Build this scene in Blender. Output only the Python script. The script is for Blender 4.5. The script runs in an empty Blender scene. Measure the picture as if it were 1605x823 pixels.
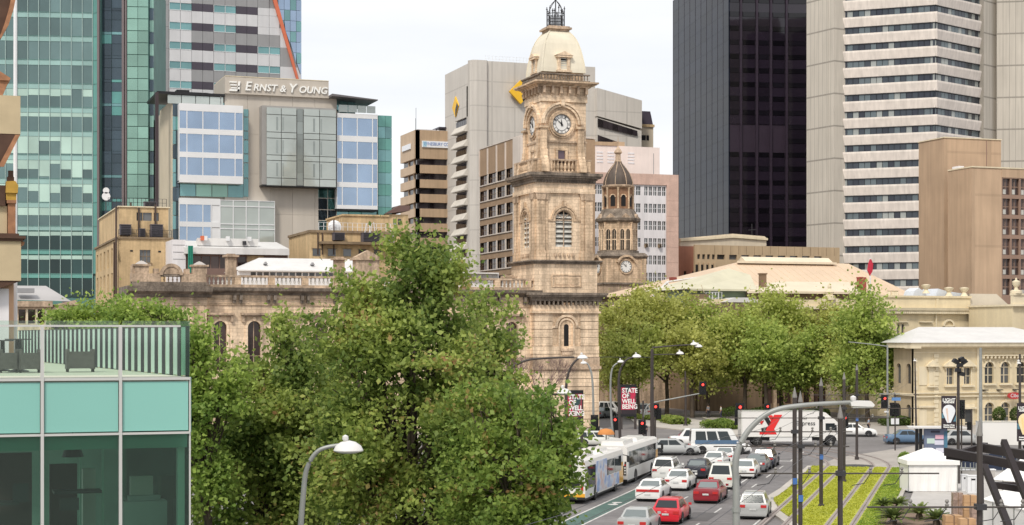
import bpy, math, random
import numpy as np
from mathutils import Vector, Matrix
rnd = random.Random(11)
R = math.radians
sc = bpy.context.scene
COL = sc.collection
# ---------------------------------------------------------------- camera, sky, sun, exposure
F, CX, HY, H, YAW = 2650.0, 802.5, 527.0, 10.9, R(19.28)      # focal length and horizon in photo pixels, eye height
cam = bpy.data.cameras.new('camera'); camo = bpy.data.objects.new('camera', cam); COL.objects.link(camo)
camo.location = (0, 0, H); camo.rotation_euler = (R(90), 0, -YAW)
cam.sensor_width = 36; cam.lens = 36 * F / 1605; cam.shift_y = (HY - 411.5) / 1605
cam.clip_start = 1; cam.clip_end = 9000; sc.camera = camo
sc.view_settings.view_transform = 'Standard'; sc.view_settings.look = 'None'
sc.view_settings.exposure = 0.84; sc.view_settings.gamma = 1
SUN_EL, SUN_AZ = 48, 222            # azimuth clockwise from +Y, degrees
world = bpy.data.worlds.new('World'); sc.world = world; world.use_nodes = True
nt = world.node_tree; N = nt.nodes; Lk = nt.links; N.clear()
sky = N.new('ShaderNodeTexSky'); sky.sky_type = 'NISHITA'; sky.sun_disc = False
sky.sun_elevation = R(SUN_EL); sky.sun_rotation = R(SUN_AZ)
b1 = N.new('ShaderNodeBackground'); b1.inputs[1].default_value = 0.12; Lk.new(sky.outputs[0], b1.inputs[0])
tc = N.new('ShaderNodeTexCoord'); mp = N.new('ShaderNodeMapping'); mp.inputs['Scale'].default_value = (1, 1, 5)
Lk.new(tc.outputs['Generated'], mp.inputs[0])
nz = N.new('ShaderNodeTexNoise'); nz.inputs['Scale'].default_value = 4.0; nz.inputs['Detail'].default_value = 6; Lk.new(mp.outputs[0], nz.inputs[0])
cr = N.new('ShaderNodeValToRGB'); Lk.new(nz.outputs[0], cr.inputs[0])
cr.color_ramp.elements[0].position = .3; cr.color_ramp.elements[0].color = (.84, .855, .885, 1)
cr.color_ramp.elements[1].position = .7; cr.color_ramp.elements[1].color = (1, .985, .965, 1)
b2 = N.new('ShaderNodeBackground'); b2.inputs[1].default_value = 0.61; Lk.new(cr.outputs[0], b2.inputs[0])
mx = N.new('ShaderNodeMixShader'); mx.inputs[0].default_value = .93
Lk.new(b1.outputs[0], mx.inputs[1]); Lk.new(b2.outputs[0], mx.inputs[2])
wo = N.new('ShaderNodeOutputWorld'); Lk.new(mx.outputs[0], wo.inputs[0])
sl = bpy.data.lights.new('sun', 'SUN'); sl.energy = 1.5; sl.angle = R(11); sl.color = (1, .93, .82)
so = bpy.data.objects.new('sun', sl); COL.objects.link(so)
sd = Vector((math.sin(R(SUN_AZ)) * math.cos(R(SUN_EL)), math.cos(R(SUN_AZ)) * math.cos(R(SUN_EL)), math.sin(R(SUN_EL))))
so.rotation_euler = sd.to_track_quat('Z', 'Y').to_euler(); so.location = sd * 300
try:
    sc.cycles.max_bounces = 6; sc.cycles.transparent_max_bounces = 10; sc.cycles.volume_bounces = 0
except Exception: pass

# ---------------------------------------------------------------- projection helpers
FW = Vector((math.sin(YAW), math.cos(YAW))); RT = Vector((math.cos(YAW), -math.sin(YAW)))
def ray(px): return FW + RT * ((px - CX) / F)
def wp(px, d): return ray(px) * d
def G(px, py): return wp(px, F * H / (py - HY))                 # ground point
def gd(py): return F * H / (py - HY)
def zat(py, d): return H + (HY - py) / F * d
def P3(px, py, d):
    p = wp(px, d); return Vector((p.x, p.y, zat(py, d)))
class Fr:                                                        # a vertical plane: u right, w into the building, z up
    def __init__(s, P, ang):
        s.P = Vector(P); s.ang = ang; a = -R(ang)
        s.u = Vector((math.cos(a), math.sin(a))); s.w = Vector((-math.sin(a), math.cos(a)))
        s.M = Matrix.Translation((s.P.x, s.P.y, 0)) @ Matrix.Rotation(a, 4, 'Z')
    def U(s, px, w=0):
        r = ray(px); Q = s.P + s.w * w
        det = s.u.x * (-r.y) + s.u.y * r.x
        return ((-Q.x) * (-r.y) + (-Q.y) * r.x) / det if abs(det) > 1e-9 else 0
    def W(s, px, u):
        r = ray(px); Q = s.P + s.u * u
        det = s.w.x * (-r.y) + s.w.y * r.x
        return ((-Q.x) * (-r.y) + (-Q.y) * r.x) / det
    def D(s, u, w=0): return (s.P + s.u * u + s.w * w).dot(FW)
    def Z(s, py, u=0, w=0): return zat(py, s.D(u, w))
    def Zp(s, px, py, w=0): return zat(py, s.D(s.U(px, w), w))
    def side(s, u, depth): return Fr(s.P + s.u * u + s.w * depth, s.ang + 90)    # left face, u runs far -> near
    def off(s, u, w=0): return Fr(s.P + s.u * u + s.w * w, s.ang)
def fr(px, d, ang=0): return Fr(wp(px, d), ang)
def fr2(pa, da, pb, db):
    A, B = wp(pa, da), wp(pb, db); v = B - A
    f = Fr(A, -math.degrees(math.atan2(v.y, v.x))); f.len = v.length; return f

# ---------------------------------------------------------------- mesh builder
class MB:
    def __init__(s): s.v = []; s.f = []; s.m = []; s.k = 0
    def face(s, pts):
        b = len(s.v); s.v += [tuple(p) for p in pts]; s.f.append(tuple(range(b, b + len(pts)))); s.m.append(s.k); return s
    def box(s, x0, x1, y0, y1, z0, z1):
        b = len(s.v)
        s.v += [(x0,y0,z0),(x1,y0,z0),(x1,y1,z0),(x0,y1,z0),(x0,y0,z1),(x1,y0,z1),(x1,y1,z1),(x0,y1,z1)]
        for q in ((0,3,2,1),(4,5,6,7),(0,1,5,4),(1,2,6,5),(2,3,7,6),(3,0,4,7)):
            s.f.append(tuple(b + i for i in q)); s.m.append(s.k)
        return s
    def prism(s, pts, y0, y1):                                   # polygon in x,z (counter-clockwise seen from -y) pushed along y
        n = len(pts); b = len(s.v)
        s.v += [(x, y0, z) for x, z in pts] + [(x, y1, z) for x, z in pts]
        s.f.append(tuple(range(b, b + n))); s.m.append(s.k)
        s.f.append(tuple(reversed(range(b + n, b + 2 * n)))); s.m.append(s.k)
        for i in range(n):
            j = (i + 1) % n; s.f.append((b + j, b + i, b + n + i, b + n + j)); s.m.append(s.k)
        return s
    def prismx(s, pts, x0, x1):                                  # polygon in y,z pushed along x
        n = len(pts); b = len(s.v)
        s.v += [(x0, y, z) for y, z in pts] + [(x1, y, z) for y, z in pts]
        s.f.append(tuple(reversed(range(b, b + n)))); s.m.append(s.k)
        s.f.append(tuple(range(b + n, b + 2 * n))); s.m.append(s.k)
        for i in range(n):
            j = (i + 1) % n; s.f.append((b + i, b + j, b + n + j, b + n + i)); s.m.append(s.k)
        return s
    def slab(s, pts, z0, z1):                                    # polygon in x,y pushed along z
        n = len(pts); b = len(s.v)
        s.v += [(x, y, z0) for x, y in pts] + [(x, y, z1) for x, y in pts]
        s.f.append(tuple(reversed(range(b, b + n)))); s.m.append(s.k)
        s.f.append(tuple(range(b + n, b + 2 * n))); s.m.append(s.k)
        for i in range(n):
            j = (i + 1) % n; s.f.append((b + i, b + j, b + n + j, b + n + i)); s.m.append(s.k)
        return s
    def lathe(s, prof, n=16, c=(0,0,0), a0=0, sq=False, oy=1.0):
        b = len(s.v); kk = math.cos(math.pi / n) if sq else 1
        for r, z in prof:
            for i in range(n):
                a = a0 + 2 * math.pi * i / n
                s.v.append((c[0] + r / kk * math.cos(a), c[1] + r / kk * math.sin(a) * oy, c[2] + z))
        for j in range(len(prof) - 1):
            for i in range(n):
                i2 = (i + 1) % n
                s.f.append((b + j*n + i, b + j*n + i2, b + (j+1)*n + i2, b + (j+1)*n + i)); s.m.append(s.k)
        if prof[0][0] > 1e-4: s.f.append(tuple(b + i for i in reversed(range(n)))); s.m.append(s.k)
        if prof[-1][0] > 1e-4: s.f.append(tuple(b + (len(prof)-1)*n + i for i in range(n))); s.m.append(s.k)
        return s
    def tube(s, pts, r, n=6, r1=None):
        pts = [Vector(p) for p in pts]; rings = []; m = len(pts)
        for i, p in enumerate(pts):
            t = (pts[min(i+1, m-1)] - pts[max(i-1, 0)])
            if t.length < 1e-6: t = Vector((0,0,1))
            t.normalize(); a = Vector((0,0,1)) if abs(t.z) < .9 else Vector((1,0,0))
            x = t.cross(a).normalized(); y = t.cross(x)
            rr = r if r1 is None else r + (r1 - r) * i / max(1, m-1)
            b = len(s.v)
            for k in range(n):
                an = 2 * math.pi * k / n; q = p + x * (rr * math.cos(an)) + y * (rr * math.sin(an)); s.v.append(tuple(q))
            rings.append(b)
        for i in range(m - 1):
            for k in range(n):
                k2 = (k + 1) % n
                s.f.append((rings[i]+k, rings[i+1]+k, rings[i+1]+k2, rings[i]+k2)); s.m.append(s.k)
        s.f.append(tuple(rings[0] + k for k in range(n))); s.m.append(s.k)
        s.f.append(tuple(rings[-1] + k for k in reversed(range(n)))); s.m.append(s.k)
        return s
    def archwall(s, u0, u1, z0, z1, cu, hw, zs, zp, w, dep, n=10):   # wall piece with a round-headed opening and reveals
        def q(a, b, c, d): s.face([(a[0], w, a[1]), (b[0], w, b[1]), (c[0], w, c[1]), (d[0], w, d[1])])
        l, r = cu - hw, cu + hw
        if zs > z0: q((l, z0), (r, z0), (r, zs), (l, zs))
        q((u0, z0), (l, z0), (l, zp), (u0, zp)); q((r, z0), (u1, z0), (u1, zp), (r, zp))
        arc = [(cu - hw * math.cos(math.pi * i / n), zp + hw * math.sin(math.pi * i / n)) for i in range(n + 1)]
        top = [(u0 + (u1 - u0) * i / n, z1) for i in range(n + 1)]
        q((u0, zp), (l, zp), (u0, z1), (u0, z1))
        s.f.pop(); s.m.pop(); s.v = s.v[:-4]
        s.face([(u0, w, zp), (l, w, zp), (u0, w, z1)]); s.face([(r, w, zp), (u1, w, zp), (u1, w, z1)])
        for i in range(n):
            q(arc[i], arc[i+1], top[i+1], top[i])
        edge = [(l, zs)] + arc + [(r, zs)]
        for i in range(len(edge) - 1):
            a, b = edge[i], edge[i+1]; s.face([(b[0], w, b[1]), (a[0], w, a[1]), (a[0], w + dep, a[1]), (b[0], w + dep, b[1])])
        s.face([(l, w, zs), (r, w, zs), (r, w + dep, zs), (l, w + dep, zs)])
        return s
    def mesh(s, name, mats, smooth=False):
        me = bpy.data.meshes.new(name); me.from_pydata(s.v, [], s.f)
        if not isinstance(mats, (list, tuple)): mats = [mats]
        for m in mats: me.materials.append(m)
        if len(mats) > 1: me.polygons.foreach_set('material_index', s.m)
        if smooth:
            me.polygons.foreach_set('use_smooth', [True] * len(s.f)); me.validate(); me.set_sharp_from_angle(angle=R(smooth if smooth is not True else 40))
        me.update(); return me
I4 = Matrix.Identity(4); WM = {}
def ob(name, me, parent=None, M=None, label=None, kind=None):
    o = bpy.data.objects.new(name, me); COL.objects.link(o)
    if parent is not None:
        pm = WM[parent.name]; M = pm if M is None else M
        o.parent = parent; o.matrix_basis = pm.inverted() @ M
    else:
        M = I4 if M is None else M; o.matrix_basis = M
    WM[o.name] = M
    if label: o['label'] = label
    if kind: o['kind'] = kind
    return o
def thing(name, label, cat, M=None, group=None, me=None):
    o = ob(name, me, None, M); o['label'] = label; o['category'] = cat
    if group: o['group'] = group
    return o
def setting(name, me, M=None): o = ob(name, me, None, M); o['kind'] = 'structure'; return o
BC = {}
def pc(name, mat, parent, f, u0, u1, w0, w1, z0, z1, label=None):   # one box piece; alike pieces share a mesh
    k = (name, mat.name, round(u1-u0, 2), round(w1-w0, 2), round(z1-z0, 2))
    if k not in BC: BC[k] = MB().box(0, u1-u0, 0, w1-w0, 0, z1-z0).mesh(name, mat)
    M = (f.M if isinstance(f, Fr) else (f if f is not None else WM[parent.name])) @ Matrix.Translation((u0, w0, z0))
    return ob(name, BC[k], parent, M, label)
def part(name, mb, mat, parent, f=None, smooth=False, label=None, kind=None):
    M = f.M if isinstance(f, Fr) else f
    return ob(name, mb.mesh(name, mat, smooth), parent, M, label, kind)
def dup(root, M, label=None):
    r = root.copy(); COL.objects.link(r); r.matrix_basis = M; WM[r.name] = M
    if label: r['label'] = label
    def kids(a, b):
        for c in a.children:
            d = c.copy(); COL.objects.link(d); d.parent = b; kids(c, d)
    kids(root, r); return r
def text(name, body, size, mat, parent, M, depth=.02, shear=0, align='CENTER', bold=0, xs=1.0, label=None):
    cu = bpy.data.curves.new(name, 'FONT'); cu.body = body; cu.size = size; cu.extrude = depth; cu.shear = shear
    cu.align_x = align; cu.align_y = 'CENTER'; cu.offset = bold; cu.resolution_u = 3
    t = bpy.data.objects.new('tmp', cu); COL.objects.link(t)
    dg = bpy.context.evaluated_depsgraph_get(); dg.update()
    me = bpy.data.meshes.new_from_object(t.evaluated_get(dg)); bpy.data.objects.remove(t)
    me.name = name; me.materials.clear(); me.materials.append(mat)
    for v in me.vertices: v.co.x *= xs
    return ob(name, me, parent, M @ Matrix.Rotation(R(90), 4, 'X'), label)

# ---------------------------------------------------------------- materials
MT = {}
def mat(name, col, rough=.75, metal=0, brick=None, var=.12, scale=.35, stain=0, rand=0, bump=0, bscale=8, spec=.4, alt=None, altr=.5, emit=0, detail=4, coat=0, fine=0):
    m = bpy.data.materials.new(name); m.use_nodes = True; t = m.node_tree; n = t.nodes; l = t.links
    p = n['Principled BSDF']; p.inputs['Roughness'].default_value = rough; p.inputs['Metallic'].default_value = metal
    p.inputs['Specular IOR Level'].default_value = spec; p.inputs['Coat Weight'].default_value = coat
    g = n.new('ShaderNodeNewGeometry'); c = n.new('ShaderNodeRGB'); c.outputs[0].default_value = (*col, 1); cur = c.outputs[0]
    def mul(fac, lo, hi):
        nonlocal cur
        mr = n.new('ShaderNodeMapRange'); mr.inputs[1].default_value = .3; mr.inputs[2].default_value = .7
        mr.inputs[3].default_value = lo; mr.inputs[4].default_value = hi; l.new(fac, mr.inputs[0])
        h = n.new('ShaderNodeMix'); h.data_type = 'RGBA'; h.blend_type = 'MULTIPLY'; h.inputs[0].default_value = 1
        l.new(cur, h.inputs[6]); l.new(mr.outputs[0], h.inputs[7]); cur = h.outputs[2]
    if alt:
        oi = n.new('ShaderNodeObjectInfo'); cmpn = n.new('ShaderNodeMath'); cmpn.operation = 'GREATER_THAN'; cmpn.inputs[1].default_value = 1 - altr
        l.new(oi.outputs['Random'], cmpn.inputs[0]); h = n.new('ShaderNodeMix'); h.data_type = 'RGBA'
        l.new(cmpn.outputs[0], h.inputs[0]); l.new(cur, h.inputs[6]); h.inputs[7].default_value = (*alt, 1); cur = h.outputs[2]
    if var:
        x = n.new('ShaderNodeTexNoise'); x.inputs['Scale'].default_value = scale; x.inputs['Detail'].default_value = detail
        l.new(g.outputs['Position'], x.inputs['Vector']); mul(x.outputs[0], 1 - var, 1 + var)
    if fine:
        x = n.new('ShaderNodeTexNoise'); x.inputs['Scale'].default_value = scale * 9; x.inputs['Detail'].default_value = 5
        l.new(g.outputs['Position'], x.inputs['Vector']); mul(x.outputs[0], 1 - fine, 1 + fine)
    if stain:
        mpn = n.new('ShaderNodeMapping'); mpn.inputs['Scale'].default_value = (1.6, 1.6, .12); l.new(g.outputs['Position'], mpn.inputs[0])
        x = n.new('ShaderNodeTexNoise'); x.inputs['Scale'].default_value = 1; x.inputs['Detail'].default_value = 5
        l.new(mpn.outputs[0], x.inputs['Vector']); mul(x.outputs[0], 1 - stain, 1 + stain * .3)
    if brick:
        sx = n.new('ShaderNodeSeparateXYZ'); l.new(g.outputs['Position'], sx.inputs[0]); ad = n.new('ShaderNodeMath'); l.new(sx.outputs[0], ad.inputs[0]); l.new(sx.outputs[1], ad.inputs[1])
        cm = n.new('ShaderNodeCombineXYZ'); l.new(ad.outputs[0], cm.inputs[0]); l.new(sx.outputs[2], cm.inputs[1]); bt = n.new('ShaderNodeTexBrick'); l.new(cm.outputs[0], bt.inputs[0])
        bt.inputs['Scale'].default_value = 1; bt.inputs['Brick Width'].default_value = brick[0]; bt.inputs['Row Height'].default_value = brick[1]; bt.inputs['Mortar Size'].default_value = .022; bt.inputs['Bias'].default_value = -.2
        bt.inputs['Color1'].default_value = (1.1, 1.08, 1.04, 1); bt.inputs['Color2'].default_value = (.80, .76, .70, 1); bt.inputs['Mortar'].default_value = (.52, .47, .42, 1)
        h = n.new('ShaderNodeMix'); h.data_type = 'RGBA'; h.blend_type = 'MULTIPLY'; h.inputs[0].default_value = .65; l.new(cur, h.inputs[6]); l.new(bt.outputs[0], h.inputs[7]); cur = h.outputs[2]
    if rand:
        oi = n.new('ShaderNodeObjectInfo'); mr = n.new('ShaderNodeMapRange'); mr.inputs[3].default_value = 1 - rand; mr.inputs[4].default_value = 1 + rand
        l.new(oi.outputs['Random'], mr.inputs[0]); h = n.new('ShaderNodeMix'); h.data_type = 'RGBA'; h.blend_type = 'MULTIPLY'; h.inputs[0].default_value = 1
        l.new(cur, h.inputs[6]); l.new(mr.outputs[0], h.inputs[7]); cur = h.outputs[2]
    l.new(cur, p.inputs['Base Color'])
    if bump:
        x = n.new('ShaderNodeTexNoise'); x.inputs['Scale'].default_value = bscale; x.inputs['Detail'].default_value = 3
        l.new(g.outputs['Position'], x.inputs['Vector']); b = n.new('ShaderNodeBump'); b.inputs['Strength'].default_value = bump; b.inputs['Distance'].default_value = .05
        l.new(x.outputs[0], b.inputs['Height']); l.new(b.outputs[0], p.inputs['Normal'])
    if emit: l.new(cur, p.inputs['Emission Color']); p.inputs['Emission Strength'].default_value = emit
    MT[name] = m; return m
def ribmat(name, col, step, depth=.5, z=3.5, **k):                                    # vertical ribs and level joints cast in concrete
    m = mat(name, col, **k); t = m.node_tree; n = t.nodes; l = t.links; p = n['Principled BSDF']
    g = n.new('ShaderNodeTexCoord'); sx = n.new('ShaderNodeSeparateXYZ'); l.new(g.outputs['Object'], sx.inputs[0])
    def line(sock, st, wd):
        a = n.new('ShaderNodeMath'); a.operation = 'DIVIDE'; l.new(sock, a.inputs[0]); a.inputs[1].default_value = st
        b = n.new('ShaderNodeMath'); b.operation = 'FRACT'; l.new(a.outputs[0], b.inputs[0])
        c = n.new('ShaderNodeMath'); c.operation = 'LESS_THAN'; l.new(b.outputs[0], c.inputs[0]); c.inputs[1].default_value = wd; return c.outputs[0]
    mxn = n.new('ShaderNodeMath'); mxn.operation = 'MAXIMUM'; l.new(line(sx.outputs[0], step, .22 if step < .5 else .07), mxn.inputs[0]); l.new(line(sx.outputs[2], z, .05), mxn.inputs[1])
    src = p.inputs['Base Color'].links[0].from_socket
    h = n.new('ShaderNodeMix'); h.data_type = 'RGBA'; h.blend_type = 'MULTIPLY'; l.new(mxn.outputs[0], h.inputs[0]); l.new(src, h.inputs[6]); h.inputs[7].default_value = (1-depth, 1-depth, 1-depth, 1)
    l.new(h.outputs[2], p.inputs['Base Color']); return m
def winglass(name, col, refl=.5, rough=.06, rand=.25, alt=None, altr=.3, warp=.15):       # coated window glass seen from outside
    m = mat(name, col, rough=rough, metal=refl, var=.10, scale=.25, rand=rand, spec=.6, alt=alt, altr=altr, bump=warp, bscale=.5)
    return m
def seeglass(name, tint, dens=.25):
    m = bpy.data.materials.new(name); m.use_nodes = True; t = m.node_tree; n = t.nodes; l = t.links; n.clear()
    o = n.new('ShaderNodeOutputMaterial'); tr = n.new('ShaderNodeBsdfTransparent'); tr.inputs[0].default_value = (*tint, 1)
    df = n.new('ShaderNodeBsdfDiffuse'); df.inputs[0].default_value = (tint[0]*.5, tint[1]*.55, tint[2]*.55, 1)
    gl = n.new('ShaderNodeBsdfGlossy'); gl.inputs['Roughness'].default_value = .03; fn = n.new('ShaderNodeFresnel'); fn.inputs[0].default_value = 1.5
    m1 = n.new('ShaderNodeMixShader'); m1.inputs[0].default_value = dens; l.new(tr.outputs[0], m1.inputs[1]); l.new(df.outputs[0], m1.inputs[2])
    m2 = n.new('ShaderNodeMixShader'); l.new(fn.outputs[0], m2.inputs[0]); l.new(m1.outputs[0], m2.inputs[1]); l.new(gl.outputs[0], m2.inputs[2]); l.new(m2.outputs[0], o.inputs[0])
    MT[name] = m; return m
def leafmat(name, c1, c2, c3=None, tr=.35):
    m = bpy.data.materials.new(name); m.use_nodes = True; t = m.node_tree; n = t.nodes; l = t.links; n.clear()
    o = n.new('ShaderNodeOutputMaterial'); g = n.new('ShaderNodeNewGeometry')
    nzn = n.new('ShaderNodeTexNoise'); nzn.inputs['Scale'].default_value = .45; nzn.inputs['Detail'].default_value = 2; l.new(g.outputs['Position'], nzn.inputs['Vector'])
    mr = n.new('ShaderNodeMapRange'); mr.inputs[1].default_value = .35; mr.inputs[2].default_value = .65; l.new(nzn.outputs[0], mr.inputs[0])
    a = n.new('ShaderNodeMath'); a.operation = 'ADD'; l.new(mr.outputs[0], a.inputs[0]); l.new(g.outputs['Random Per Island'], a.inputs[1])
    b = n.new('ShaderNodeMath'); b.operation = 'MULTIPLY'; b.inputs[1].default_value = .5; l.new(a.outputs[0], b.inputs[0])
    r = n.new('ShaderNodeValToRGB'); r.color_ramp.elements[0].color = (*c1, 1); r.color_ramp.elements[1].color = (*c2, 1)
    r.color_ramp.elements[0].position = .15; r.color_ramp.elements[1].position = .85 if not c3 else .8
    if c3: e = r.color_ramp.elements.new(.97); e.color = (*c3, 1)
    l.new(b.outputs[0], r.inputs[0])
    d = n.new('ShaderNodeBsdfPrincipled'); d.inputs['Roughness'].default_value = .55; d.inputs['Specular IOR Level'].default_value = .35; l.new(r.outputs[0], d.inputs['Base Color'])
    tl = n.new('ShaderNodeBsdfTranslucent'); l.new(r.outputs[0], tl.inputs[0])
    mxs = n.new('ShaderNodeMixShader'); mxs.inputs[0].default_value = tr; l.new(d.outputs[0], mxs.inputs[1]); l.new(tl.outputs[0], mxs.inputs[2]); l.new(mxs.outputs[0], o.inputs[0])
    MT[name] = m; return m
# ---------------------------------------------------------------- the materials
stone = mat('sandstone', (.68, .515, .365), .85, var=.28, scale=.45, stain=.48, brick=(.95, .38), fine=.18, bump=.3)
stone_l = mat('pale sandstone', (.78, .615, .455), .85, var=.22, scale=.5, stain=.38, brick=(1.05, .42), fine=.14, bump=.3)
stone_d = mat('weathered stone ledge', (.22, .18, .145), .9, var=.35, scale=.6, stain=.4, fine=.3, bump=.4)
stone_m = mat('stained sandstone', (.50, .375, .27), .9, var=.26, scale=.5, stain=.45, fine=.25, bump=.4)
white_st = mat('white painted balusters', (.62, .60, .56), .8, var=.1)
lead = mat('cream dome sheeting', (.72, .66, .53), .6, var=.05, stain=.10)
browndome = mat('brown lead dome', (.10, .075, .06), .6, var=.3, stain=.35)
iron = mat('dark iron', (.045, .045, .05), .5, metal=.3, var=.1)
dialm = mat('white clock face', (.75, .74, .72), .5, var=.04)
black = mat('black paint', (.012, .012, .014), .45, var=.1)
darkin = mat('dark opening', (.008, .0075, .008), .7, var=.2)
winpane = winglass('window glass', (.10, .105, .11), .25, rand=.5)
winwarm = winglass('brown window glass', (.07, .045, .04), .2, rand=.5)
winpurple = winglass('violet tinted window', (.12, .08, .10), .3, rand=.2)
louvre = mat('pale louvre', (.55, .54, .50), .7, var=.1, stain=.2)
tan = mat('ochre render', (.60, .44, .25), .85, var=.14, scale=.3, stain=.30, fine=.08)
tan_d = mat('dark ochre coping', (.26, .19, .12), .85, var=.25, stain=.3)
pipe_m = mat('brown drainpipe', (.07, .045, .035), .6)
whiteroof = ribmat('white metal roofing', (.78, .77, .76), 1.1, depth=.14, z=900, rough=.45, var=.06, stain=.08)
greyroof = mat('grey roof metal', (.40, .41, .42), .5, var=.1)
creamwall = mat('cream painted render', (.66, .56, .38), .8, var=.07, scale=.3, stain=.10, fine=.04)
cream2 = mat('pale cream trim', (.72, .63, .46), .8, var=.06, stain=.14)
eybeige = mat('beige cladding panel', (.50, .455, .40), .6, var=.05, scale=.15, stain=.06, rand=.03)
eycream = mat('cream side wall', (.62, .54, .42), .7, var=.06, stain=.1)
ltgrey = mat('light grey panel', (.58, .58, .60), .5, var=.04, stain=.05, rand=.03)
mdgrey = mat('mid grey panel', (.29, .29, .30), .5, var=.04, stain=.05, rand=.03)
dkpanel = mat('dark violet panel', (.065, .055, .075), .4, var=.06, rand=.1)
whitef = mat('white frame', (.70, .71, .73), .5, var=.04)
orange = mat('orange strip', (.62, .16, .08), .5, var=.05)
gr_vis = winglass('green vision glass', (.12, .19, .19), .35, rand=.30, warp=.25)
gr_spd = winglass('green spandrel glass', (.29, .45, .42), .35, rand=.10)
gr_bld = winglass('pale mint blind glass', (.43, .59, .52), .25, rand=.15)
gr_edge = winglass('teal corner glass', (.13, .33, .29), .3, rand=.08)
gr_dark = winglass('dark blue green glass', (.055, .085, .11), .35, rand=.35, alt=(.10,.27,.25), altr=.2)
gr_cell = winglass('bright green glass', (.22, .38, .32), .35, rand=.25)
gr_low = winglass('dark ground floor glass', (.02, .05, .05), .25, rand=.4)  # darker glass for the lower floors
teal = winglass('teal glass', (.17, .33, .34), .45, rand=.18)
blue = winglass('blue sky glass', (.31, .40, .53), .75, rand=.08, warp=.35)
greyglass = winglass('grey frosted glass', (.42, .46, .44), .3, rand=.07)
greyglass_d = winglass('dim frosted glass', (.27, .30, .29), .3, rand=.2)
finm = mat('brown metal fin', (.17, .14, .145), .5, var=.06)
hbrown = mat('tan brown concrete band', (.45, .325, .215), .8, var=.06, stain=.14)
hside = mat('pale tan concrete', (.55, .42, .30), .8, var=.06, stain=.10)
hwin = winglass('dark strip window', (.035, .028, .032), .2, rand=.5)
cbagrey = ribmat('ribbed grey concrete', (.58, .545, .50), 6.0, depth=.16, z=6.2, rough=.85, var=.05, scale=.1, stain=.09)
cbalt = mat('pale grey ledge', (.60, .56, .50), .8, var=.06, stain=.12)
yellow = mat('yellow sign face', (.85, .50, .03), .5, var=.03)
jbrown = mat('brown brick wall', (.38, .26, .17), .85, var=.08, stain=.1, fine=.06)
jwhite = mat('white pier', (.68, .60, .54), .7, var=.05, stain=.1)
pink = mat('pink stone', (.60, .42, .35), .8, var=.10, scale=.6, stain=.12, fine=.08)
pinkw = mat('pale pink white wall', (.78, .68, .64), .7, var=.05, stain=.08)
whitewall = mat('white wall', (.74, .72, .74), .7, var=.05, stain=.12)
dk_l = winglass('blue black mirror glass', (.010, .013, .022), .0, rand=.35, warp=.0); MT['blue black mirror glass'].node_tree.nodes['Principled BSDF'].inputs['Specular IOR Level'].default_value = .05; MT['blue black mirror glass'].node_tree.nodes['Principled BSDF'].inputs['Specular Tint'].default_value = (.45, .6, 1, 1)
dk_r = winglass('purple black glass', (.014, .010, .017), .0, rand=.3, warp=.1)
dk_f = mat('purple black cladding', (.030, .020, .033), .4, var=.1)
dk_w = winglass('black window strip', (.007, .006, .009), .2, rand=.5)
ribc = ribmat('ribbed concrete shaft', (.52, .48, .42), 1.35, depth=.42, z=7.1, rough=.85, var=.05, stain=.12, scale=.1)
bandm = mat('white concrete band', (.80, .73, .67), .8, var=.06, stain=.16)
bw = [winglass('band window one', (.045, .055, .07), .3, rand=0), winglass('band window two', (.12, .15, .165), .3, rand=0), winglass('band window three', (.30, .32, .31), .2, rand=0), winglass('band window four', (.03, .035, .05), .3, rand=0)]
tanc = ribmat('tan concrete panel', (.52, .37, .25), 9.0, depth=.12, z=8.6, rough=.85, var=.08, scale=.2, stain=.14)
tancd = mat('brown mullion', (.28, .185, .14), .8, var=.08)
salmon = mat('salmon metal roof', (.62, .475, .345), .7, var=.06, scale=.2, stain=.05)
salmon2 = mat('pale cream metal roof', (.68, .585, .45), .7, var=.06, stain=.05)
greenroof = mat('faded green cream roof', (.56, .53, .40), .7, var=.07)
redbrick = mat('red brick', (.28, .07, .055), .85, var=.15)
reddish = mat('red brown wall', (.38, .17, .11), .85, var=.1, stain=.1)
shade_st = mat('brown stone wall', (.22, .155, .10), .85, var=.15, stain=.2)  # brown stone, its colour darkened to carry the shade of the trees
asphalt = mat('asphalt', (.175, .165, .165), .85, var=.22, scale=.16, fine=.16, bump=.2, bscale=12)
asph2 = mat('older asphalt', (.18, .168, .165), .85, var=.14, scale=.2, fine=.10)
paving = mat('pale paving', (.36, .33, .30), .85, var=.10, scale=.4, fine=.08)
plaza_m = mat('plaza concrete', (.44, .42, .40), .85, var=.08, scale=.3, fine=.06)
greenlane = mat('green bicycle lane', (.075, .135, .115), .8, var=.14, scale=.5, fine=.1)
lane_w = mat('white road paint', (.55, .54, .52), .7, var=.22, scale=1.5, fine=.2)
kerb_m = mat('pale kerb stone', (.45, .42, .38), .85, var=.1)
soil = mat('brown soil', (.17, .12, .085), .95, var=.2)
rail_m = mat('steel rail', (.22, .17, .16), .4, metal=.5, var=.1)
railc = mat('concrete rail bed', (.30, .26, .24), .85, var=.12)
bark = mat('tree bark', (.10, .078, .058), .9, var=.3, scale=2)
twig_m = mat('purple brown twigs', (.16, .105, .10), .9, var=.2)
leaf_dk = leafmat('green leaves', (.13, .20, .045), (.44, .52, .13), (.48, .28, .14), tr=.48)
leaf_br = leafmat('bright spring leaves', (.16, .26, .05), (.42, .54, .12), tr=.45)
leaf_yl = leafmat('yellow green plane tree leaves', (.30, .36, .075), (.60, .65, .19), tr=.5)
leaf_y2 = leafmat('deeper green plane tree leaves', (.22, .31, .065), (.52, .61, .16), tr=.5)
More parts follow.
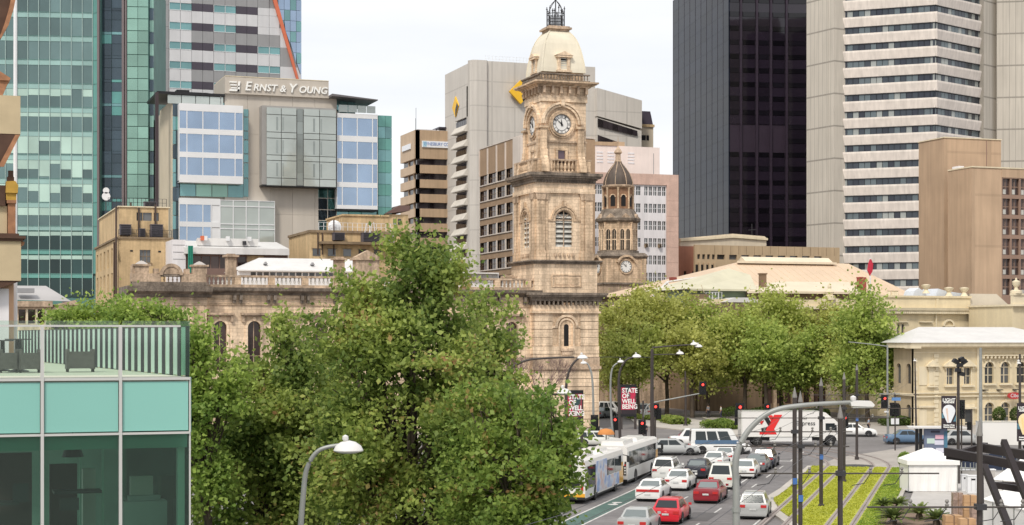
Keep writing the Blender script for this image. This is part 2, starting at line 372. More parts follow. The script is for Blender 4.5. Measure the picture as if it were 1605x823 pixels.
leaf_y3 = leafmat('ochre green plane tree leaves', (.33, .36, .08), (.62, .63, .20), tr=.5)
leaf_lp = leafmat('light green leaves', (.11, .19, .035), (.32, .42, .09), (.52, .28, .14), tr=.45)
hedge_m = leafmat('hedge leaves', (.05, .08, .02), (.15, .22, .05))
palm_m = leafmat('cycad fronds', (.09, .13, .035), (.26, .32, .10))
grassm = leafmat('lawn blades', (.36, .39, .04), (.50, .51, .065))
grassm2 = leafmat('greener lawn blades', (.17, .27, .035), (.33, .42, .06))

# ---------------------------------------------------------------- ground and roads
def sheet(name, pts, z, m, kind='structure', world_pts=False):
    me = MB().face([(p[0], p[1], z) for p in pts]).mesh(name, m); o = ob(name, me); o['kind'] = kind; return o
def gsheet(name, pxs, z, m): return sheet(name, [G(*p) for p in pxs], z, m)
me = MB().face([(-2500, -4000, 0), (3500, -4000, 0), (3500, 5500, 0), (-2500, 5500, 0)]).mesh('ground', asph2); setting('ground', me)
SD = Vector((math.sin(R(34.55)), math.cos(R(34.55)))); SL = Vector((SD.y, -SD.x))      # street direction, and its right
def ab(px, py): g = G(px, py); return g.dot(SL), g.dot(SD)
def st(a, b): return SL * a + SD * b
HEAD = -34.55
SM = Matrix.Rotation(R(HEAD), 4, 'Z')
def strip(name, a0, a1, b0, b1, z, m, top=None):
    mb = MB(); mb.face([(*st(a0, b0), z), (*st(a1, b0), z), (*st(a1, b1), z), (*st(a0, b1), z)])
    o = ob(name, mb.mesh(name, m)); o['kind'] = 'structure'; return o
aA = ab(1285, 743)[0]; aB = ab(1312, 743)[0]; aC = ab(1350, 757)[0]; aD = ab(1380, 757)[0]
aL = ab(1222, 770)[0]; aR = ab(1413, 740)[0] + .65; bT = ab(1340, 734)[1]
lane1 = ab(955, 785)[0]; lane2 = ab(997, 782.5)[0]; lane3 = ab(1072, 782)[0]; lane4 = ab(1185, 742)[0]
print('LAT', round(lane1,1), round(lane2,1), round(lane3,1), round(lane4,1), 'kerbL', round(aL,1), 'rails', [round(x,1) for x in (aA,aB,aC,aD)], 'aR', round(aR,1), 'bT', round(bT,1))
bstop = ab(1100, 722)[1]
strip('road', lane1 - 9, aL - .3, 20, bstop + 45, .004, asphalt)
strip('cycle_lane', lane1 + .1, lane2 - .1, 20, ab(1040, 742)[1], .008, greenlane)
mb = MB()
def line(a, b0, b1, w=.12, z=.012): mb.box(a - w/2, a + w/2, b0, b1, z - .003, z)
line(lane1, 20, ab(985, 765)[1] , .14); line(lane2, 20, ab(1045, 747)[1], .14)
for k in range(7): line(lane1, ab(985,765)[1] + 3 + k * 4, ab(985,765)[1] + 4.5 + k * 4, .14)
b0 = ab(1067, 785)[1]
for k in range(-7, 6): line(lane3, b0 + k * 9, b0 + k * 9 + 3.0); line(lane3 + 3.3, b0 + k * 9 + 2, b0 + k * 9 + 5)
line(lane3 + 6.5, 20, ab(1145,770)[1]); line(lane4, ab(1160, 770)[1], ab(1245, 722)[1], .14)
mb.box(lane2, lane4 + 1.5, bstop + 1, bstop + 1.5, .010, .013)
aa = (lane1 + lane2) / 2
for bb in (b0 - 3, b0 - 22):                                                           # bicycle symbols in the lane
    for oy in (-.65, .65): mb.slab([(aa + .35 * math.cos(t), bb + oy + .35 * math.sin(t)) for t in [math.pi * i / 6 for i in range(12)]], .010, .013)
    mb.box(aa - .1, aa + .1, bb - .5, bb + .9, .014, .016)
o = ob('road_markings', mb.mesh('road_markings', lane_w), None, SM); o['kind'] = 'structure'
for k, (a_, b__, w_, l_) in enumerate(((lane3 + 2, b0 - 12, 1.6, 5), (lane3 + 6, b0 + 14, 1.2, 9), (lane2 + 1.2, b0 + 2, .9, 3), (lane4 - 1.5, b0 + 22, 2.2, 4))): strip('road_patch', a_, a_ + w_, b__, b__ + l_, .0085, mat('darker road patch', (.10,.095,.095), .85, var=.15) if not k else MT['darker road patch'])
# tramway lawn with kerb
bLow = 20
nose = [(aL, ab(1222,770)[1] ), (aL + 1.2, bT)]
def blk(name, pts, z0, z1, m, kind='structure'):
    o = ob(name, MB().slab(pts, z0, z1).mesh(name, m)); o['kind'] = kind; return o
b_n = ab(1222, 772)[1]
kp = [st(aL + 6, bLow), st(aR + .3, bLow), st(aR + .3, bT + .3), st(aA - 1.6, bT + .3), st(aL - .1, b_n + 2), st(aL - .35, b_n - 6), st(aL + .8, b_n - 13), st(aL + 3.2, b_n - 22)]
blk('kerb', [(p.x, p.y) for p in kp], 0, .12, kerb_m)
lp = [st(aL + 6.3, bLow), st(aR, bLow), st(aR, bT), st(aA - 1.2, bT), st(aL + .5, b_n + 1.5), st(aL + .35, b_n - 6), st(aL + 1.5, b_n - 13), st(aL + 3.8, b_n - 22)]
blk('lawn', [(p.x, p.y) for p in lp], .10, .135, soil)
blk('footpath', [(p.x, p.y) for p in [st(aL+.4, bT+.6), st(aR + .3, bT+.6), st(aR + 1, bT + 45), st(aA + 6, bT + 30), st(aA, bT + 12)]], 0, .02, paving)
def inside(p, poly):
    c = False; n = len(poly)
    for i in range(n):
        a, b = poly[i], poly[(i + 1) % n]
        if (a.y > p[1]) != (b.y > p[1]) and p[0] < (b.x - a.x) * (p[1] - a.y) / (b.y - a.y) + a.x: c = not c
    return c
railx = (aA, aB, aC, aD)
def blades(name, amin, amax, n, m, b0=58, b1=None):
    b1 = b1 or bT; g = np.random.default_rng(5); V = []; T = 0
    A = g.uniform(amin, amax, n); B = g.uniform(b0, b1, n); keep = []
    for a, b in zip(A, B):
        if min(abs(a - r) for r in railx) < .26: continue
        p = st(a, b)
        if inside(p, lp): keep.append(p)
    P = np.array([(p.x, p.y, .13) for p in keep]); k = len(P); an = g.uniform(0, 2*np.pi, k); h = g.uniform(.03, .09, k); w = .07
    d = np.stack([np.cos(an), np.sin(an), 0*an], 1) * w; t = np.stack([g.normal(0,.06,k), g.normal(0,.06,k), h], 1)
    Vv = np.stack([P - d, P + d, P + t], 1).reshape(-1, 3)
    me = bpy.data.meshes.new(name); me.vertices.add(3*k); me.vertices.foreach_set('co', Vv.ravel())
    me.loops.add(3*k); me.loops.foreach_set('vertex_index', np.arange(3*k)); me.polygons.add(k)
    me.polygons.foreach_set('loop_start', np.arange(0, 3*k, 3)); me.polygons.foreach_set('loop_total', np.full(k, 3)); me.update(calc_edges=True)
    me.materials.append(m); o = ob(name, me); o['kind'] = 'stuff'; o['label'] = 'lawn growing between the tram rails'; o['category'] = 'grass'; return o
sheet('lawn_turf', [st(*q) for q in [(aL + 6.35, bLow), (aR-.05, bLow), (aR-.05, bT-.05), (aA - 1.15, bT-.05), (aL + .6, b_n + 1.5), (aL + .45, b_n - 6), (aL + 1.6, b_n - 13), (aL + 3.9, b_n - 22)]], .139, mat('mown turf', (.40, .42, .055), .9, var=.07, scale=.8, fine=.08))
o = blades('grass', aL, aD + .2, 60000, grassm); o['label'] = 'yellow green lawn growing between the tram rails'
o = blades('grass', aD + .25, aR, 16000, grassm2); o['label'] = 'greener lawn verge on the plaza side of the outer rail'
# rails: straight, then curving left across the paving
for k, a in enumerate(railx):
    R0 = 42 - (1 if k < 2 else 4) ; pts = [(a, 20), (a, bT)]
    for i in range(1, 13):
        an = i * R(4.2); rad = 38 + (a - aA); pts.append((a - rad * (1 - math.cos(an)), bT + rad * math.sin(an)))
    t = thing('tram_rail', ['outer left rail of the near tram track', 'inner rail of the near tram track, second from the road', 'third tram rail, left rail of the plaza side track', 'tram rail nearest the white tent, curving off onto the paving'][k], 'rail', Matrix.Translation((*st(a, 100), 0)))
    for nm, w, h, m in (('rail_bed', .36, .142, railc), ('rail', .05, .165, rail_m)):
        mb = MB()
        for i in range(len(pts) - 1):
            (x0, y0), (x1, y1) = pts[i], pts[i+1]; dx, dy = x1-x0, y1-y0; L_ = math.hypot(dx, dy); nx, ny = dy/L_*w/2, -dx/L_*w/2
            hh = h if i == 0 else h - .105
            q = [st(x0-nx, y0-ny), st(x0+nx, y0+ny), st(x1+nx, y1+ny), st(x1-nx, y1-ny)]
            mb.slab([(v.x, v.y) for v in q], 0.015, hh)
        part(nm, mb, m, t, I4)
# plaza, far kerbs, planted islands
pz = [ab(1413, 733)]
blk('plaza', [(p.x, p.y) for p in [st(aR + .8, 20), st(aR + 60, 20), st(aR + 60, bT + 8), st(aR+.9, bT + 4)]], 0, .10, plaza_m)
blk('planting_bed', [(p.x, p.y) for p in [G(1374, 830), G(1384, 799), G(1398, 793), G(1428, 799), G(1492, 824), G(1492, 900), G(1374, 900)]], .08, .16, soil)
blk('pavement', [tuple(G(*p)) for p in [(1125, 668), (1240, 677), (1600, 690), (1700, 680), (1700, 668), (1300, 662), (1100, 655)]], 0, .12, paving)
blk('traffic_island', [tuple(G(*p)) for p in [(985, 655), (1000, 668), (1215, 690), (1240, 683), (1120, 663), (1040, 652)]], 0, .12, kerb_m)
blk('forecourt', [tuple(G(*p)) for p in [(600, 700), (948, 690), (944, 672), (600, 676)]], 0, .11, paving)

# ---------------------------------------------------------------- general facade helpers
def openwall(name, parent, f, m, U0, U1, Z0, Z1, cols, rows, w0=0, dep=.35):
    mb = MB(); z = Z0
    for (a, b) in sorted(rows):
        if a > z: mb.box(U0, U1, w0, w0 + dep, z, a)
        u = U0
        for (c, d) in sorted(cols):
            if c > u: mb.box(u, c, w0, w0 + dep, a, b)
            u = d
        if u < U1: mb.box(u, U1, w0, w0 + dep, a, b)
        z = b
    if z < Z1: mb.box(U0, U1, w0, w0 + dep, z, Z1)
    return part(name, mb, m, parent, f)
def panes(parent, f, cols, rows, m, w0=.25, name='window_pane', t=.06, split=0, fm=None, fw=.08):
    for (a, b) in rows:
        for (c, d) in cols:
            mm = m(c, a) if callable(m) else m
            if mm is None: continue
            p = pc(name, mm, parent, f, c, d, w0, w0 + t, a, b)
            if split:
                fb = MB()
                for i in range(1, split): x = (d - c) * i / split; fb.box(x - fw/2, x + fw/2, -.04, 0, 0, b - a)
                fb.box(0, d - c, -.05, 0, (b - a) * .5 - fw/2, (b - a) * .5 + fw/2) if fm is not None and split > 1 else None
                k = ('window_frame', round(d-c,2), round(b-a,2), split, (fm or whitef).name)
                if k not in BC: BC[k] = fb.mesh('window_frame', fm or whitef)
                ob('window_frame', BC[k], p, f.M @ Matrix.Translation((c, w0, a)))
def archpane(parent, f, cu, hw, zs, zp, w, m, name='window_pane', n=10):
    k = (name, m.name, round(hw,2), round(zp-zs,2))
    if k not in BC:
        mb = MB(); pts = [(-hw, 0), (hw, 0)] + [(hw*math.cos(math.pi*i/n), zp-zs+hw*math.sin(math.pi*i/n)) for i in range(n+1)]
        mb.prism(pts, 0, .06); BC[k] = mb.mesh(name, m)
    return ob(name, BC[k], parent, f.M @ Matrix.Translation((cu, w, zs)))
def archring(mb, cu, zp, r0, r1, y0, y1, a0=0, a1=math.pi, n=12):
    for i in range(n):
        t0 = a0 + (a1-a0)*i/n; t1 = a0 + (a1-a0)*(i+1)/n
        mb.prism([(cu+r0*math.cos(t0), zp+r0*math.sin(t0)), (cu+r1*math.cos(t0), zp+r1*math.sin(t0)), (cu+r1*math.cos(t1), zp+r1*math.sin(t1)), (cu+r0*math.cos(t1), zp+r0*math.sin(t1))], y0, y1)
BPROF = [(.10, 0), (.10, .08), (.05, .14), (.13, .38), (.06, .72), (.06, .80), (.11, .88), (.11, .95)]
def balusters(parent, f, u0, u1, w, z, h, m, step=.42, cap=3):
    n = max(1, int((u1 - u0) / step)); s = h / .95
    k = ('baluster', m.name, round(h, 2))
    if k not in BC: BC[k] = MB().lathe([(r * s * 1.25, q * s) for r, q in BPROF], 6).mesh('baluster', m, 50)
    for i in range(n):
        ob('baluster', BC[k], parent, f.M @ Matrix.Translation((u0 + (i + .5) * (u1 - u0) / n, w, z)))
def bld(name, label, f, cat='building'): return thing(name, label, cat, f.M)

# ---------------------------------------------------------------- post office with balustrade, and its clock tower
gf = fr(838, 197)
po = bld('post_office', 'long sandstone building with balustraded parapet behind the big trees', gf)
uL, uR = gf.U(205), gf.U(838)
zc = lambda py: gf.Z(py, gf.U(700))
zR, zB, zC0, zC1, zF, zW = zc(435.5), zc(449.5), zc(454), zc(465), zc(472), zc(477)
up0, up1 = gf.U(205), gf.U(322)
part('wall', MB().box(uL + 1.2, uR + 4, 1.2, 30, 0, zC1), stone_m, po, gf)
# windows bays
pitch = gf.U(398.5) - gf.U(345); c0 = gf.U(345); cu = []
i = 0
while c0 + i * pitch < uR - 2: cu.append(c0 + i * pitch); i += 1
ww = MB(); zs_, zp_ = 7.2, zc(514); hw = .72
for c in cu: ww.archwall(c - pitch/2, c + pitch/2, 5.8, zW, c, hw, zs_, zp_, 0, .5)
ww.box(cu[-1] + pitch/2, uR + 1, 0, .5, 5.8, zW); ww.box(up1 - .3, cu[0] - pitch/2, 0, .5, 5.8, zW); ww.box(up1 - .3, uR + 1, 0, .6, 0, 5.8)
part('wall', ww, stone_l, po, gf)
for c in cu:
    p = archpane(po, gf, c, hw, zs_, zp_, .42, winwarm)
    fm = MB().box(-.04, .04, -.05, 0, 0, zp_ - zs_ + hw*.9).box(-hw, hw, -.05, 0, 1.5, 1.58)
    if 'pof' not in BC: BC['pof'] = fm.mesh('window_frame', stone_m)
    ob('window_frame', BC['pof'], p, gf.M @ Matrix.Translation((c, .42, zs_)))
    if 'poh' not in BC:
        h = MB(); archring(h, 0, 0, hw, hw + .28, -.12, 0); h.box(-hw-.28, -hw, -.12, 0, -(zp_-zs_), 0); h.box(hw, hw+.28, -.12, 0, -(zp_-zs_), 0); h.box(-.16, .16, -.2, 0, hw, hw + .42)
        BC['poh'] = h.mesh('window_surround', stone_l)
        h = MB(); zh = zc(495) - zp_; h.box(-1.5, 1.5, -.55, 0, zh, zh + .22); h.box(-1.35, 1.35, -.35, 0, zh - .14, zh)
        for sx in (-1.25, 1.25): h.box(sx - .14, sx + .14, -.32, 0, zh - .75, zh - .14)
        BC['pohd'] = h.mesh('window_hood', stone_m)
    ob('window_surround', BC['poh'], po, gf.M @ Matrix.Translation((c, 0, zp_))); ob('window_hood', BC['pohd'], po, gf.M @ Matrix.Translation((c, 0, zp_)))
mb = MB()
mb.box(up1 - .3, uR + 1, -.15, .3, zW - .25, zW); mb.box(up1 - .3, uR + 1, -.10, .3, zF, zF + .18)
part('string_course', mb, stone, po, gf)
part('frieze', MB().box(up1 - .3, uR + 1, 0, .5, zW, zC1), stone_l, po, gf)
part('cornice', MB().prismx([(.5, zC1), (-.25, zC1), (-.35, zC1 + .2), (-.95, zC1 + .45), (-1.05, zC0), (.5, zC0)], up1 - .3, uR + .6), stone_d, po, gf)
if 'brk' not in BC: BC['brk'] = MB().box(-.16, .16, -.6, 0, -.55, 0).box(-.16, .16, -.3, 0, -.9, -.55).mesh('bracket', stone_d)
for c in cu:
    for s_ in (-.35, .35): ob('bracket', BC['brk'], po, gf.M @ Matrix.Translation((c + pitch/2 + s_, 0, zC1)))
part('parapet', MB().box(up1 - .3, uR + 2, -.45, .15, zC0, zB).box(up1 - .3, uR + 2, -.5, .2, zR - .22, zR), stone_m, po, gf)
edges = [up1 - .3] + [c + pitch/2 for c in cu if c + pitch/2 < uR + 1] + [uR + 1.5]
for a, b in zip(edges[:-1], edges[1:]):
    pc('parapet_pier', stone, po, gf, a - .35, a + .35, -.48, .18, zB, zR - .22 + .02)
    balusters(po, gf, a + .45, b - .45, -.15, zB, zR - .22 - zB, white_st, .46)
# west pavilion
pv = MB(); zt = gf.Zp(260, 458)
pv.box(up0, up1, -.9, 6, 0, zC1 - .3); part('wall', pv, stone_l, po, gf)
part('cornice', MB().prismx([(6, zC1-.3), (-1.1, zC1-.3), (-1.3, zC1), (-1.9, zC1 + .3), (-2.0, zC0+.05), (6, zC0+.05)], up0 - .6, up1 + .5), stone_d, po, gf)
part('string_course', MB().box(up0-.05, up1+.05, -1.05, 5, zF-.05, zF + .15).box(up0-.05, up1+.05, -1.05, 5, zW - .3, zW - .05), stone_m, po, gf)
part('parapet', MB().box(up0, up1, -1.3, .2, zC0 + .05, zc(447)).box(up0 + .1, up1 - .1, -1.2, .1, zR - .25, zR), stone_d, po, gf)
a0, a1 = gf.U(253, -1), gf.U(283, -1)
for x0, x1 in ((gf.U(205,-1), gf.U(252,-1)), (gf.U(284,-1), gf.U(322,-1))): part('parapet_block', MB().box(x0 + .02, x1, -1.25, 0, zc(447), zR + .05), stone_m, po, gf)
balusters(po, gf, a0 + .1, a1 - .1, -.7, zc(447), zR - .25 - zc(447), stone_m, .42)
mb = MB(); am = (a0 + a1) / 2; mb.prism([(am - 1.55, zR), (am + 1.55, zR), (am, zR + .95)], -1.25, -.2); archring(mb, am, zR - .1, .9, 1.25, -1.35, -1.2)
part('pediment', mb, stone_m, po, gf)
for px in (222, 313):
    x = gf.U(px, -1); o_ = MB().box(x - .75, x + .75, -1.2, -.1, zR + .05, zR + .85).box(x-.95, x+.95, -1.35, .05, zR + .85, zR + 1.05)
    part('pedestal', o_, stone_m, po, gf); part('pedestal_cap', MB().lathe([(.9, 0), (.75, .1), (.3, .32), (0, .4)], 4, (x, -.65, zR + 1.05), math.pi/4), mat('pale cap stone', (.42,.39,.37), .9) if 'pale cap stone' not in MT else MT['pale cap stone'], po, gf)
for px, h_ in ((245, .6), (293, .6), (210, .9)):
    x = gf.U(px, -1); part('finial', MB().box(x - .3, x + .3, -1.0, -.4, zR, zR + h_), stone_m, po, gf)
x = gf.U(270, -1); part('blind_arch', (lambda m: (archring(m, x, zc(512), .9, 1.35, -1.15, -.9), m)[1])(MB()), stone_m, po, gf)
pc('quoin_pier', stone, po, gf, gf.U(300,-1), gf.U(320,-1), -1.0, -.9, 5, zW - .3)
# raised centre piece with little pediments and chimneys seen left of the big tree
x0, x1 = gf.U(556), gf.U(592)
part('attic', MB().box(x0, x1, -.7, 1, zC0, zc(410)).box(x0 - .3, x1 + .3, -.9, 1.2, zc(410), zc(406)).prism([(x0 - .2, zc(406)), (x1 + .2, zc(406)), ((x0+x1)/2, zc(395))], -.8, .6), stone_m, po, gf)
part('pilaster', MB().box(gf.U(527), gf.U(541), -.35, 0, 3, zW), stone_l, po, gf)
for px, t_ in ((533, 403), (363, 401), (800, 428)):
    x = gf.U(px, 3); part('chimney', MB().box(x - .55, x + .55, 3, 4.1, zC0, zc(t_ + 5)).box(x - .8, x + .8, 2.75, 4.35, zc(t_ + 5), zc(t_ + 2)).box(x-.45, x+.45, 3.1, 4, zc(t_+2), zc(t_)), stone_m, po, gf)

# clock tower ------------------------------------------------------------
W_ = gf.U(928) - gf.U(838)                     # side of the belfry stage
tf = Fr(gf.P - gf.w * .8, 0); tw = thing('clock_tower', 'tall sandstone clock tower with cream dome and iron crown beside the street corner', 'clock tower', tf.M)
def Z(py): return tf.Z(py, tf.U(885))
b0_, b1_ = tf.U(836), tf.U(938)                # base stage
Wb = b1_ - b0_
FACES = lambda a, b: ((tf, a, b), (tf.side(a, b - a), 0, b - a))     # front and left side with the same span
# base stage: rusticated courses
zb0, zb1 = 3.5, Z(478)
mb = MB().box(b0_ + .12, b1_ - .12, .12, Wb, 0, zb1); part('tower_core', mb, stone_m, tw, tf)
cx = tf.U(888); rw = .62
for (ff, a, b) in FACES(b0_, b1_):
    front = ff is tf; n = 15; z0 = .2; hh = (zb1 - z0) / n
    cc = cx if front else (a + b)/2
    for i in range(n):
        za, zb_ = z0 + i * hh + .03, z0 + (i + 1) * hh - .03
        if za > Z(553) and front:
            for (p, q) in ((a, cc - 1.75), (cc + 1.75, b)): pc('stone_course', stone_l, tw, ff, p, q, 0, .2, za, zb_)
        elif front: pc('stone_course', stone_l, tw, ff, a - .06, b + .06, -.06, .2, za, zb_)
        elif i > 8: pc('stone_course', stone_l, tw, ff, a, b, 0, .2, za, zb_)
arch = MB(); zsp = Z(512)
archring(arch, cx, zsp, 1.15, 1.45, -.1, .15); archring(arch, cx, zsp, .8, .98, -.05, .15)
arch.box(cx - 1.0, cx - .78, -.05, .15, Z(552), zsp); arch.box(cx + .78, cx + 1.0, -.05, .15, Z(552), zsp); arch.box(cx - 1.75, cx - 1.1, -.02, .15, zsp-.15, zsp + .1); arch.box(cx + 1.1, cx + 1.75, -.02, .15, zsp-.15, zsp + .1)
part('arch_surround', arch, stone_l, tw, tf)
part('niche_wall', MB().archwall(cx - 1.75, cx + 1.75, Z(556), zb1, cx, .3, Z(546), Z(512), .08, .04), stone, tw, tf)
archpane(tw, tf, cx, .3, Z(546), Z(512), .1, darkin)
part('sill', MB().box(cx - .8, cx + .8, -.35, .1, Z(550), Z(546)).box(cx-.65, cx+.65, -.25, .1, Z(556), Z(550)), stone_m, tw, tf)
part('string_course', MB().box(b0_ - .25, b1_ + .25, -.3, Wb, Z(579), Z(574)).box(b0_-.1, b1_+.1, -.14, Wb, Z(574), Z(560)), stone_m, tw, tf)
part('frieze', MB().box(b0_ - .05, b1_ + .05, -.05, Wb, Z(488), Z(478)).box(b0_-.2, b1_+.2, -.25, Wb, Z(491), Z(488)), stone_l, tw, tf)
def cornice(u0, u1, depth_, zl, zh, pr, m, nm='cornice'):
    n_ = 4; mb = MB(); S = u1 - u0
    for i in range(n_):
        p = pr * (.35, .5, .85, 1.0)[i]; a = zl + (zh - zl) * (0, .3, .5, .7)[i]; b = zl + (zh - zl) * (.3, .5, .7, 1.0)[i]
        mb.box(u0 - p, u1 + p, -p, depth_ + p, a, b)
    return part(nm, mb, m, tw, tf)
def corbels(a, b, z, dz, m, step, d=.4, w=.2, nm='bracket'):
    for (ff, p, q) in FACES(a, b):
        n_ = int((q - p) / step)
        for i in range(n_ + 1): pc(nm, m, tw, ff, p + i*(q-p)/n_ - w/2, p + i*(q-p)/n_ + w/2, -d, .01, z - dz, z)
corbels(b0_ + .2, b1_ - .2, Z(472), .5, stone_d, .55, .35, .18)
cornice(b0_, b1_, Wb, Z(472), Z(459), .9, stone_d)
# panel stage
a0_, a1_ = tf.U(838), tf.U(936); zA0, zA1 = Z(459), Z(414)
part('panel_stage', MB().box(a0_, a1_, 0, Wb, zA0, zA1), stone_l, tw, tf)
pm = MB(); c_, h_ = tf.U(888), 1.75; zc_ = Z(440)
pm.box(c_-h_, c_+h_, -.1, 0, Z(431)-.08, Z(431)+.06); pm.box(c_-h_, c_+h_, -.1, 0, Z(450), Z(450)+.12); pm.box(c_-h_-.1, c_-h_, -.1, 0, Z(450), Z(431)); pm.box(c_+h_, c_+h_+.1, -.1, 0, Z(450), Z(431))
pm.box(c_-h_+.3, c_+h_-.3, -.06, 0, Z(446), Z(435)); part('carved_panel', pm, stone, tw, tf)
cornice(a0_, a1_, Wb, Z(414), Z(408), .55, stone_d)
# belfry stage
s0, s1 = tf.U(840), tf.U(928); Ws = s1 - s0; zS0, zS1 = Z(408), Z(303)
for (ff, a, b) in FACES(s0, s1):
    cc = (a + b)/2 if ff is not tf else tf.U(884)
    mb = MB(); mb.archwall(a, b, zS0, zS1, cc, 1.05, Z(387), Z(344), 0, .7, 14); part('belfry_wall', mb, stone_l, tw, ff)
    for i in range(7):
        zz = Z(387) + i * (Z(340) - Z(387)) / 6.2
        part('louvre', MB().prismx([(.15, zz), (.2, zz - .05), (.6, zz + .42), (.55, zz + .47)], cc - 1.05, cc + 1.05), louvre, tw, ff)
    archpane(tw, ff, cc, 1.05, Z(387), Z(344), .66, darkin)
    tr = MB(); archring(tr, cc, Z(344), .95, 1.05, .3, .4, n=14); tr.box(cc-.05, cc+.05, .1, .2, Z(387), Z(327)); tr.box(cc-1.05, cc+1.05, .1, .2, Z(345)-.06, Z(345)+.06)
    for an in (.25, .5, .75): tr.tube([(cc, .2, Z(344)), (cc + 1.0*math.cos(an*math.pi), .2, Z(344) + 1.0*math.sin(an*math.pi))], .04, 4)
    part('tracery', tr, stone_m, tw, ff)
    ar = MB(); archring(ar, cc, Z(344), 1.15, 1.38, -.12, 0, n=14); archring(ar, cc, Z(344), 1.42, 1.62, -.2, 0, n=14); ar.box(cc-.18, cc+.18, -.3, 0, Z(323), Z(315)); ar.box(cc-2.0, cc-1.1, -.14, 0, Z(344)-.22, Z(344)); ar.box(cc+1.1, cc+2.0, -.14, 0, Z(344)-.22, Z(344))
    part('arch_surround', ar, stone, tw, ff)
    for (p, q) in ((a, a + 1.0), (a + 1.05, a+1.45), (b - 1.45, b-1.05), (b - 1.0, b)):
        wide = q - p > .5; d = .28 if wide else .14
        pm = MB().box(p, q, -d, 0, zS0 + .9, zS1 - .8).box(p-.1, q+.1, -d-.1, 0, zS0, zS0 + .9).box(p-.04, q+.04, -d-.06, 0, zS0 + .9, zS0 + 1.1)
        part('pilaster', pm, stone, tw, ff)
        cp = MB().prism([(p, zS1-.8), (q, zS1-.8), (q+.14, zS1-.12), (p-.14, zS1-.12)], -d-.12, 0).box(p-.16, q+.16, -d-.16, 0, zS1-.12, zS1)
        part('capital', cp, stone_m, tw, ff)
    dn = MB()
    for i in range(5): x = cc - 1.1 + i*.55; dn.lathe([(.1,0),(.16,.2),(.1,.45)], 5, (x, -.1, zS0 + .35))
    part('ornament', dn, redbrick if False else stone_m, tw, ff)
part('belfry_core', MB().box(s0 + .7, s1, .7, Ws, zS0, zS1), stone_m, tw, tf)
part('entablature', MB().box(s0 - .3, s1 + .3, -.3, Ws + .3, zS1, Z(296)).box(s0 - .15, s1 + .15, -.18, Ws + .15, Z(296), Z(287)), stone_l, tw, tf)
corbels(s0 + .1, s1 - .1, Z(283), .35, stone_m, .4, .35, .16, 'dentil')
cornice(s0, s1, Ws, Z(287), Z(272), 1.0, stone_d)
# balcony balustrade
q0, q1 = tf.U(843, -.5), tf.U(926, -.5)
for (ff, a, b) in FACES(q0, q1):
    zb_, zt_ = Z(269), Z(250)
    part('balcony_rail', MB().box(a - .1, b + .1, -.45, 0, zt_ - .18, zt_).box(a, b, -.4, 0, Z(272), zb_), stone_m, tw, ff)
    for x in (a, a + 1.1, b - 1.9, b - .75): pc('rail_pier', stone, tw, ff, x, x + .75, -.42, -.02, zb_, zt_ - .18 + .01)
    balusters(tw, ff, a + 1.9, b - 1.95, -.22, zb_, zt_ - .18 - zb_, stone, .42)
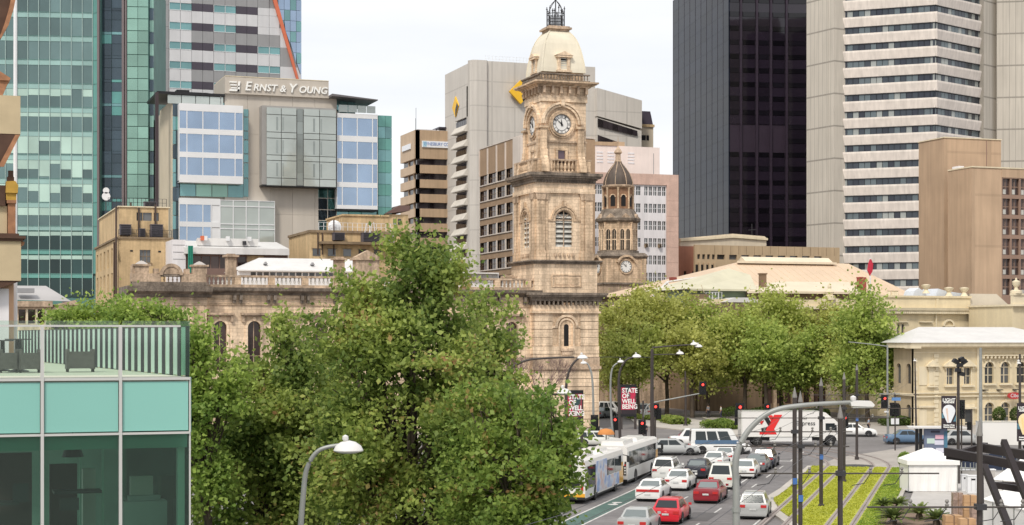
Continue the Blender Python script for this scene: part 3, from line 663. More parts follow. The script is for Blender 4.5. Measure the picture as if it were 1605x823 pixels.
# clock stage
k0, k1 = tf.U(849, 0), tf.U(919, 0); Wk = k1 - k0; zK0, zK1 = Z(272), Z(152)
part('clock_stage', MB().box(k0, k1, .12, Wk, zK0, zK1), stone_l, tw, tf)
zcl = Z(195)
for (ff, a, b) in FACES(k0, k1):
    cc = (a + b)/2; front = ff is tf
    if front: cc = tf.U(880)
    wl = MB(); archring(wl, cc, zcl, 1.42, 3.6, 0, .12, 0, 2*math.pi, 24)
    part('clock_surround', (lambda m: (archring(m, cc, zcl, 1.18, 1.4, -.28, .1, 0, 2*math.pi, 28), archring(m, cc, zcl, 1.42, 1.62, -.16, .1, 0, 2*math.pi, 28), m)[2])(MB()), stone, tw, ff)
    part('arch_surround', (lambda m: (archring(m, cc, zcl, 2.0, 2.25, -.25, .1, n=16), archring(m, cc, zcl, 2.3, 2.55, -.4, .1, n=16), m.box(cc-.2, cc+.2, -.55, .1, zcl+2.1, zcl+2.8), m)[3])(MB()), stone_l, tw, ff)
    for sx in (-1, 1):
        x = cc + sx * 2.3
        part('pilaster', MB().box(x-.38, x+.38, -.38, .1, Z(235), Z(202)).box(x-.55, x+.55, -.55, .1, Z(202), Z(199)).box(x-.45, x+.45, -.45, .1, Z(238), Z(235)), stone, tw, ff)
        part('console', MB().prismx([(.1, Z(236)), (-.4, Z(236)), (-.55, Z(246)), (-1.15, Z(262)), (-1.25, Z(271)), (.1, Z(271))][::-1], x-.42, x+.42), stone, tw, ff)
    d = part('clock_dial', MB().prism([(cc + 1.18*math.cos(i*math.pi/16), zcl + 1.18*math.sin(i*math.pi/16)) for i in range(32)], -.05, .12), dialm, tw, ff)
    mk = MB(); archring(mk, cc, zcl, 1.06, 1.12, -.08, -.04, 0, 2*math.pi, 32); archring(mk, cc, zcl, .72, .76, -.08, -.04, 0, 2*math.pi, 28)
    for i in range(12):
        t = i*math.pi/6; ca, sa = math.cos(t), math.sin(t)
        for o_ in ((-.07, .07), (0,), (-.07, 0, .07))[i % 3]:
            mk.prism([(cc + ca*.8 - sa*(o_-.02), zcl + sa*.8 + ca*(o_-.02)), (cc + ca*1.03 - sa*(o_-.02), zcl + sa*1.03 + ca*(o_-.02)), (cc + ca*1.03 - sa*(o_+.02), zcl + sa*1.03 + ca*(o_+.02)), (cc + ca*.8 - sa*(o_+.02), zcl + sa*.8 + ca*(o_+.02))], -.08, -.04)
    ob('dial_numerals', mk.mesh('dial_numerals', iron), d, ff.M)
    for nm, L_, w_, an in (('hour_hand', .68, .11, R(90 + 6)), ('minute_hand', 1.0, .07, R(90 + 48))):
        ca, sa = math.cos(an), math.sin(an)
        hm = MB().prism([(cc - sa*w_ - ca*.2, zcl + ca*w_ - sa*.2), (cc + sa*w_ - ca*.2, zcl - ca*w_ - sa*.2), (cc + ca*L_, zcl + sa*L_)], -.14, -.1); ob(nm, hm.mesh(nm, black), d, ff.M)
    part('window_surround', MB().box(cc-.75, cc-.45, -.1, .12, Z(252), Z(236)).box(cc+.45, cc+.75, -.1, .12, Z(252), Z(236)).box(cc-.8, cc+.8, -.15, .12, Z(236), Z(233)), stone, tw, ff)
    archpane(tw, ff, cc, .44, Z(256), Z(240), .08, winpurple)
    part('string_course', MB().box(a-.06, b+.06, -.12, .1, Z(224), Z(221)), stone_m, tw, ff)
part('frieze', MB().box(k0 - .1, k1 + .1, -.1, Wk + .1, Z(160), Z(150)), stone_l, tw, tf)
corbels(k0 + .15, k1 - .15, Z(136), .85, stone_m, .95, .6, .28)
for (ff, a, b) in FACES(k0 + .15, k1 - .15):
    n_ = int((b-a)/.95)
    for i in range(n_ + 1): pc('corbel', stone_l, tw, ff, a + i*(b-a)/n_ - .12, a + i*(b-a)/n_ + .12, -.25, .01, Z(150), Z(136)-.85)
part('frieze', MB().box(k0, k1, 0, Wk, Z(150), Z(137)), stone_l, tw, tf)
cornice(k0, k1, Wk, Z(137), Z(129), 1.15, stone)
# dark parapet balustrade
r0, r1 = k0 - .35, k1 + .35
for (ff, a, b) in FACES(r0, r1):
    of = -.35 if ff is tf else -.0
    part('parapet', MB().box(a, b, of, of+.3, Z(129), Z(126)).box(a, b, of, of+.3, Z(118), Z(116)), stone_d, tw, ff)
    balusters(tw, ff, a + .1, b - .1, of + .15, Z(126), Z(118) - Z(126), stone_d, .36)
part('dome_base', MB().box(k0 + .25, k1 - .25, .35, Wk - .25, Z(129), Z(113)), stone, tw, tf)
# convex square dome
mxd, myd = (k0 + k1)/2, Wk/2; hwd = (k1 - k0)/2 - .1
prof = []
zd0, zd1 = Z(113), Z(45)
for t, r in ((0, 1.0), (.1, .99), (.25, .955), (.4, .905), (.55, .845), (.68, .78), (.79, .70), (.88, .61), (.95, .51), (.99, .44), (1, .42)): prof.append((hwd * r, zd0 + (zd1 - zd0) * t))
part('dome', MB().lathe(prof, 4, (mxd, myd, 0), math.pi/4, sq=True), lead, tw, tf)
rb = MB()
for sx in (-1, 1):
    for sy in (-1, 1): rb.tube([(mxd + sx*r, myd + sy*r, z) for r, z in prof], .09, 5)
part('dome_rib', rb, lead, tw, tf)
part('dome_cap', MB().box(mxd-1.25, mxd+1.25, myd-1.25, myd+1.25, Z(45), Z(42)).box(mxd-1.5, mxd+1.5, myd-1.5, myd+1.5, Z(42), Z(39)).box(mxd-1.3, mxd+1.3, myd-1.3, myd+1.3, Z(39), Z(37)), stone_m, tw, tf)
for (ff, a, b) in FACES(k0, k1):
    cc = (a + b)/2
    dm = MB().box(cc-.75, cc-.42, .0, 2.2, Z(113), Z(90)).box(cc+.42, cc+.75, .0, 2.2, Z(113), Z(90)).box(cc-1.0, cc+1.0, -.2, 2.2, Z(90), Z(87)).prism([(cc-1.1, Z(87)), (cc+1.1, Z(87)), (cc, Z(80.5))], -.25, 2.4).box(cc-.42, cc+.42, .3, 2.2, Z(113), Z(90)).box(cc-.95, cc+.95, -.1, .2, Z(113), Z(110))
    dr = part('dormer', dm, stone_l, tw, ff); archpane(dr, ff, cc, .4, Z(108), Z(96), .24, darkin, 'dormer_opening')
    lv = MB()
    for i in range(5): lv.box(cc-.38, cc+.38, .12, .3, Z(107)+i*.28, Z(107)+i*.28+.09)
    ob('dormer_louvre', lv.mesh('dormer_louvre', louvre), dr, ff.M)
# iron crown
cr_ = MB()
for i in range(12):
    an = i*math.pi/6; x, y = mxd + 1.05*math.cos(an), myd + 1.05*math.sin(an)
    cr_.tube([(x, y, Z(37)), (x, y, Z(4 if i % 2 else 9))], .05, 4); cr_.lathe([(.03, 0), (.12, .12), (.03, .25)], 5, (x, y, Z(9 if i % 2 else 14)))
    cr_.tube([(mxd + .75*math.cos(an), myd + .75*math.sin(an), Z(37)), (mxd + .75*math.cos(an), myd + .75*math.sin(an), Z(18))], .035, 4)
for py in (34, 25, 16):
    cr_.tube([(mxd + 1.05*math.cos(t*math.pi/8), myd + 1.05*math.sin(t*math.pi/8), Z(py)) for t in range(17)], .045, 4)
for i in range(4):
    an = i*math.pi/2 + .4; cr_.tube([(mxd + math.cos(an)*r, myd + math.sin(an)*r, Z(q)) for r, q in ((1.05, 12), (.95, 6), (.6, 0), (.25, -4), (0, -8))], .05, 4)
cr_.tube([(mxd, myd, Z(37)), (mxd, myd, Z(-16))], .07, 5)
part('iron_crown', cr_, iron, tw, tf)
# ---------------------------------------------------------------- town hall tower
hf = fr(941, 290); ht = thing('clock_tower', 'smaller dark domed stone clock tower standing to the right of the tall one', 'clock tower', hf.M)
def HZ(py): return hf.Z(py, hf.U(975))
h0, h1 = hf.U(951), hf.U(1012); hw_ = h1 - h0; hx, hy = (h0 + h1)/2, hw_/2
part('tower_base', MB().box(h0 - .5, h1 + .5, -.5, hw_, 0, HZ(446)), stone_m, ht, hf)
part('string_course', MB().box(h0 - .7, h1 + .7, -.8, hw_, HZ(446), HZ(443)).box(h0-.8, h1+.8, -.9, hw_, HZ(474), HZ(470)), stone_d, ht, hf)
part('clock_stage', MB().box(h0, h1, 0, hw_, HZ(446), HZ(404)), stone, ht, hf)
for (ff, a, b) in ((hf, h0, h1), (hf.side(h0, hw_), 0, hw_)):
    cc = (a+b)/2 + (.35 if ff is hf else 0); z_ = HZ(418)
    if ff is hf: cc = hf.U(981)
    d = part('clock_dial', MB().prism([(cc + 1.05*math.cos(i*math.pi/14), z_ + 1.05*math.sin(i*math.pi/14)) for i in range(28)], -.12, .1), dialm, ht, ff)
    mk = MB(); archring(mk, cc, z_, .97, 1.02, -.15, -.1, 0, 2*math.pi, 24)
    for i in range(12):
        t = i*math.pi/6; mk.tube([(cc+.72*math.cos(t), -.14, z_+.72*math.sin(t)), (cc+.92*math.cos(t), -.14, z_+.92*math.sin(t))], .05, 4)
    ob('dial_numerals', mk.mesh('dial_numerals', iron), d, ff.M)
    for nm, L_, an in (('hour_hand', .55, R(96)), ('minute_hand', .9, R(136))):
        ob(nm, MB().tube([(cc, -.17, z_), (cc + L_*math.cos(an), -.17, z_ + L_*math.sin(an))], .06, 4, .03).mesh(nm, black), d, ff.M)
    m = MB(); archring(m, cc, z_, 1.1, 1.3, -.2, .1, 0, 2*math.pi, 24); archring(m, cc, z_ + .1, 1.6, 1.95, -.5, .2, .35, math.pi-.35, 12)
    m.box(a-.1, a+.75, -.12, .1, HZ(446), HZ(405)).box(b-.75, b+.1, -.12, .1, HZ(446), HZ(405)); part('clock_surround', m, stone, ht, ff)
part('ledge', MB().lathe([(hw_/2+.15, 0), (hw_/2+.4, .4), (hw_/2-.1, 1.0)], 4, (hx, hy, HZ(405)), math.pi/4, sq=True), stone_d, ht, hf)
part('stage', MB().lathe([(3.0, HZ(400)), (3.0, HZ(346))], 8, (hx, hy, 0), math.pi/8, sq=True), stone, ht, hf)
part('parapet', MB().lathe([(3.35, HZ(402)), (3.35, HZ(392)), (3.05, HZ(392))], 8, (hx, hy, 0), math.pi/8, sq=True), stone_d, ht, hf)
for k in range(5, 8 + 1):                                                       # the octagon's faces towards us
    an = k*math.pi/4 - math.pi/2*0
for k, ad in enumerate((-90, -135, -45, 180)):
    an = R(ad); c = hf.P + hf.u*(hx + 3.0*math.cos(an)) + hf.w*(hy + 3.0*math.sin(an)); f8 = Fr(c, hf.ang - ad - 90)
    for s_ in (-.55, .55):
        archpane(ht, f8, s_, .36, HZ(391), HZ(362), -.06, darkin, 'gothic_window')
        m = MB(); archring(m, s_, HZ(362), .36, .5, -.2, 0, n=8); m.box(s_-.5, s_-.36, -.2, 0, HZ(391), HZ(362)).box(s_+.36, s_+.5, -.2, 0, HZ(391), HZ(362)).box(s_-.03, s_+.03, -.14, 0, HZ(391), HZ(360)).box(s_-.36, s_+.36, -.14, 0, HZ(375)-.06, HZ(375)+.1); part('window_surround', m, stone_l, ht, f8)
    m = MB(); m.prism([(-1.25, HZ(343)), (1.25, HZ(343)), (0, HZ(334))], -.6, 0); part('gable', m, stone_m, ht, f8)
for k in range(8):
    an = R(22.5 + 45*k); x, y = hx + 3.2*math.cos(an), hy + 3.2*math.sin(an)
    part('column', MB().lathe([(.26, HZ(391)), (.2, HZ(388)), (.2, HZ(351)), (.3, HZ(347))], 8, (x, y, 0)), stone, ht, hf, smooth=30)
part('cornice', MB().lathe([(3.1, HZ(348)), (3.55, HZ(345)), (3.65, HZ(341)), (3.3, HZ(338)), (2.7, HZ(328)), (2.5, HZ(326))], 8, (hx, hy, 0), math.pi/8, sq=True), stone_d, ht, hf)
part('belfry', MB().lathe([(2.35, HZ(327)), (2.35, HZ(292))], 8, (hx, hy, 0), math.pi/8, sq=True), mat('lantern stone', (.30,.17,.10), .8, var=.2, stain=.3), ht, hf)
for k, ad in enumerate((-90, -135, -45, 180)):
    an = R(ad); c = hf.P + hf.u*(hx + 2.35*math.cos(an)) + hf.w*(hy + 2.35*math.sin(an)); f8 = Fr(c, hf.ang - ad - 90)
    archpane(ht, f8, 0, .42, HZ(322), HZ(308), -.05, darkin, 'belfry_opening'); m = MB(); archring(m, 0, HZ(308), .42, .58, -.15, 0, n=8); part('arch_surround', m, stone, ht, f8)
for k in range(8):
    an = R(22.5 + 45*k); x, y = hx + 2.62*math.cos(an), hy + 2.62*math.sin(an)
    part('column', MB().lathe([(.22, HZ(326)), (.17, HZ(323)), (.17, HZ(296)), (.25, HZ(292))], 8, (x, y, 0)), stone, ht, hf, smooth=30)
part('cornice', MB().lathe([(2.6, HZ(293)), (2.9, HZ(291)), (2.95, HZ(289)), (2.6, HZ(288))], 16, (hx, hy, 0)), stone_m, ht, hf)
zA, zB2 = HZ(288), HZ(250)
part('dome', MB().lathe([(2.6*r, zA + (zB2-zA)*t) for t, r in ((0,1),(.12,.99),(.3,.92),(.5,.78),(.68,.58),(.82,.40),(.92,.27),(1,.22))], 16, (hx, hy, 0)), browndome, ht, hf, smooth=50)
m = MB()
for k in range(8):
    an = k*math.pi/4 + .2; m.tube([(hx + 2.62*r*math.cos(an), hy + 2.62*r*math.sin(an), zA + (zB2-zA)*t) for t, r in ((0,1),(.12,.99),(.3,.92),(.5,.78),(.68,.58),(.82,.40),(.92,.27),(1,.22))], .07, 4)
part('dome_rib', m, stone_m, ht, hf)
part('lantern', MB().lathe([(.62, HZ(250)), (.5, HZ(247)), (.45, HZ(238)), (.75, HZ(236)), (.7, HZ(234)), (.42, HZ(230)), (.12, HZ(226)), (.05, HZ(224)), (.05, HZ(220)), (.14, HZ(218)), (.05, HZ(216)), (.03, HZ(209))], 10, (hx, hy, 0)), stone_m, ht, hf, smooth=40)
# building below the town hall tower
f_ = fr(938, 262); b = bld('stone_building', 'stone building with small balustrade at the foot of the smaller clock tower', f_)
part('wall', MB().box(f_.U(900), f_.U(1016), 0, 14, 0, f_.Zp(960, 486)), stone_m, b, f_); part('parapet', MB().box(f_.U(900), f_.U(1017), -.3, .2, f_.Zp(960,486), f_.Zp(960,480)).box(f_.U(900), f_.U(1017), -.6, .2, f_.Zp(960,478), f_.Zp(960,474)), stone_d, b, f_)
balusters(b, f_, f_.U(938), f_.U(952), -.1, f_.Zp(960,480), .6, stone, .42)

# ---------------------------------------------------------------- green glass tower on the left
f = fr(148, 275, 13.6); b = bld('glass_tower', 'tall green glass office tower with pale blinds on the far left', f)
U = lambda p, w=0: f.U(p, w); u0 = U(148); zz = lambda py: f.Z(py, u0)
cols = [-9, 8.5, 26.8, 43.6, 60.6, 78, 94.7, 111.8, 129, 145]; fl = [zz(20.5 + 37.15*k) for k in range(-1, 12)] ; fh = fl[0] - fl[1]
part('core', MB().box(U(-14), U(157), .25, 26, 0, fl[0] + fh), mat('green mullion', (.10,.22,.20), .5), b, f)
for k, z in enumerate(fl):
    sh = .85
    for i in range(len(cols)-1):
        a, c = U(cols[i]) + .05, U(cols[i+1]) - .05
        if k >= 10: pc('spandrel_panel', gr_spd if k < 11 else gr_edge, b, f, a, c, .05, .2, z - .7, z)
        else: pc('spandrel_panel', gr_spd, b, f, a, c, .05, .2, z - sh, z)
        zt, zb = z - sh - .05, z - fh + .05
        if k == 0: pass
        bl = 0
        if k in (4,): bl = rnd.choice((0, .35, .35, .4))
        elif k == 5: bl = .22
        elif k in (6,): bl = rnd.choice((.95, .95, .95, .25))
        elif k == 7: bl = rnd.choice((.2, .5, .95, .5, .9))
        elif k == 8: bl = rnd.choice((.15, .4, 1, .5, .2))
        elif k in (9,): bl = .42
        elif k in (10, 11): bl = rnd.choice((.22, .25))
        zm = zt - (zt - zb)*bl
        if bl > 0: pc('blind', gr_bld, b, f, a, c, .08, .2, zm + .03, zt)
        if bl < 1: pc('window_pane', gr_low if k >= 10 else gr_vis, b, f, a, c, .10, .22, zb, zm)
    mbm = MB().box(U(-14), U(150), -.06, .1, z - .02, z + .05)
    part('transom', mbm, MT['green mullion'], b, f)
mm = MB()
for p in cols: mm.box(U(p) - .045, U(p) + .045, -.08, .2, zz(463), fl[0] + fh)
part('mullion', mm, mat('pale green mullion', (.36,.48,.46), .4), b, f)
for k in range(13): pc('corner_panel', gr_edge, b, f, U(146), U(152.5), .0, .3, fl[0] + fh - (k+1)*fh + .06, fl[0] + fh - k*fh)
pc('fin', finm, b, f, U(153.3), U(156.5), -.9, .5, 0, fl[0] + fh)
f2 = f.off(U(157), 2.2); U2 = lambda p: f2.U(p); z2 = lambda py: f2.Z(py, f2.U(180))
part('core', MB().box(-.6, U2(238) , .3, 22, 0, z2(-40)), MT['green mullion'], b, f2)
for k in range(26):
    za, zb = z2(-6 + 18.7*k + 18.2), z2(-6 + 18.7*k)
    if za < 2: break
    for (p, q) in ((158, 174.5), (175.3, 191)):
        thin = k % 2 == 0
        pc('window_pane', gr_dark, b, f2, U2(p), U2(q), .1, .25, za, zb - (.45 if k % 2 else 0)); 
        if k % 2: pc('spandrel_panel', teal if k % 6 == 3 else gr_dark, b, f2, U2(p), U2(q), .02, .2, zb - .42, zb)
    for (p, q) in ((201, 217), (217.6, 233.5)):
        pc('window_pane', gr_cell, b, f2, U2(p), U2(q), -1.2, -1.0, za + .06, zb)
    pc('window_pane', gr_dark if k % 2 else gr_cell, b, f2, U2(235), U2(241), -.2, 0, za + .04, zb)
part('bay', MB().box(U2(200.5), U2(234), -.98, .3, 2, z2(-40)), MT['green mullion'], b, f2)
part('fin', MB().box(U2(192.5), U2(196), -1.4, .3, 0, z2(-40)).box(U2(197), U2(199.8), -1.2, .3, 0, z2(-40)), finm, b, f2)
# rooftop dishes in front of it
f3 = fr(166, 245); t = thing('satellite_dish', 'pair of small white dishes on a mast beside the ochre block', 'antenna', f3.M)
m = MB().tube([(0,0,f3.Z(330)), (0,0,f3.Z(294))], .08, 5); part('mast', m, iron, t, f3)
for z, r in ((299, .45), (308, .6)): part('dish', MB().lathe([(.05, .2), (r*.7, .1), (r, -.1), (r*.97, -.12), (0, .15)], 12).mesh('dish', whitef) and MB().prism([(r*math.cos(i*math.pi/8), f3.Z(z)+r*math.sin(i*math.pi/8)) for i in range(16)], -.35, -.15), whitef, t, f3)

# ---------------------------------------------------------------- grey panelled tower behind, with orange strip
f = fr(265, 330); b = bld('office_tower', 'grey panelled tower with an orange diagonal strip behind the beige building', f)
U = lambda p, w=0: f.U(p, w); u0 = U(265); zz = lambda py: f.Z(py, u0)
part('core', MB().box(U(241), U(471.5), .3, 30, 0, zz(-60)), mdgrey, b, f)
pc('corner_strip', mat('pale corner metal', (.62,.61,.62), .5), b, f, U(240.5), U(247), -.1, .3, 0, zz(-60))
for k in range(6): pc('wall_panel', mdgrey, b, f, U(247.3), U(264.6), 0, .3, zz(8 + 34*k) + .04, zz(8 + 34*k - 34))
cx_ = [265.2, 282.7, 300.5, 317.7, 335, 352.7, 369.7, 387, 404, 422, 439]
topx = lambda z: U(432) + (U(473) - U(432)) * (zz(-2) - z) / (zz(-2) - f.Z(125, U(473)))    # strip line
for k in range(-1, 7):
    y0 = 3 + 30.7*k; zt, zb, zn = zz(y0), zz(y0 + 11.8), zz(y0 + 30.7)
    for i in range(len(cx_)-1):
        a, c = U(cx_[i]) + .03, U(cx_[i+1]) - .03
        if c > topx(zb): c = topx(zn) if False else c
        if a > topx(zt) - .3: continue
        c2 = min(c, topx(zt))
        kind = 'w' if i in (0,1,4,5) else ('d' if i in (2,3,6,7) else ('w' if k in (2,3) else 'g'))
        if kind == 'w':
            p = pc('window_pane', teal, b, f, a, c2, .12, .28, zb, zt)
            fm = MB().box(-.04, .03, -.16, 0, 0, zt-zb).box(0, c2-a, -.16, 0, -.04, .05).box(0, c2-a, -.16, 0, zt-zb-.05, zt-zb)
            kk = ('wf', round(c2-a, 1));
            if kk not in BC: BC[kk] = fm.mesh('window_frame', whitef)
            ob('window_frame', BC[kk], p, f.M @ Matrix.Translation((a, .12, zb)))
        else: pc('wall_panel', dkpanel if kind == 'd' else ltgrey, b, f, a, c2, 0, .28, zb, zt)
        dark = (k % 2 == 1 and i >= 2) 
        c3 = min(c, topx(zb)); 
        pc('wall_panel', mdgrey if dark else ltgrey, b, f, a, c3, .02, .28, zn + .03, zb - .03)
# fill right up to the strip, then the blue glazed flank
for k in range(-1, 5):
    y0 = 3 + 30.7*k; zt, zn = zz(y0), zz(y0 + 30.7)
    a = U(cx_[-1]) + .03
    if k >= 0: part('wall_panel', MB().prism([(a if topx(zt) > a else topx(zt), zt), (a, zn), (topx(zn), zn), (topx(zt), zt)][::1] if topx(zt) > a else [(a, zn), (topx(zn), zn), (a, f.Z(0, a) if False else zn + (zt-zn)*.9)], .02, .28), ltgrey if k % 2 else mdgrey, b, f)
part('orange_strip', MB().prism([(topx(zz(-30)) - .1, zz(-30)), (U(471), zz(126) - 1.5), (U(474), zz(126)-1.5), (topx(zz(-30)) + .75, zz(-30))], -.5, .1), orange, b, f)
for k in range(10):
    zt, zb = zz(-30 + 17*k), zz(-30 + 17*k + 16.5)
    for j in range(4):
        a = U(436 + 9.4*j) + .03; c = U(436 + 9.4*(j+1)) - .03
        if a > U(472.5): continue
        l0, l1 = max(a, topx(zt) + .2), max(a, topx(zb) + .2); c = min(c, U(472.3))
        if l0 >= c: continue
        part('glass_panel', MB().prism([(min(l1, c), zb), (c, zb), (c, zt), (l0, zt)], -.05, .1), blue if (k+j) % 3 else teal, b, f)

# ---------------------------------------------------------------- beige office with the roof sign
f = fr(352, 262); b = bld('office_building', 'beige office building with white roof lettering and jutting glass bays', f)
U = lambda p, w=0: f.U(p, w)
def zz(py, p=352, w=0): return f.Zp(p, py, w)
part('wall', MB().box(U(270), U(530), .3, 24, 0, zz(166)), eybeige, b, f)
nx = 6; 
for i in range(5):
    for j in range(7):
        a, c = U(352) + (U(528)-U(352))*i/5, U(352) + (U(528)-U(352))*(i+1)/5; z1 = zz(146) - j*6.2
        pc('wall_panel', eybeige, b, f, a + .015, c - .015, 0, .3, max(z1 - 6.18, .5), z1)
part('sign_wall', MB().box(U(352), U(514), -.5, 10, zz(146), zz(120)).box(U(351.5), U(514.5), -.55, 10.1, zz(147), zz(146)), eybeige, b, f)
part('roof_edge', MB().box(U(352), U(514), -.56, 10, zz(120), zz(119)), cream2, b, f)
tz = zz(135.5); letm = mat('white sign lettering', (.82,.82,.80), .4, var=.03)
h_ = 1.35
g0 = U(358, -.6)
lg = MB()                                                                         # the square emblem with three bars
for i in range(3): lg.prism([(g0 + .1 + .13*i, tz + .55 - .45*i), (g0 + 1.25 - .0*i, tz + .55 - .45*i), (g0 + 1.3, tz + .75 - .45*i), (g0 + .2 + .13*i, tz + .75 - .45*i)], -.75, -.5)
lg.prism([(g0 + 1.4, tz - .1), (g0 + 1.7, tz - .1), (g0 + 1.85, tz + .78), (g0 + 1.55, tz + .78)], -.75, -.5).prism([(g0 + .1, tz - .75), (g0 + 1.65, tz - .75), (g0 + 1.75, tz - .45), (g0 + .2, tz - .45)], -.75, -.5).prism([(g0+1.35, tz-.75),(g0+1.65, tz-.75),(g0+1.8, tz+.1),(g0+1.5, tz+.1)], -.75, -.5)
part('emblem', lg, letm, b, f)
x = U(383, -.6)
for word, big in (('E', 1), ('RNST', 0), ('&', 0), ('Y', 1), ('OUNG', 0)):
    size = 1.95 if big else 1.5
    o_ = text('lettering', word, size, letm, b, f.M @ Matrix.Translation((x, -.62, tz - .05 + (0 if not big else .12))), .10, .22, 'LEFT', .03, 1.0)
    wdt = max(v.co.x for v in o_.data.vertices); x += wdt + (.10 if word in 'EY' else .28)
print('sign ends at', x, 'want', U(512))
# roof deck at left, black edge, glass rail
part('roof_edge', MB().box(U(246), U(352), -.4, 12, zz(152), zz(148)).box(U(280), U(300), 2, 8, zz(148), zz(141)).box(U(300), U(330), 2, 8, zz(148), zz(144)), black, b, f)
for i in range(4): pc('glass_rail', greyglass, b, f, U(262) + i*(U(350)-U(262))/4 + .05, U(262) + (i+1)*(U(350)-U(262))/4 - .05, -.2, -.1, zz(166), zz(153))
sf = f.side(U(270), f.W(251, U(270)))
part('side_wall', MB().box(0, f.W(251, U(270)), -.05, .3, 0, zz(160)), eycream, b, sf)
part('corner_column', MB().box(U(243.5), U(248), -.5, .6, 0, zz(150)), mat('dark brown column', (.05,.035,.04), .5), b, f)
for k in range(12):
    zt = zz(164 + 22*k); zb = zz(164 + 22*k + 21)
    pc('window_pane', teal if k % 3 else gr_dark, b, f, U(270.5), U(275.5), -.1, .25, zb, zt); pc('window_pane', gr_dark, b, f, U(276), U(281), -.1, .25, zb, zt)
def bay(U0p, U1p, w, ytop, bands, mull, m, frame, ref, name='window_pane', back=True, z0=None):
    """projecting box: bands = glass rows (y0,y1) at column ref"""
    fz = lambda py: f.Zp(ref, py, w)
    A, B = U(U0p, w), U(U1p, w); xs = [A] + [U(p, w) for p in mull] + [B]
    zt, zb = fz(ytop[0]), fz(ytop[1])
    cols = [(xs[i] + .07, xs[i+1] - .07) for i in range(len(xs)-1)]; rows = [(fz(q), fz(p)) for p, q in bands]
    openwall('bay_frame', b, f, frame, A, B, zb, zt, cols, rows, w, .25)
    part('bay_body', MB().box(A + .02, B - .02, w + .25, .0, zb + .02, zt - .02), frame, b, f)
    panes(b, f, cols, rows, m, w + .10, name)
bay(281, 381, -2.0, (161.5, 285.5), [(173,200.5), (209,237.5), (246,273.5)], [293, 318, 343.5, 368.5], blue, whitef, 281)
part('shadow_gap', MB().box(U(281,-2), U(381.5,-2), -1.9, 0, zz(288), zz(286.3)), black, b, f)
for k, (y0, y1) in enumerate(((170,182),(183,204),(205,218),(219,240),(241,254),(255,278),(279,308))): pc('window_pane', teal, b, f, U(381.5), U(389), -.15, .2, zz(y1)+.05, zz(y0))
for i in range(4): pc('window_pane', gr_cell if i in (1,2) else teal, b, f, U(281)+.1 + i*(U(381)-U(281))/4, U(281) + (i+1)*(U(381)-U(281))/4, -.15, .2, zz(309), zz(287))
bay(281, 345, -1.2, (310, 400), [(320,347), (355,384)], [293, 318, 331], lambda c, a: blue if c < U(330, -1.2) - .3 else whitef, whitef, 281)
bay(345, 431, -1.2, (313, 400), [(314,322), (323.5,350), (351.5,357.5), (359,398)], [365.7, 386, 406], greyglass, whitef, 345)
# grey frosted double bay
Wb_ = -2.4
part('bay_body', MB().box(U(411, Wb_), U(527, Wb_), Wb_ + .3, 0, zz(291, 411), zz(168, 411)), mat('bay metal', (.30,.29,.28), .5), b, f)
fz = lambda py: f.Zp(417, py, Wb_)
for (xs, dim) in (((417.6, 441, 465), 0), ((475.7, 501, 527), 0)):
    for i in range(2):
        a, c = U(xs[i], Wb_) + .05, U(xs[i+1], Wb_) - .05
        for (y0, y1) in ((168,178.5), (179.5,206), (207,215.5), (216.5,242), (243,250.5), (251.5,278), (279,290)):
            p = pc('window_pane' if y1 - y0 > 12 else 'spandrel_panel', greyglass, b, f, a, c, Wb_, Wb_ + .25, fz(y1), fz(y0))
            if y1 - y0 > 12:
                e = MB().box(c - a - .75, c - a - .5, -.05, 0, .3, fz(y0)-fz(y1)-.3) if i == 0 else MB().box(.1, .3, -.05, 0, .3, fz(y0)-fz(y1)-.3)
                kk = ('blindgap', i)
                if kk not in BC: BC[kk] = e.mesh('blind_gap', greyglass_d)
                ob('blind_gap', BC[kk], p, f.M @ Matrix.Translation((a, Wb_, fz(y1))))
for k in range(6): pc('recess_panel', greyglass_d, b, f, U(466, Wb_), U(475, Wb_), Wb_ + .12, Wb_ + .32, fz(168 + 20.3*(k+1)) + .03, fz(168 + 20.3*k))
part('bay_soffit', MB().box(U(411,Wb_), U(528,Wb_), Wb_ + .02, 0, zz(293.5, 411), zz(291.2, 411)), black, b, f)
bay(528, 592, -1.6, (177, 327), [(184,212), (221,248), (256,285), (293,321)], [536.6, 560, 584], blue, whitef, 528)
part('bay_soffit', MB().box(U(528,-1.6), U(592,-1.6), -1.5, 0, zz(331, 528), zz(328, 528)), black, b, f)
part('wall', MB().box(U(499), U(613), .4, 20, 0, zz(182, 592)), MT['green mullion'], b, f)
for k in range(9):
    y0 = 181 + 18*k; 
    for (p, q) in ((592.5, 603), (603.4, 613.5)): pc('window_pane', teal if k % 2 else gr_edge, b, f, U(p), U(q), -.2, .4, f.Zp(592, y0 + 17.5), f.Zp(592, y0))
for (p, q) in ((499,513), (514,527), (528,546), (547,566), (567,590)):
    for (y0, y1) in ((296,310), (311,328), (329,345), (346,362)):
        pc('window_pane', teal if (p + y0) % 3 else gr_dark, b, f, U(p), U(q), 0, .4, zz(y1, 500), zz(y0, 500))
part('canopy', MB().prism([(U(514), zz(146.5)), (U(585), zz(150.5)), (U(585), zz(149)), (U(514), zz(143))], -3, 8).box(U(519), U(520), 1, 1.3, zz(176), zz(147)).box(U(516), U(524), 3, 5, zz(170), zz(147)), mat('dark roof metal', (.13,.12,.13), .5), b, f)
for i in range(4): pc('glass_rail', greyglass, b, f, U(528) + i*1.5, U(528) + i*1.5 + 1.4, -1.5, -1.4, zz(177, 528), zz(166, 528))
for i in range(3): pc('window_pane', teal, b, f, U(522) + i*1.35, U(522) + i*1.35 + 1.28, 1.5, 1.7, zz(176, 528), zz(156, 528))
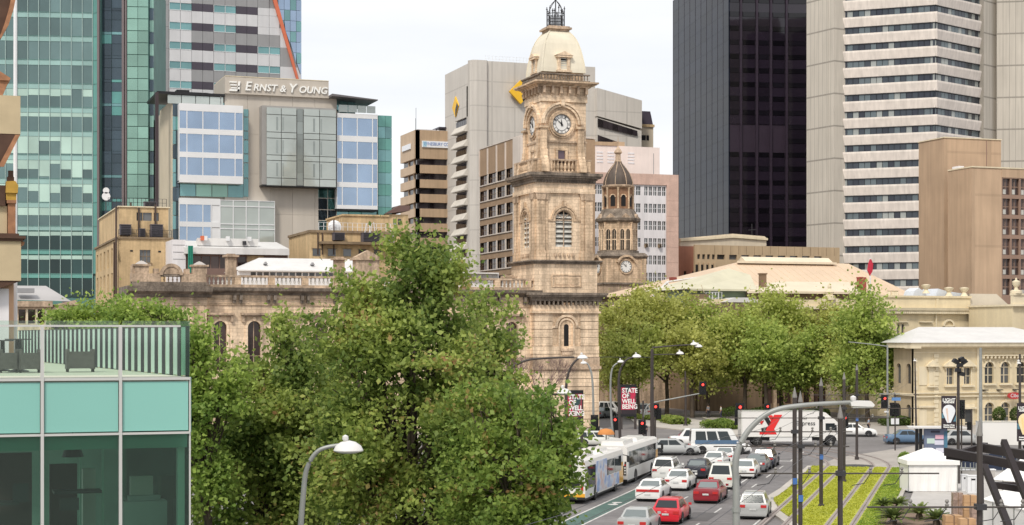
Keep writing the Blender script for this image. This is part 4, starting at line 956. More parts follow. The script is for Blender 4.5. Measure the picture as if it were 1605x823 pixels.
pc('lamp_stand', whitef, b, f, U(345), U(346.3), -.2, 0, zz(166), zz(152)); 

# ---------------------------------------------------------------- ochre blocks behind the post office roof
def railing(name, parent, f, a, b_, w, z, h, n, m=None):
    mb = MB()
    for i in range(n+1): x = a + (b_-a)*i/n; mb.box(x-.03, x+.03, w, w+.06, z, z+h)
    for q in (.5, 1): mb.box(a, b_, w, w+.06, z + h*q - .04, z + h*q)
    return part(name, mb, m or iron, parent, f)
def acunit(parent, f, a, c, w, z0, z1, m):
    p = part('air_conditioner', MB().box(a, c, w, w+1.2, z0, z1).box(a-.05, c+.05, w-.05, w+1.25, z1, z1+.08), m, parent, f)
    ob('grille', (lambda mb: ([mb.box(a+.1, c-.1, w-.06, w, z0 + (z1-z0)*(i+.3)/6, z0 + (z1-z0)*(i+.7)/6) for i in range(6)], mb)[1])(MB()).mesh('grille', black), p, f.M)
f = fr(185, 228); b = bld('ochre_building', 'ochre rendered block with drainpipes and roof plant behind the left end of the sandstone parapet', f)
U = lambda p, w=0: f.U(p, w); zz = lambda py: f.Z(py, U(185))
dl = f.W(150, U(185)); ulow1 = U(269)
winc = [(U(219), U(236))]; openwall('wall', b, f, tan, U(185), ulow1, 0, zz(374), winc, [(zz(411), zz(391))], 0, .4)
part('core', MB().box(U(185) + .4, ulow1, .4, dl, 0, zz(374)), tan, b, f)
panes(b, f, winc, [(zz(411), zz(391))], winpane, .28, split=3, fm=tan_d)
part('window_sill', MB().box(U(217), U(238), -.2, .1, zz(413), zz(411)), tan_d, b, f)
sf = f.side(U(185), dl); n = 6; cw = [((i + .3)*dl/n, (i + .68)*dl/n) for i in range(n)]; cw = cw[:-1]
openwall('side_wall', b, sf, tan, 0, dl, 0, zz(374), cw, [(zz(463), zz(425)), (zz(415), zz(385)), (zz(520), zz(480))], 0, .4)
panes(b, sf, cw, [(zz(463), zz(425)), (zz(415), zz(385)), (zz(520), zz(480))], winpane, .25)
part('coping', MB().box(U(185)-.25, ulow1 + .2, -.2, dl, zz(374), zz(371)), tan_d, b, f)
ux0, ux1 = U(187, 1.5), U(264, 1.5)
uw = [(U(214,1.5), U(223.5,1.5)), (U(224,1.5), U(238,1.5)), (U(241,1.5), U(249,1.5))]
openwall('upper_wall', b, f, tan, ux0, ux1, zz(371), zz(323), uw, [(zz(344), zz(331))], 1.5, .4); part('core', MB().box(ux0 + .4, ux1, 1.9, dl - 2, zz(371), zz(323)).box(ux0, ux0 + .4, 1.9, dl-2, zz(371), zz(323)), tan, b, f)
panes(b, f, uw, [(zz(344), zz(331))], winpane, 1.75)
part('coping', MB().box(ux0 - .2, ux1 + .2, 1.3, dl - 1.8, zz(323), zz(321.3)), cream2, b, f)
railing('roof_rail', b, f, U(172), U(264), 2, zz(321), 1.1, 14); railing('ledge_rail', b, f, U(186), ulow1, .1, zz(371), 1.0, 12)
for (p, q, y0, y1) in ((189, 206, 368, 352), (219, 228, 370, 358), (237, 256, 370, 351)): acunit(b, f, U(p), U(q), .3, zz(y0), zz(y1), mat('violet grey plant', (.10,.09,.11), .6) if 'violet grey plant' not in MT else MT['violet grey plant'])
acunit(b, f, U(232), U(252), 4, zz(321), zz(312), MT['violet grey plant'])
for px, y0, y1, w in ((182, 324, 520, -.2), (217.5, 324, 372, 1.3), (243.5, 318, 372, 1.3), (179, 378, 480, 3), (205, 315, 323, 2)):
    part('drainpipe', MB().tube([(U(px, w), w, zz(y1)), (U(px, w), w, zz(y0))], .14, 6), pipe_m, b, f)
part('vent', MB().box(U(204), U(208), -.06, .02, zz(394), zz(391.5)).box(U(248), U(252), -.06, .02, zz(394.5), zz(392)), black, b, f)
# pale annex and green rolls to its right
f = fr(270, 224); b = bld('roof_annex', 'low annex with white sheet roof and brown windows above the left of the parapet', f)
U = lambda p, w=0: f.U(p, w); zz = lambda py: f.Z(py, U(300))
part('wall', MB().box(U(270), U(291), 0, 8, 0, zz(376)), whitewall, b, f)
for y in (384, 395, 406): part('cladding_joint', MB().box(U(271), U(290), -.05, .02, zz(y)-.05, zz(y)), mdgrey, b, f)
wc = [(U(303 + 14*i) + .06, U(303 + 14*(i+1)) - .06) for i in range(6)]
openwall('wall', b, f, mat('brown annex wall', (.20,.13,.11), .8), U(291), U(452), 0, zz(398), wc, [(zz(420), zz(401))], .4, .4); panes(b, f, wc, [(zz(420), zz(401))], winwarm, .6)
part('wall', MB().box(U(388), U(414), .3, 1, zz(424), zz(399)), tan, b, f)
part('roof', MB().prismx([(-.6, zz(398)), (-.6, zz(388)), (8, zz(372)), (8, zz(398))], U(288), U(452)), whiteroof, b, f)
part('roof_hump', MB().slab([(U(311), 1), (U(407), 1), (U(400), 6), (U(318), 6)], zz(384), zz(372)), whiteroof, b, f)
for i, (p, m_) in enumerate(((316, orange), (321, whitef), (356, whitef), (390, whitef), (382, iron))): part('roof_vent', MB().box(U(p), U(p + 5), .4, 1.2, zz(382 if i == 4 else 376), zz(369 if i < 4 else 376)), m_, b, f)
rl = MB()
for i in range(3): rl.tube([(U(296 + 2.6*i, -1.2), -1.2, zz(428)), (U(296 + 2.6*i, -1.2), -1.2, zz(386))], .12, 7)
part('green_downpipe', rl, mat('green paint', (.02,.20,.14), .5), b, f, smooth=40)
f = fr(372, 215); b = bld('glasshouse_roof', 'long low white hipped roof over a row of small windows behind the balustrade', f)
U = lambda p, w=0: f.U(p, w); zz = lambda py: f.Z(py, U(450))
x0, x1 = U(372), U(580); xa, xb = U(408, 4), U(572, 4)
part('roof', MB().face([(x0, -.5, zz(424)), (x1, -.5, zz(424)), (xb, 5, zz(402)), (xa, 5, zz(402))]).face([(x0, -.5, zz(424)), (xa, 5, zz(402)), (x0, 10.5, zz(424))]).face([(x1, -.5, zz(424)), (x1, 10.5, zz(424)), (xb, 5, zz(402))]).box(x0-.02, x1+.02, -.55, -.35, zz(426), zz(424)), whiteroof, b, f)
cl = [(U(392 + 10.2*i) + .08, U(392 + 10.2*(i+1)) - .08) for i in range(18)]
openwall('wall', b, f, whitef, U(372), U(578), 0, zz(425.5), cl, [(zz(434), zz(427))], 0, .3); panes(b, f, cl, [(zz(434), zz(427))], winpane, .2)
for p in (420, 494, 530): part('roof_vent', MB().prism([(U(p)-.25, 0), (U(p)+.25, 0), (U(p), .35)], 1, 2), mdgrey, b, f.M @ Matrix.Translation((0, .2, zz(414))))
f = fr(693, 222); b = bld('roof_shed', 'white and grey rooftop sheds behind the balustrade right of the big tree', f)
U = lambda p, w=0: f.U(p, w); zz = lambda py: f.Z(py, U(730))
cl = [(U(693 + 8*i) + .1, U(693 + 8*(i+1)) - .1) for i in range(11)]
openwall('wall', b, f, whitewall, U(685), U(782), 0, zz(427), cl[:4], [(zz(440), zz(430))], 0, .3); panes(b, f, cl[:4], [(zz(440), zz(430))], winpane, .2)
part('roof', MB().prism([(U(688), zz(429)), (U(720), zz(429)), (U(700), zz(421)), (U(690), zz(421))], -.4, 5).box(U(716), U(780), -.5, 6, zz(429), zz(427)), whiteroof, b, f)
for i in range(7): pc('cladding_panel', mat('pale shed cladding', (.40,.40,.40), .6, rand=.1) if 'pale shed cladding' not in MT else MT['pale shed cladding'], b, f, U(722) + i*(U(780)-U(722))/7 + .03, U(722) + (i+1)*(U(780)-U(722))/7, -.1, .1, zz(442), zz(429.4))
# middle ochre block with dish
f = fr(543, 232); b = bld('ochre_building', 'ochre rooftop block with satellite dish and railings left of the gap in the towers', f)
U = lambda p, w=0: f.U(p, w); zz = lambda py: f.Z(py, U(560))
part('wall', MB().box(U(543), U(614), 2, 12, zz(364), zz(337)).box(U(543)-.15, U(614)+.15, 1.8, 12, zz(337), zz(334.5)), tan, b, f)
part('wall', MB().box(U(486), U(640), 0, 14, 0, zz(366)), tan, b, f); part('coping', MB().box(U(484), U(641), -.2, 14, zz(366), zz(362)), tan_d, b, f)
railing('roof_rail', b, f, U(500), U(620), .1, zz(362), 1.1, 16, whitef)
for (p, q, y0, y1) in ((520, 537, 378, 367), (565, 592, 380, 366), (602, 614, 380, 370)): acunit(b, f, U(p), U(q), -1.3, zz(y0), zz(y1), MT['violet grey plant'] if p < 600 else whitewall)
part('ledge', MB().box(U(500), U(640), -1.5, 0, zz(384), zz(380)), tan_d, b, f)
wc = [(U(490+24*i), U(502+24*i)) for i in range(5)]; panes(b, f, wc, [(zz(402), zz(391))], winpane, -.05)
part('window_surround', (lambda m: ([m.box(a-.15, c+.15, -.12, -.05, zz(391), zz(390)) for a, c in wc], m)[1])(MB()), tan_d, b, f)
for px in (523, 498, 505): part('drainpipe', MB().tube([(U(px), -.15, zz(400)), (U(px), -.15, zz(345 if px == 523 else 366))], .1, 5), pipe_m, b, f)
part('satellite_dish', MB().lathe([(0, .25), (.5, .18), (.95, 0), (.93, -.05), (0, .1)], 18), whitef, b, f.M @ Matrix.Translation((U(526), .5, zz(356))) @ Matrix.Rotation(R(80), 4, 'X'))
for s_ in (-1, 1): part('antenna_frame', MB().tube([(U(575)+s_*.5, -.5, zz(372)), (U(575)+s_*.2, -.5, zz(350))], .05, 4).tube([(U(582)+s_*.5, -.5, zz(372)), (U(582)+s_*.2, -.5, zz(348))], .05, 4), whitef, b, f)
# small domestic-looking roof in the gap
f = fr(614, 270); b = bld('small_building', 'narrow tan building peeping through the gap right of the middle ochre block', f)
U = lambda p, w=0: f.U(p, w); part('wall', MB().box(U(604), U(640), 0, 10, 0, f.Zp(620, 336)), tan, b, f); part('roof', MB().prism([(U(603), f.Zp(620,336)), (U(641), f.Zp(620,330)), (U(641), f.Zp(620, 322)), (U(625), f.Zp(620, 322))], -.5, 10), mat('dark tile roof', (.16,.10,.09), .8), b, f)
wc = [(U(616), U(621)), (U(623.5), U(628.5))]; panes(b, f, wc, [(f.Zp(620,352), f.Zp(620,343)), (f.Zp(620,372), f.Zp(620,362))], winpane, -.06)

# ---------------------------------------------------------------- tan brown banded block
f = fr(651, 440); b = bld('banded_office', 'tan office block with dark window bands and a white name board', f)
U = lambda p, w=0: f.U(p, w); zz = lambda py: f.Z(py, U(655)); dl = f.W(627.5, U(651))
ztop = zz(203.5)
part('core', MB().box(U(651)+1.0, U(722), 1.0, dl, 0, ztop), dk_f, b, f)
ys = [203.5] + [248.2 + 22.9*k for k in range(11)]
sf = f.side(U(651), dl)
for k in range(11):
    a, c = ys[k] + (9.8 if k else 0), ys[k+1]
    part('concrete_band', MB().box(U(651), U(722), 0, 1.2, zz(c), zz(a)), hbrown, b, f); part('concrete_band', MB().box(0, dl + .0, .02, 1.2, zz(c), zz(a)), hside, b, sf)
    za, zb = zz(c + 9.8), zz(c)
    for i in range(10):
        pc('window_pane', hwin, b, f, U(651)+.9 + i*(U(735)-U(651))/10, U(651)+.9 + (i+1)*(U(735)-U(651))/10 - .08, .8, .95, za, zb)
    for i in range(7): pc('window_pane', hwin, b, sf, .8 + i*(dl-2)/7, .8 + (i+1)*(dl-2)/7 - .1, .8, .95, za, zb)
    for x in (.8 + dl*.35, .8 + dl*.7): pc('side_pier', hside, b, sf, x, x+.25, .5, .8, za, zb)
sb = pc('name_board', mat('white board', (.78,.80,.84), .5, var=.02), b, f, U(661), U(716), -.35, -.05, zz(230.5), zz(220.5))
text('lettering', 'EYNESBURY COLLEGE', 1.15, mat('blue letters', (.12,.22,.50), .5), sb, f.M @ Matrix.Translation((U(691), -.4, zz(225.3))), .02, xs=.82)
ob('emblem', MB().box(U(662.5), U(668), -.4, -.36, zz(229.5), zz(221.5)).mesh('emblem', mat('pale blue emblem', (.35,.55,.65), .5)), sb, f.M)
pc('name_board', MT['white board'], b, sf, 2.5, dl - 4, -.3, -.05, zz(231), zz(222.5))
part('roof_plant', MB().box(U(659), U(688), 3, 8, ztop, zz(200)).box(U(690), U(716), 2, 8, ztop, zz(200.5)), whitewall, b, f); part('roof_canopy', MB().box(U(690), U(718), 1, 9, zz(199), zz(196.5)), dkpanel, b, f)
part('mast', MB().tube([(U(655), 2, ztop), (U(655), 2, zz(184))], .08, 4).tube([(U(662), 6, ztop), (U(662), 6, zz(164))], .05, 4), iron, b, f)
# ---------------------------------------------------------------- grey bank tower with yellow diamond
f = fr(736, 420); b = bld('bank_tower', 'ribbed grey concrete tower carrying a yellow diamond sign', f)
U = lambda p, w=0: f.U(p, w); zz = lambda py: f.Z(py, U(736)); zt = zz(93)
u_a, u_b = U(744), U(935)
poly = [(u_a, 0)] + [(U(748) - 3.0*math.cos(t), 3.2 - 3.2*math.sin(t)) for t in ()] 
part('shaft', MB().slab([(U(737)+1.4, 3.4), (U(737), 1.9), (U(741), .3), (U(747), 0), (U(763), 0), (U(766), .9), (U(935), .9), (U(935), 26), (U(737)+1.4, 26)], 0, zt), cbagrey, b, f)
railing('roof_rail', b, f, U(765), U(830), 2, zt, 1.5, 12, whitef)
part('side_wing', MB().prism([(U(935), 0), (U(1005), 0), (U(1005), f.Zp(1005,205)), (U(935), f.Zp(935, 184))], -.2, 18), cbagrey, b, f)
zw = lambda px, py: f.Zp(px, py)
part('side_wing', MB().prism([(U(935), zw(935,182)), (U(1005), zw(1005,202)), (U(1005), zw(1005,158)), (U(935), zw(935,138))], -.5, 18), cbagrey, b, f)
for (p0, y0, p1, y1, p2, y2, p3, y3) in ((936,186, 998,203, 998,211, 936,199), (936,212, 968,222, 968,226, 936,225)):
    n = 8
    for i in range(n):
        t0, t1 = i/n, (i+.93)/n; g = lambda a_, c_, t: a_ + (c_-a_)*t
        part('window_pane', MB().prism([(U(g(p3,p2,t0)), zw(p0, g(y3,y2,t0))), (U(g(p3,p2,t1)), zw(p0, g(y3,y2,t1))), (U(g(p0,p1,t1)), zw(p0, g(y0,y1,t1))), (U(g(p0,p1,t0)), zw(p0, g(y0,y1,t0)))], -.62, -.3), hwin, b, f)
pc('vent_panel', mat('brown vent panel', (.35,.21,.10), .7), b, f, U(917), U(931), .6, .9, zz(224), zz(208))
# left wing with sloped ledges
fw_ = f.off(U(737), 2); dw = fw_.W(713, 0); sw_ = fw_.side(0, dw)
part('left_wing', MB().box(.6, 3, .8, dw, 0, zz(133)), dk_f, b, fw_); part('left_wing', MB().box(0, dw, 0, 1, zz(181), zz(133)), cbagrey, b, sw_); part('left_wing', MB().box(0, 3, .02, 1, 0, zz(133)), cbagrey, b, fw_)
for k in range(13):
    y = 181 + 23.2*k
    part('ledge', MB().prismx([(.8, zz(y + 23.2)), (-1.2, zz(y + 23.2)), (-1.2, zz(y + 21.8)), (-.1, zz(y + 12)), (.8, zz(y + 12))][::-1], 0, dw), cbalt, b, sw_)
    for i in range(6): pc('window_pane', hwin, b, sw_, i*dw/6 + .05, (i+1)*dw/6 - .1, .3, .5, zz(y + 13), zz(y + 3))
cx_, cz_ = U(816, -.4), zz(140.5); r_ = 3.0
sg = part('sign_diamond', MB().prism([(cx_ - r_, cz_), (cx_, cz_ - r_), (cx_ + r_, cz_), (cx_, cz_ + r_)], -.6, .2), yellow, b, f)
ob('sign_corner', MB().prism([(cx_ + .6, cz_ - r_ + .6 - .02), (cx_ + r_ - .0, cz_), (cx_ + 1.9, cz_ + 1.05), (cx_ + .2, cz_ - .9)], -.65, -.6).mesh('sign_corner', black), sg, f.M)
x0, z0 = sw_.U(715), zz(158)
sg = part('sign_diamond', MB().prism([(x0 - 2.6, z0), (x0, z0 - 2.6), (x0 + 2.6, z0), (x0, z0 + 2.6)], -.3, -.02), yellow, b, sw_)
ob('sign_corner', MB().prism([(x0 + .3, z0 - 2.5), (x0 + 2.6, z0), (x0 + 1.7, z0 + .9), (x0 + .2, z0 - .8)], -.35, -.3).mesh('sign_corner', black), sg, sw_.M)
# small turret building behind at right of the bank
f = fr(1005, 440); b = bld('turret_building', 'cream building with dark sloped roof just left of the black tower', f)
U = lambda p, w=0: f.U(p, w); zz = lambda py: f.Z(py, U(1010))
part('wall', MB().box(U(1000), U(1024), 0, 8, 0, zz(196)), eycream, b, f); part('roof', MB().prism([(U(1005), zz(196)), (U(1023), zz(196)), (U(1018.5), zz(174.5)), (U(1005), zz(174.5))], -.3, 8), dkpanel, b, f); panes(b, f, [(U(1000), U(1004)), (U(1005), U(1012)), (U(1013), U(1017))], [(zz(220), zz(212))], darkin, -.1)
part('cornice', MB().box(U(1000), U(1025), -.4, 8, zz(199), zz(195)), tan, b, f)

# ---------------------------------------------------------------- brown gridded block, seen from its side
f = fr(818, 300); b = bld('brick_office', 'brown brick office with white piers close behind the tall clock tower', f)
dl = f.W(752, f.U(818)); sf = f.side(f.U(818), dl); zz = lambda py: sf.Z(py, 0)     # heights measured at the far corner
part('core', MB().box(.6, dl, .6, 14, 0, zz(236)), jbrown, b, sf)
cw = [(sf.U(p) + .3, sf.U(q) - .3) for p, q in ((752, 765), (765, 779), (779, 793), (793, 806))]
rows = [(zz(292), zz(277))] + [(zz(317 + 26.8*k), zz(301 + 26.8*k)) for k in range(6)]
openwall('wall', b, sf, jbrown, 0, dl, 0, zz(235), cw, rows, 0, .6)
panes(b, sf, cw, rows, winwarm, .35, split=2, fm=tan_d)
for a, c in cw:
    for (z0, z1) in rows: part('window_surround', MB().box(a-.25, a, -.12, .3, z0, z1).box(c, c+.25, -.12, .3, z0, z1).box(a-.25, c+.25, -.15, .3, z0-.2, z0), jwhite, b, sf)
for p in (752, 765, 779, 793): pc('pier', jwhite, b, sf, sf.U(p) - .18, sf.U(p) + .18, -.2, 0, rows[0][1], zz(237))
pc('corner_pier', jwhite, b, sf, sf.U(806), dl + .05, -.3, .6, 0, zz(235))
part('front_wall', MB().box(f.U(818)+.1, f.U(905), .02, .6, 0, zz(236)), jwhite, b, f); part('front_band', MB().box(f.U(818)+.3, f.U(905), -.1, .02, zz(262), zz(236)), jbrown, b, f)
part('roof_edge', MB().box(-.1, dl+.1, -.1, 14, zz(235), zz(233.6)), jwhite, b, sf)
# ---------------------------------------------------------------- pale and pink blocks behind the second tower
f = fr(915, 350); b = bld('pale_office', 'pale pink and white block with a brown roof edge behind the dark domed tower', f)
U = lambda p, w=0: f.U(p, w); zz = lambda py: f.Z(py, U(960))
part('wall', MB().box(U(905), U(1034), 0, 14, 0, zz(228.5)), pinkw, b, f); part('roof_edge', MB().box(U(905), U(968), -.2, 3, zz(228.5), zz(223)).box(U(968), U(985), 2, 5, zz(228), zz(220)), hbrown, b, f)
vp = MB()
for px in (918, 935, 952, 984): 
    for py in (238, 243, 248, 253): vp.box(U(px), U(px+10), -.08, .01, zz(py+2.5), zz(py))
part('vent_louvre', vp, whitewall, b, f); pc('wall_joint', mdgrey, b, f, U(1024), U(1024.7), -.05, .02, zz(275), zz(238))
f = fr(925, 330); b = bld('pink_office', 'white office with rows of small windows framed in pink stone', f)
U = lambda p, w=0: f.U(p, w); zz = lambda py: f.Z(py, U(1020))
part('stone_panel', MB().box(U(915), U(1062.5), -.3, 12, zz(290), zz(273)), pink, b, f)
for k in range(7): pc('stone_panel', pink, b, f, U(1044.3), U(1062.5), -.3, 12, zz(290 + 24.3*(k+1)) + .03, zz(290 + 24.3*k))
cw = [(U(928) + .08, U(936) - .08), (U(936)+.08, U(944)-.08)] + [(U(987 + 9*i) + .1, U(995 + 9*i)) for i in range(2)] + [(U(1009 + 7*i) + .12, U(1009 + 7*(i+1)) - .12) for i in range(5)]
rows = [(zz(306.5 + 27*k), zz(292.5 + 27*k)) for k in range(6)]
openwall('wall', b, f, whitewall, U(915), U(1044.3), 0, zz(290), cw, rows, 0, .4); panes(b, f, cw, rows, winpane, .18, split=2, fm=whitef, fw=.09)
part('core', MB().box(U(915), U(1044.3), .45, 12, 0, zz(290)), mdgrey, b, f)
for (i, k) in ((0, 3), (3, 3)): acunit(b, f, U(1010 + 7*i), U(1014 + 7*i), -.6, zz(307+27*k), zz(302+27*k), tan_d)
f = fr(1064, 345); b = bld('red_brown_building', 'red brown wall with two slit windows and stepped cream parapet below the black tower', f)
U = lambda p, w=0: f.U(p, w); zz = lambda py: f.Z(py, U(1080))
cw = [(U(1072), U(1076)), (U(1085), U(1088))]; openwall('wall', b, f, reddish, U(1062.5), U(1090), 0, zz(386), cw, [(zz(438), zz(425))], 0, .4); panes(b, f, cw, [(zz(438), zz(425))], darkin, .3)
part('roof_terrace', MB().prism([(U(1068), zz(386)), (U(1203), zz(383)), (U(1203), zz(370)), (U(1200), zz(367.5)), (U(1150), zz(364.5)), (U(1115), zz(368.5)), (U(1068), zz(373.5))], .5, 10), eycream, b, f)
part('cornice', MB().prism([(U(1067), zz(378.5)), (U(1115), zz(374.5)), (U(1150), zz(371)), (U(1204), zz(374)), (U(1204), zz(370.5)), (U(1150), zz(367)), (U(1115), zz(371)), (U(1067), zz(375))], .1, .6), cream2, b, f)
part('aerial', MB().tube([(U(1182), 1, zz(367)), (U(1182), 1, zz(348))], .07, 4), iron, b, f); part('aerial_arm', MB().tube([(U(1176), 1, zz(358)), (U(1190), 1, zz(357))], .05, 4), iron, b, f); part('aerial', MB().tube([(U(1105), 1, zz(370)), (U(1105), 1, zz(358))], .05, 4), iron, b, f)
f = fr(1090, 340); b = bld('tan_office', 'long tan wall with a row of small square windows between black tower and salmon roof', f)
U = lambda p, w=0: f.U(p, w); zz = lambda py: f.Z(py, U(1180))
tanw = mat('dull tan wall', (.44,.33,.21), .85, var=.07, stain=.12)
cw = [(U(1092 + 7.7*i) + .15, U(1092 + 7.7*i + 5.5)) for i in range(4)] + [(U(1124 + 19*i), U(1124 + 19*i + 12)) for i in range(9)]
openwall('wall', b, f, tanw, U(1089), U(1316), 0, zz(385.5), cw, [(zz(407.5), zz(400))], 0, .6); panes(b, f, cw, [(zz(407.5), zz(400))], winpane, .45)
cw2 = [(U(1089 + 8*i) + .15, U(1089 + 8*i + 5)) for i in range(4)]; panes(b, f, cw2, [(zz(432), zz(416))], darkin, -.06); part('pier', (lambda m: ([m.box(c, c + .5, -.4, 0, zz(436), zz(413)) for a, c in cw2], m)[1])(MB()), tanw, b, f)
jt = MB()
for i in range(16): jt.box(U(1120 + 12.5*i), U(1120 + 12.5*i) + .08, -.03, .01, zz(399), zz(386))
part('panel_joint', jt, tan_d, b, f)

# ---------------------------------------------------------------- black glass tower
f = fr(1142, 420, 10.7); b = bld('black_tower', 'black glass tower with purple sheen right of centre', f)
U = lambda p, w=0: f.U(p, w); dl = f.W(1055, 0); sf = f.side(0, dl); zt = sf.Z(1, 0)
u1, u2 = U(1234.5), U(1234.5) 
fr_c = Fr(f.P + f.u*u1, f.ang + 9); uc = fr_c.U(1267)
part('core', MB().slab([(.3, .3), (u1, .3), (u1 + uc*math.cos(R(9)) - .1, .3 - (-1)*0 - uc*math.sin(R(9)) + .3), (u1 + uc, dl), (.3, dl)], 0, zt), dk_f, b, f)
nf = 26; zf = lambda k: zt - k*(zt - 0)/28.5
fhh = zf(0) - zf(1); colx = [U(p) for p in (1142.5, 1163, 1188, 1210, 1234.5)]
fz0 = f.Z(18, 0); pz_ = 22.0/F*420
for i in range(4):
    a, c = colx[i], colx[i+1]
    pc('mullion', dk_f, b, f, c - .55, c - .05, -.35, .3, 0, zt)
    for k in range(-4, 19):
        z = fz0 - k*pz_ + pz_
        if z > zt + 1: continue
        if k in (9, 10): continue
        pc('window_strip', dk_w, b, f, a + .3, c - .8, 0, .3, z - 1.15, z)
        pc('spandrel', dk_r, b, f, a + .05, c - .55, .1, .3, z - pz_ + .04, z - 1.19)
for k in range(19):
    z = fz0 - k*pz_ + pz_
    pc('window_strip', dk_w, b, fr_c, .3, uc - .6, 0, .3, z - 1.15, z); pc('spandrel', dk_r, b, fr_c, .05, uc - .1, .1, .3, z - pz_ + .04, z - 1.19)
xs = [sf.U(1055 + 87*i/10) for i in range(11)]
for i in range(10):
    for k in range(-3, 19):
        z = fz0 - k*pz_ + pz_; zz1 = min(z, zt)
        if z - pz_ > zt: continue
        pc('glass_panel', dk_l, b, sf, xs[i] + .08, xs[i+1] - .08, 0, .3, z - pz_ + .03, zz1)
    pc('mullion', dk_f, b, sf, xs[i] - .07, xs[i] + .07, -.06, .3, 0, zt)
# ---------------------------------------------------------------- white banded tower with ribbed concrete shafts
dB = 372
f1 = fr2(1309, dB, 1467, dB - 8); f2 = fr2(1467, dB - 8, 1541, dB + 4)
b = bld('banded_tower', 'white banded concrete tower with ribbed shafts filling the top right', f1)
part('core', MB().box(0, f1.len, 1.2, 20, 0, f1.Z(-60)), dk_f, b, f1); part('core', MB().box(0, f2.len, 1.2, 20, 0, f2.Z(-60)), dk_f, b, f2)
f0 = fr2(1264, dB + 6, 1307.5, dB - 2); part('ribbed_shaft', MB().box(0, f0.len, 0, 20, 0, f0.Z(-80)), ribc, b, f0); part('ribbed_shaft', MB().box(-.0, 1.4, .02, 3, 0, f1.Z(-80)), ribc, b, Fr(f1.P - f1.u*1.4 - f1.w*1.0, f1.ang))
f3 = fr2(1541.5, dB + 3, 1562, dB + 7); part('ribbed_shaft', MB().box(.05, f3.len + .3, 0, 1.5, 0, f3.Z(-80)), ribc, b, f3)
f4 = fr2(1562, dB + 5, 1640, dB + 3); part('ribbed_shaft', MB().box(0, f4.len, 0, 10, 0, f4.Z(-80)), ribc, b, f4)
for k in range(-1, 18):
    y = 18.2 + 26.3*k
    for ff, pw in ((f1, 1309), (f2, 1467)):
        zt_, zb_ = f1.Z(y), f1.Z(y + 10.4); zn = f1.Z(y + 26.3)
        part('concrete_band', MB().prismx([(.9, zn - .0), (.30, zn), (-.12, zb_ - .45), (-.12, zb_ - .05), (.9, zb_ - .05)], 0.02, ff.len - .02 + (.3 if ff is f1 else 0)), bandm, b, ff)
        n = int(ff.len / 1.22); mb = MB()
        for i in range(n):
            mb.k = rnd.choice((0,0,1,1,2,3,0)) if k not in (13, 14) else rnd.choice((0,3,1))
            mb.box(i*ff.len/n + .05, (i+1)*ff.len/n - .05, .42, .9, zb_, zt_)
        part('window_row', mb, bw, b, ff, kind='stuff'); part('window_head_shade', MB().box(.02, ff.len-.02, .22, .42, zt_ - .16, zt_ + .02), black, b, ff)  # black strip stands in for the shadow under each band
        
# ---------------------------------------------------------------- tan concrete block on the right
f = fr(1480, 296); b = bld('tan_concrete_block', 'windowless tan concrete block with stepped walls at the right edge', f)
U = lambda p, w=0: f.U(p, w); zz = lambda py: f.Z(py, U(1480)); dl = f.W(1440, U(1480))
part('tower', MB().box(U(1480), U(1569), 0, dl, 0, zz(216)), tanc, b, f); part('coping', MB().box(U(1480)-.15, U(1569)+.1, -.15, dl+.1, zz(216), zz(214.5)), cream2, b, f)
part('wall_slot', MB().box(U(1545.5), U(1547), -.05, .02, zz(262), zz(218)), tancd, b, f)
g = fr(1523, 283); G_ = lambda p, w=0: g.U(p, w); gz = lambda py: g.Z(py, G_(1540)); dg_ = g.W(1486, G_(1523))
part('wall', MB().box(G_(1523), G_(1570), 0, dg_, 0, gz(263)), tanc, b, g); part('coping', MB().box(G_(1523)-.1, G_(1640), -.15, dg_, gz(263), gz(261)), cream2, b, g)
part('roof_unit', MB().box(G_(1503, 5), G_(1511, 5), 5, 7, gz(262), gz(256)), whitewall, b, g)
cw = [(G_(1571.5 + 14.2*i), G_(1583.5 + 14.2*i)) for i in range(5)]; rows = [(gz(304 + 31.6*k), gz(278.5 + 31.6*k)) for k in range(6)]
openwall('wall', b, g, tancd, G_(1570), G_(1645), 0, gz(277), cw, rows, 0, .5); part('parapet', MB().box(G_(1570), G_(1645), -.05, 8, gz(277), gz(263)), tanc, b, g)
panes(b, g, cw, rows, winwarm, .42, split=2, fm=tancd, fw=.12); part('core', MB().box(G_(1570), G_(1645), .5, 8, 0, gz(277)), tancd, b, g)
for a, c in cw:
    for (z0, z1) in rows: pc('sill_panel', louvre, b, g, a + .2, a + .75, .2, .35, z0 + .1, z0 + .9)
# ---------------------------------------------------------------- wide salmon roofed hall
f = fr(1130, 262); b = bld('roofed_hall', 'wide low hall with salmon coloured hipped roof above the row of plane trees', f)
U = lambda p, w=0: f.U(p, w)
def RP(px, py, w): u = U(px, w); return (u, w, f.Z(py, u, w))
E = lambda px, w, dz=0: (U(px, 0), w, 0)
ze = f.Zp(1250, 456); zr = f.Z(411, U(1250), 14)
A_ = RP(1020, 462, 0); B_ = (U(1440), 0, ze); C_ = (U(1330, 14), 14, zr); D_ = (U(1158, 14), 14, zr)
xL = U(1035)
part('roof', MB().face([(xL, 0, ze - .6), (U(1435), 0, ze - .6), C_, D_]).face([(xL, 0, ze-.6), D_, (xL, 28, ze-.6)]).face([(U(1435), 0, ze-.6), (U(1435), 28, ze-.6), C_]), salmon, b, f)
part('roof_ridge', MB().slab([(U(1153, 13), 12.5), (U(1309, 13), 12.5), (U(1300, 14), 16), (U(1166, 14), 16)], zr - .25, zr + .1).prismx([(12.8, zr + .1), (15.8, zr + .1), (14.3, f.Z(402.5, U(1250), 14))], U(1163, 14), U(1300, 14)), salmon2, b, f)
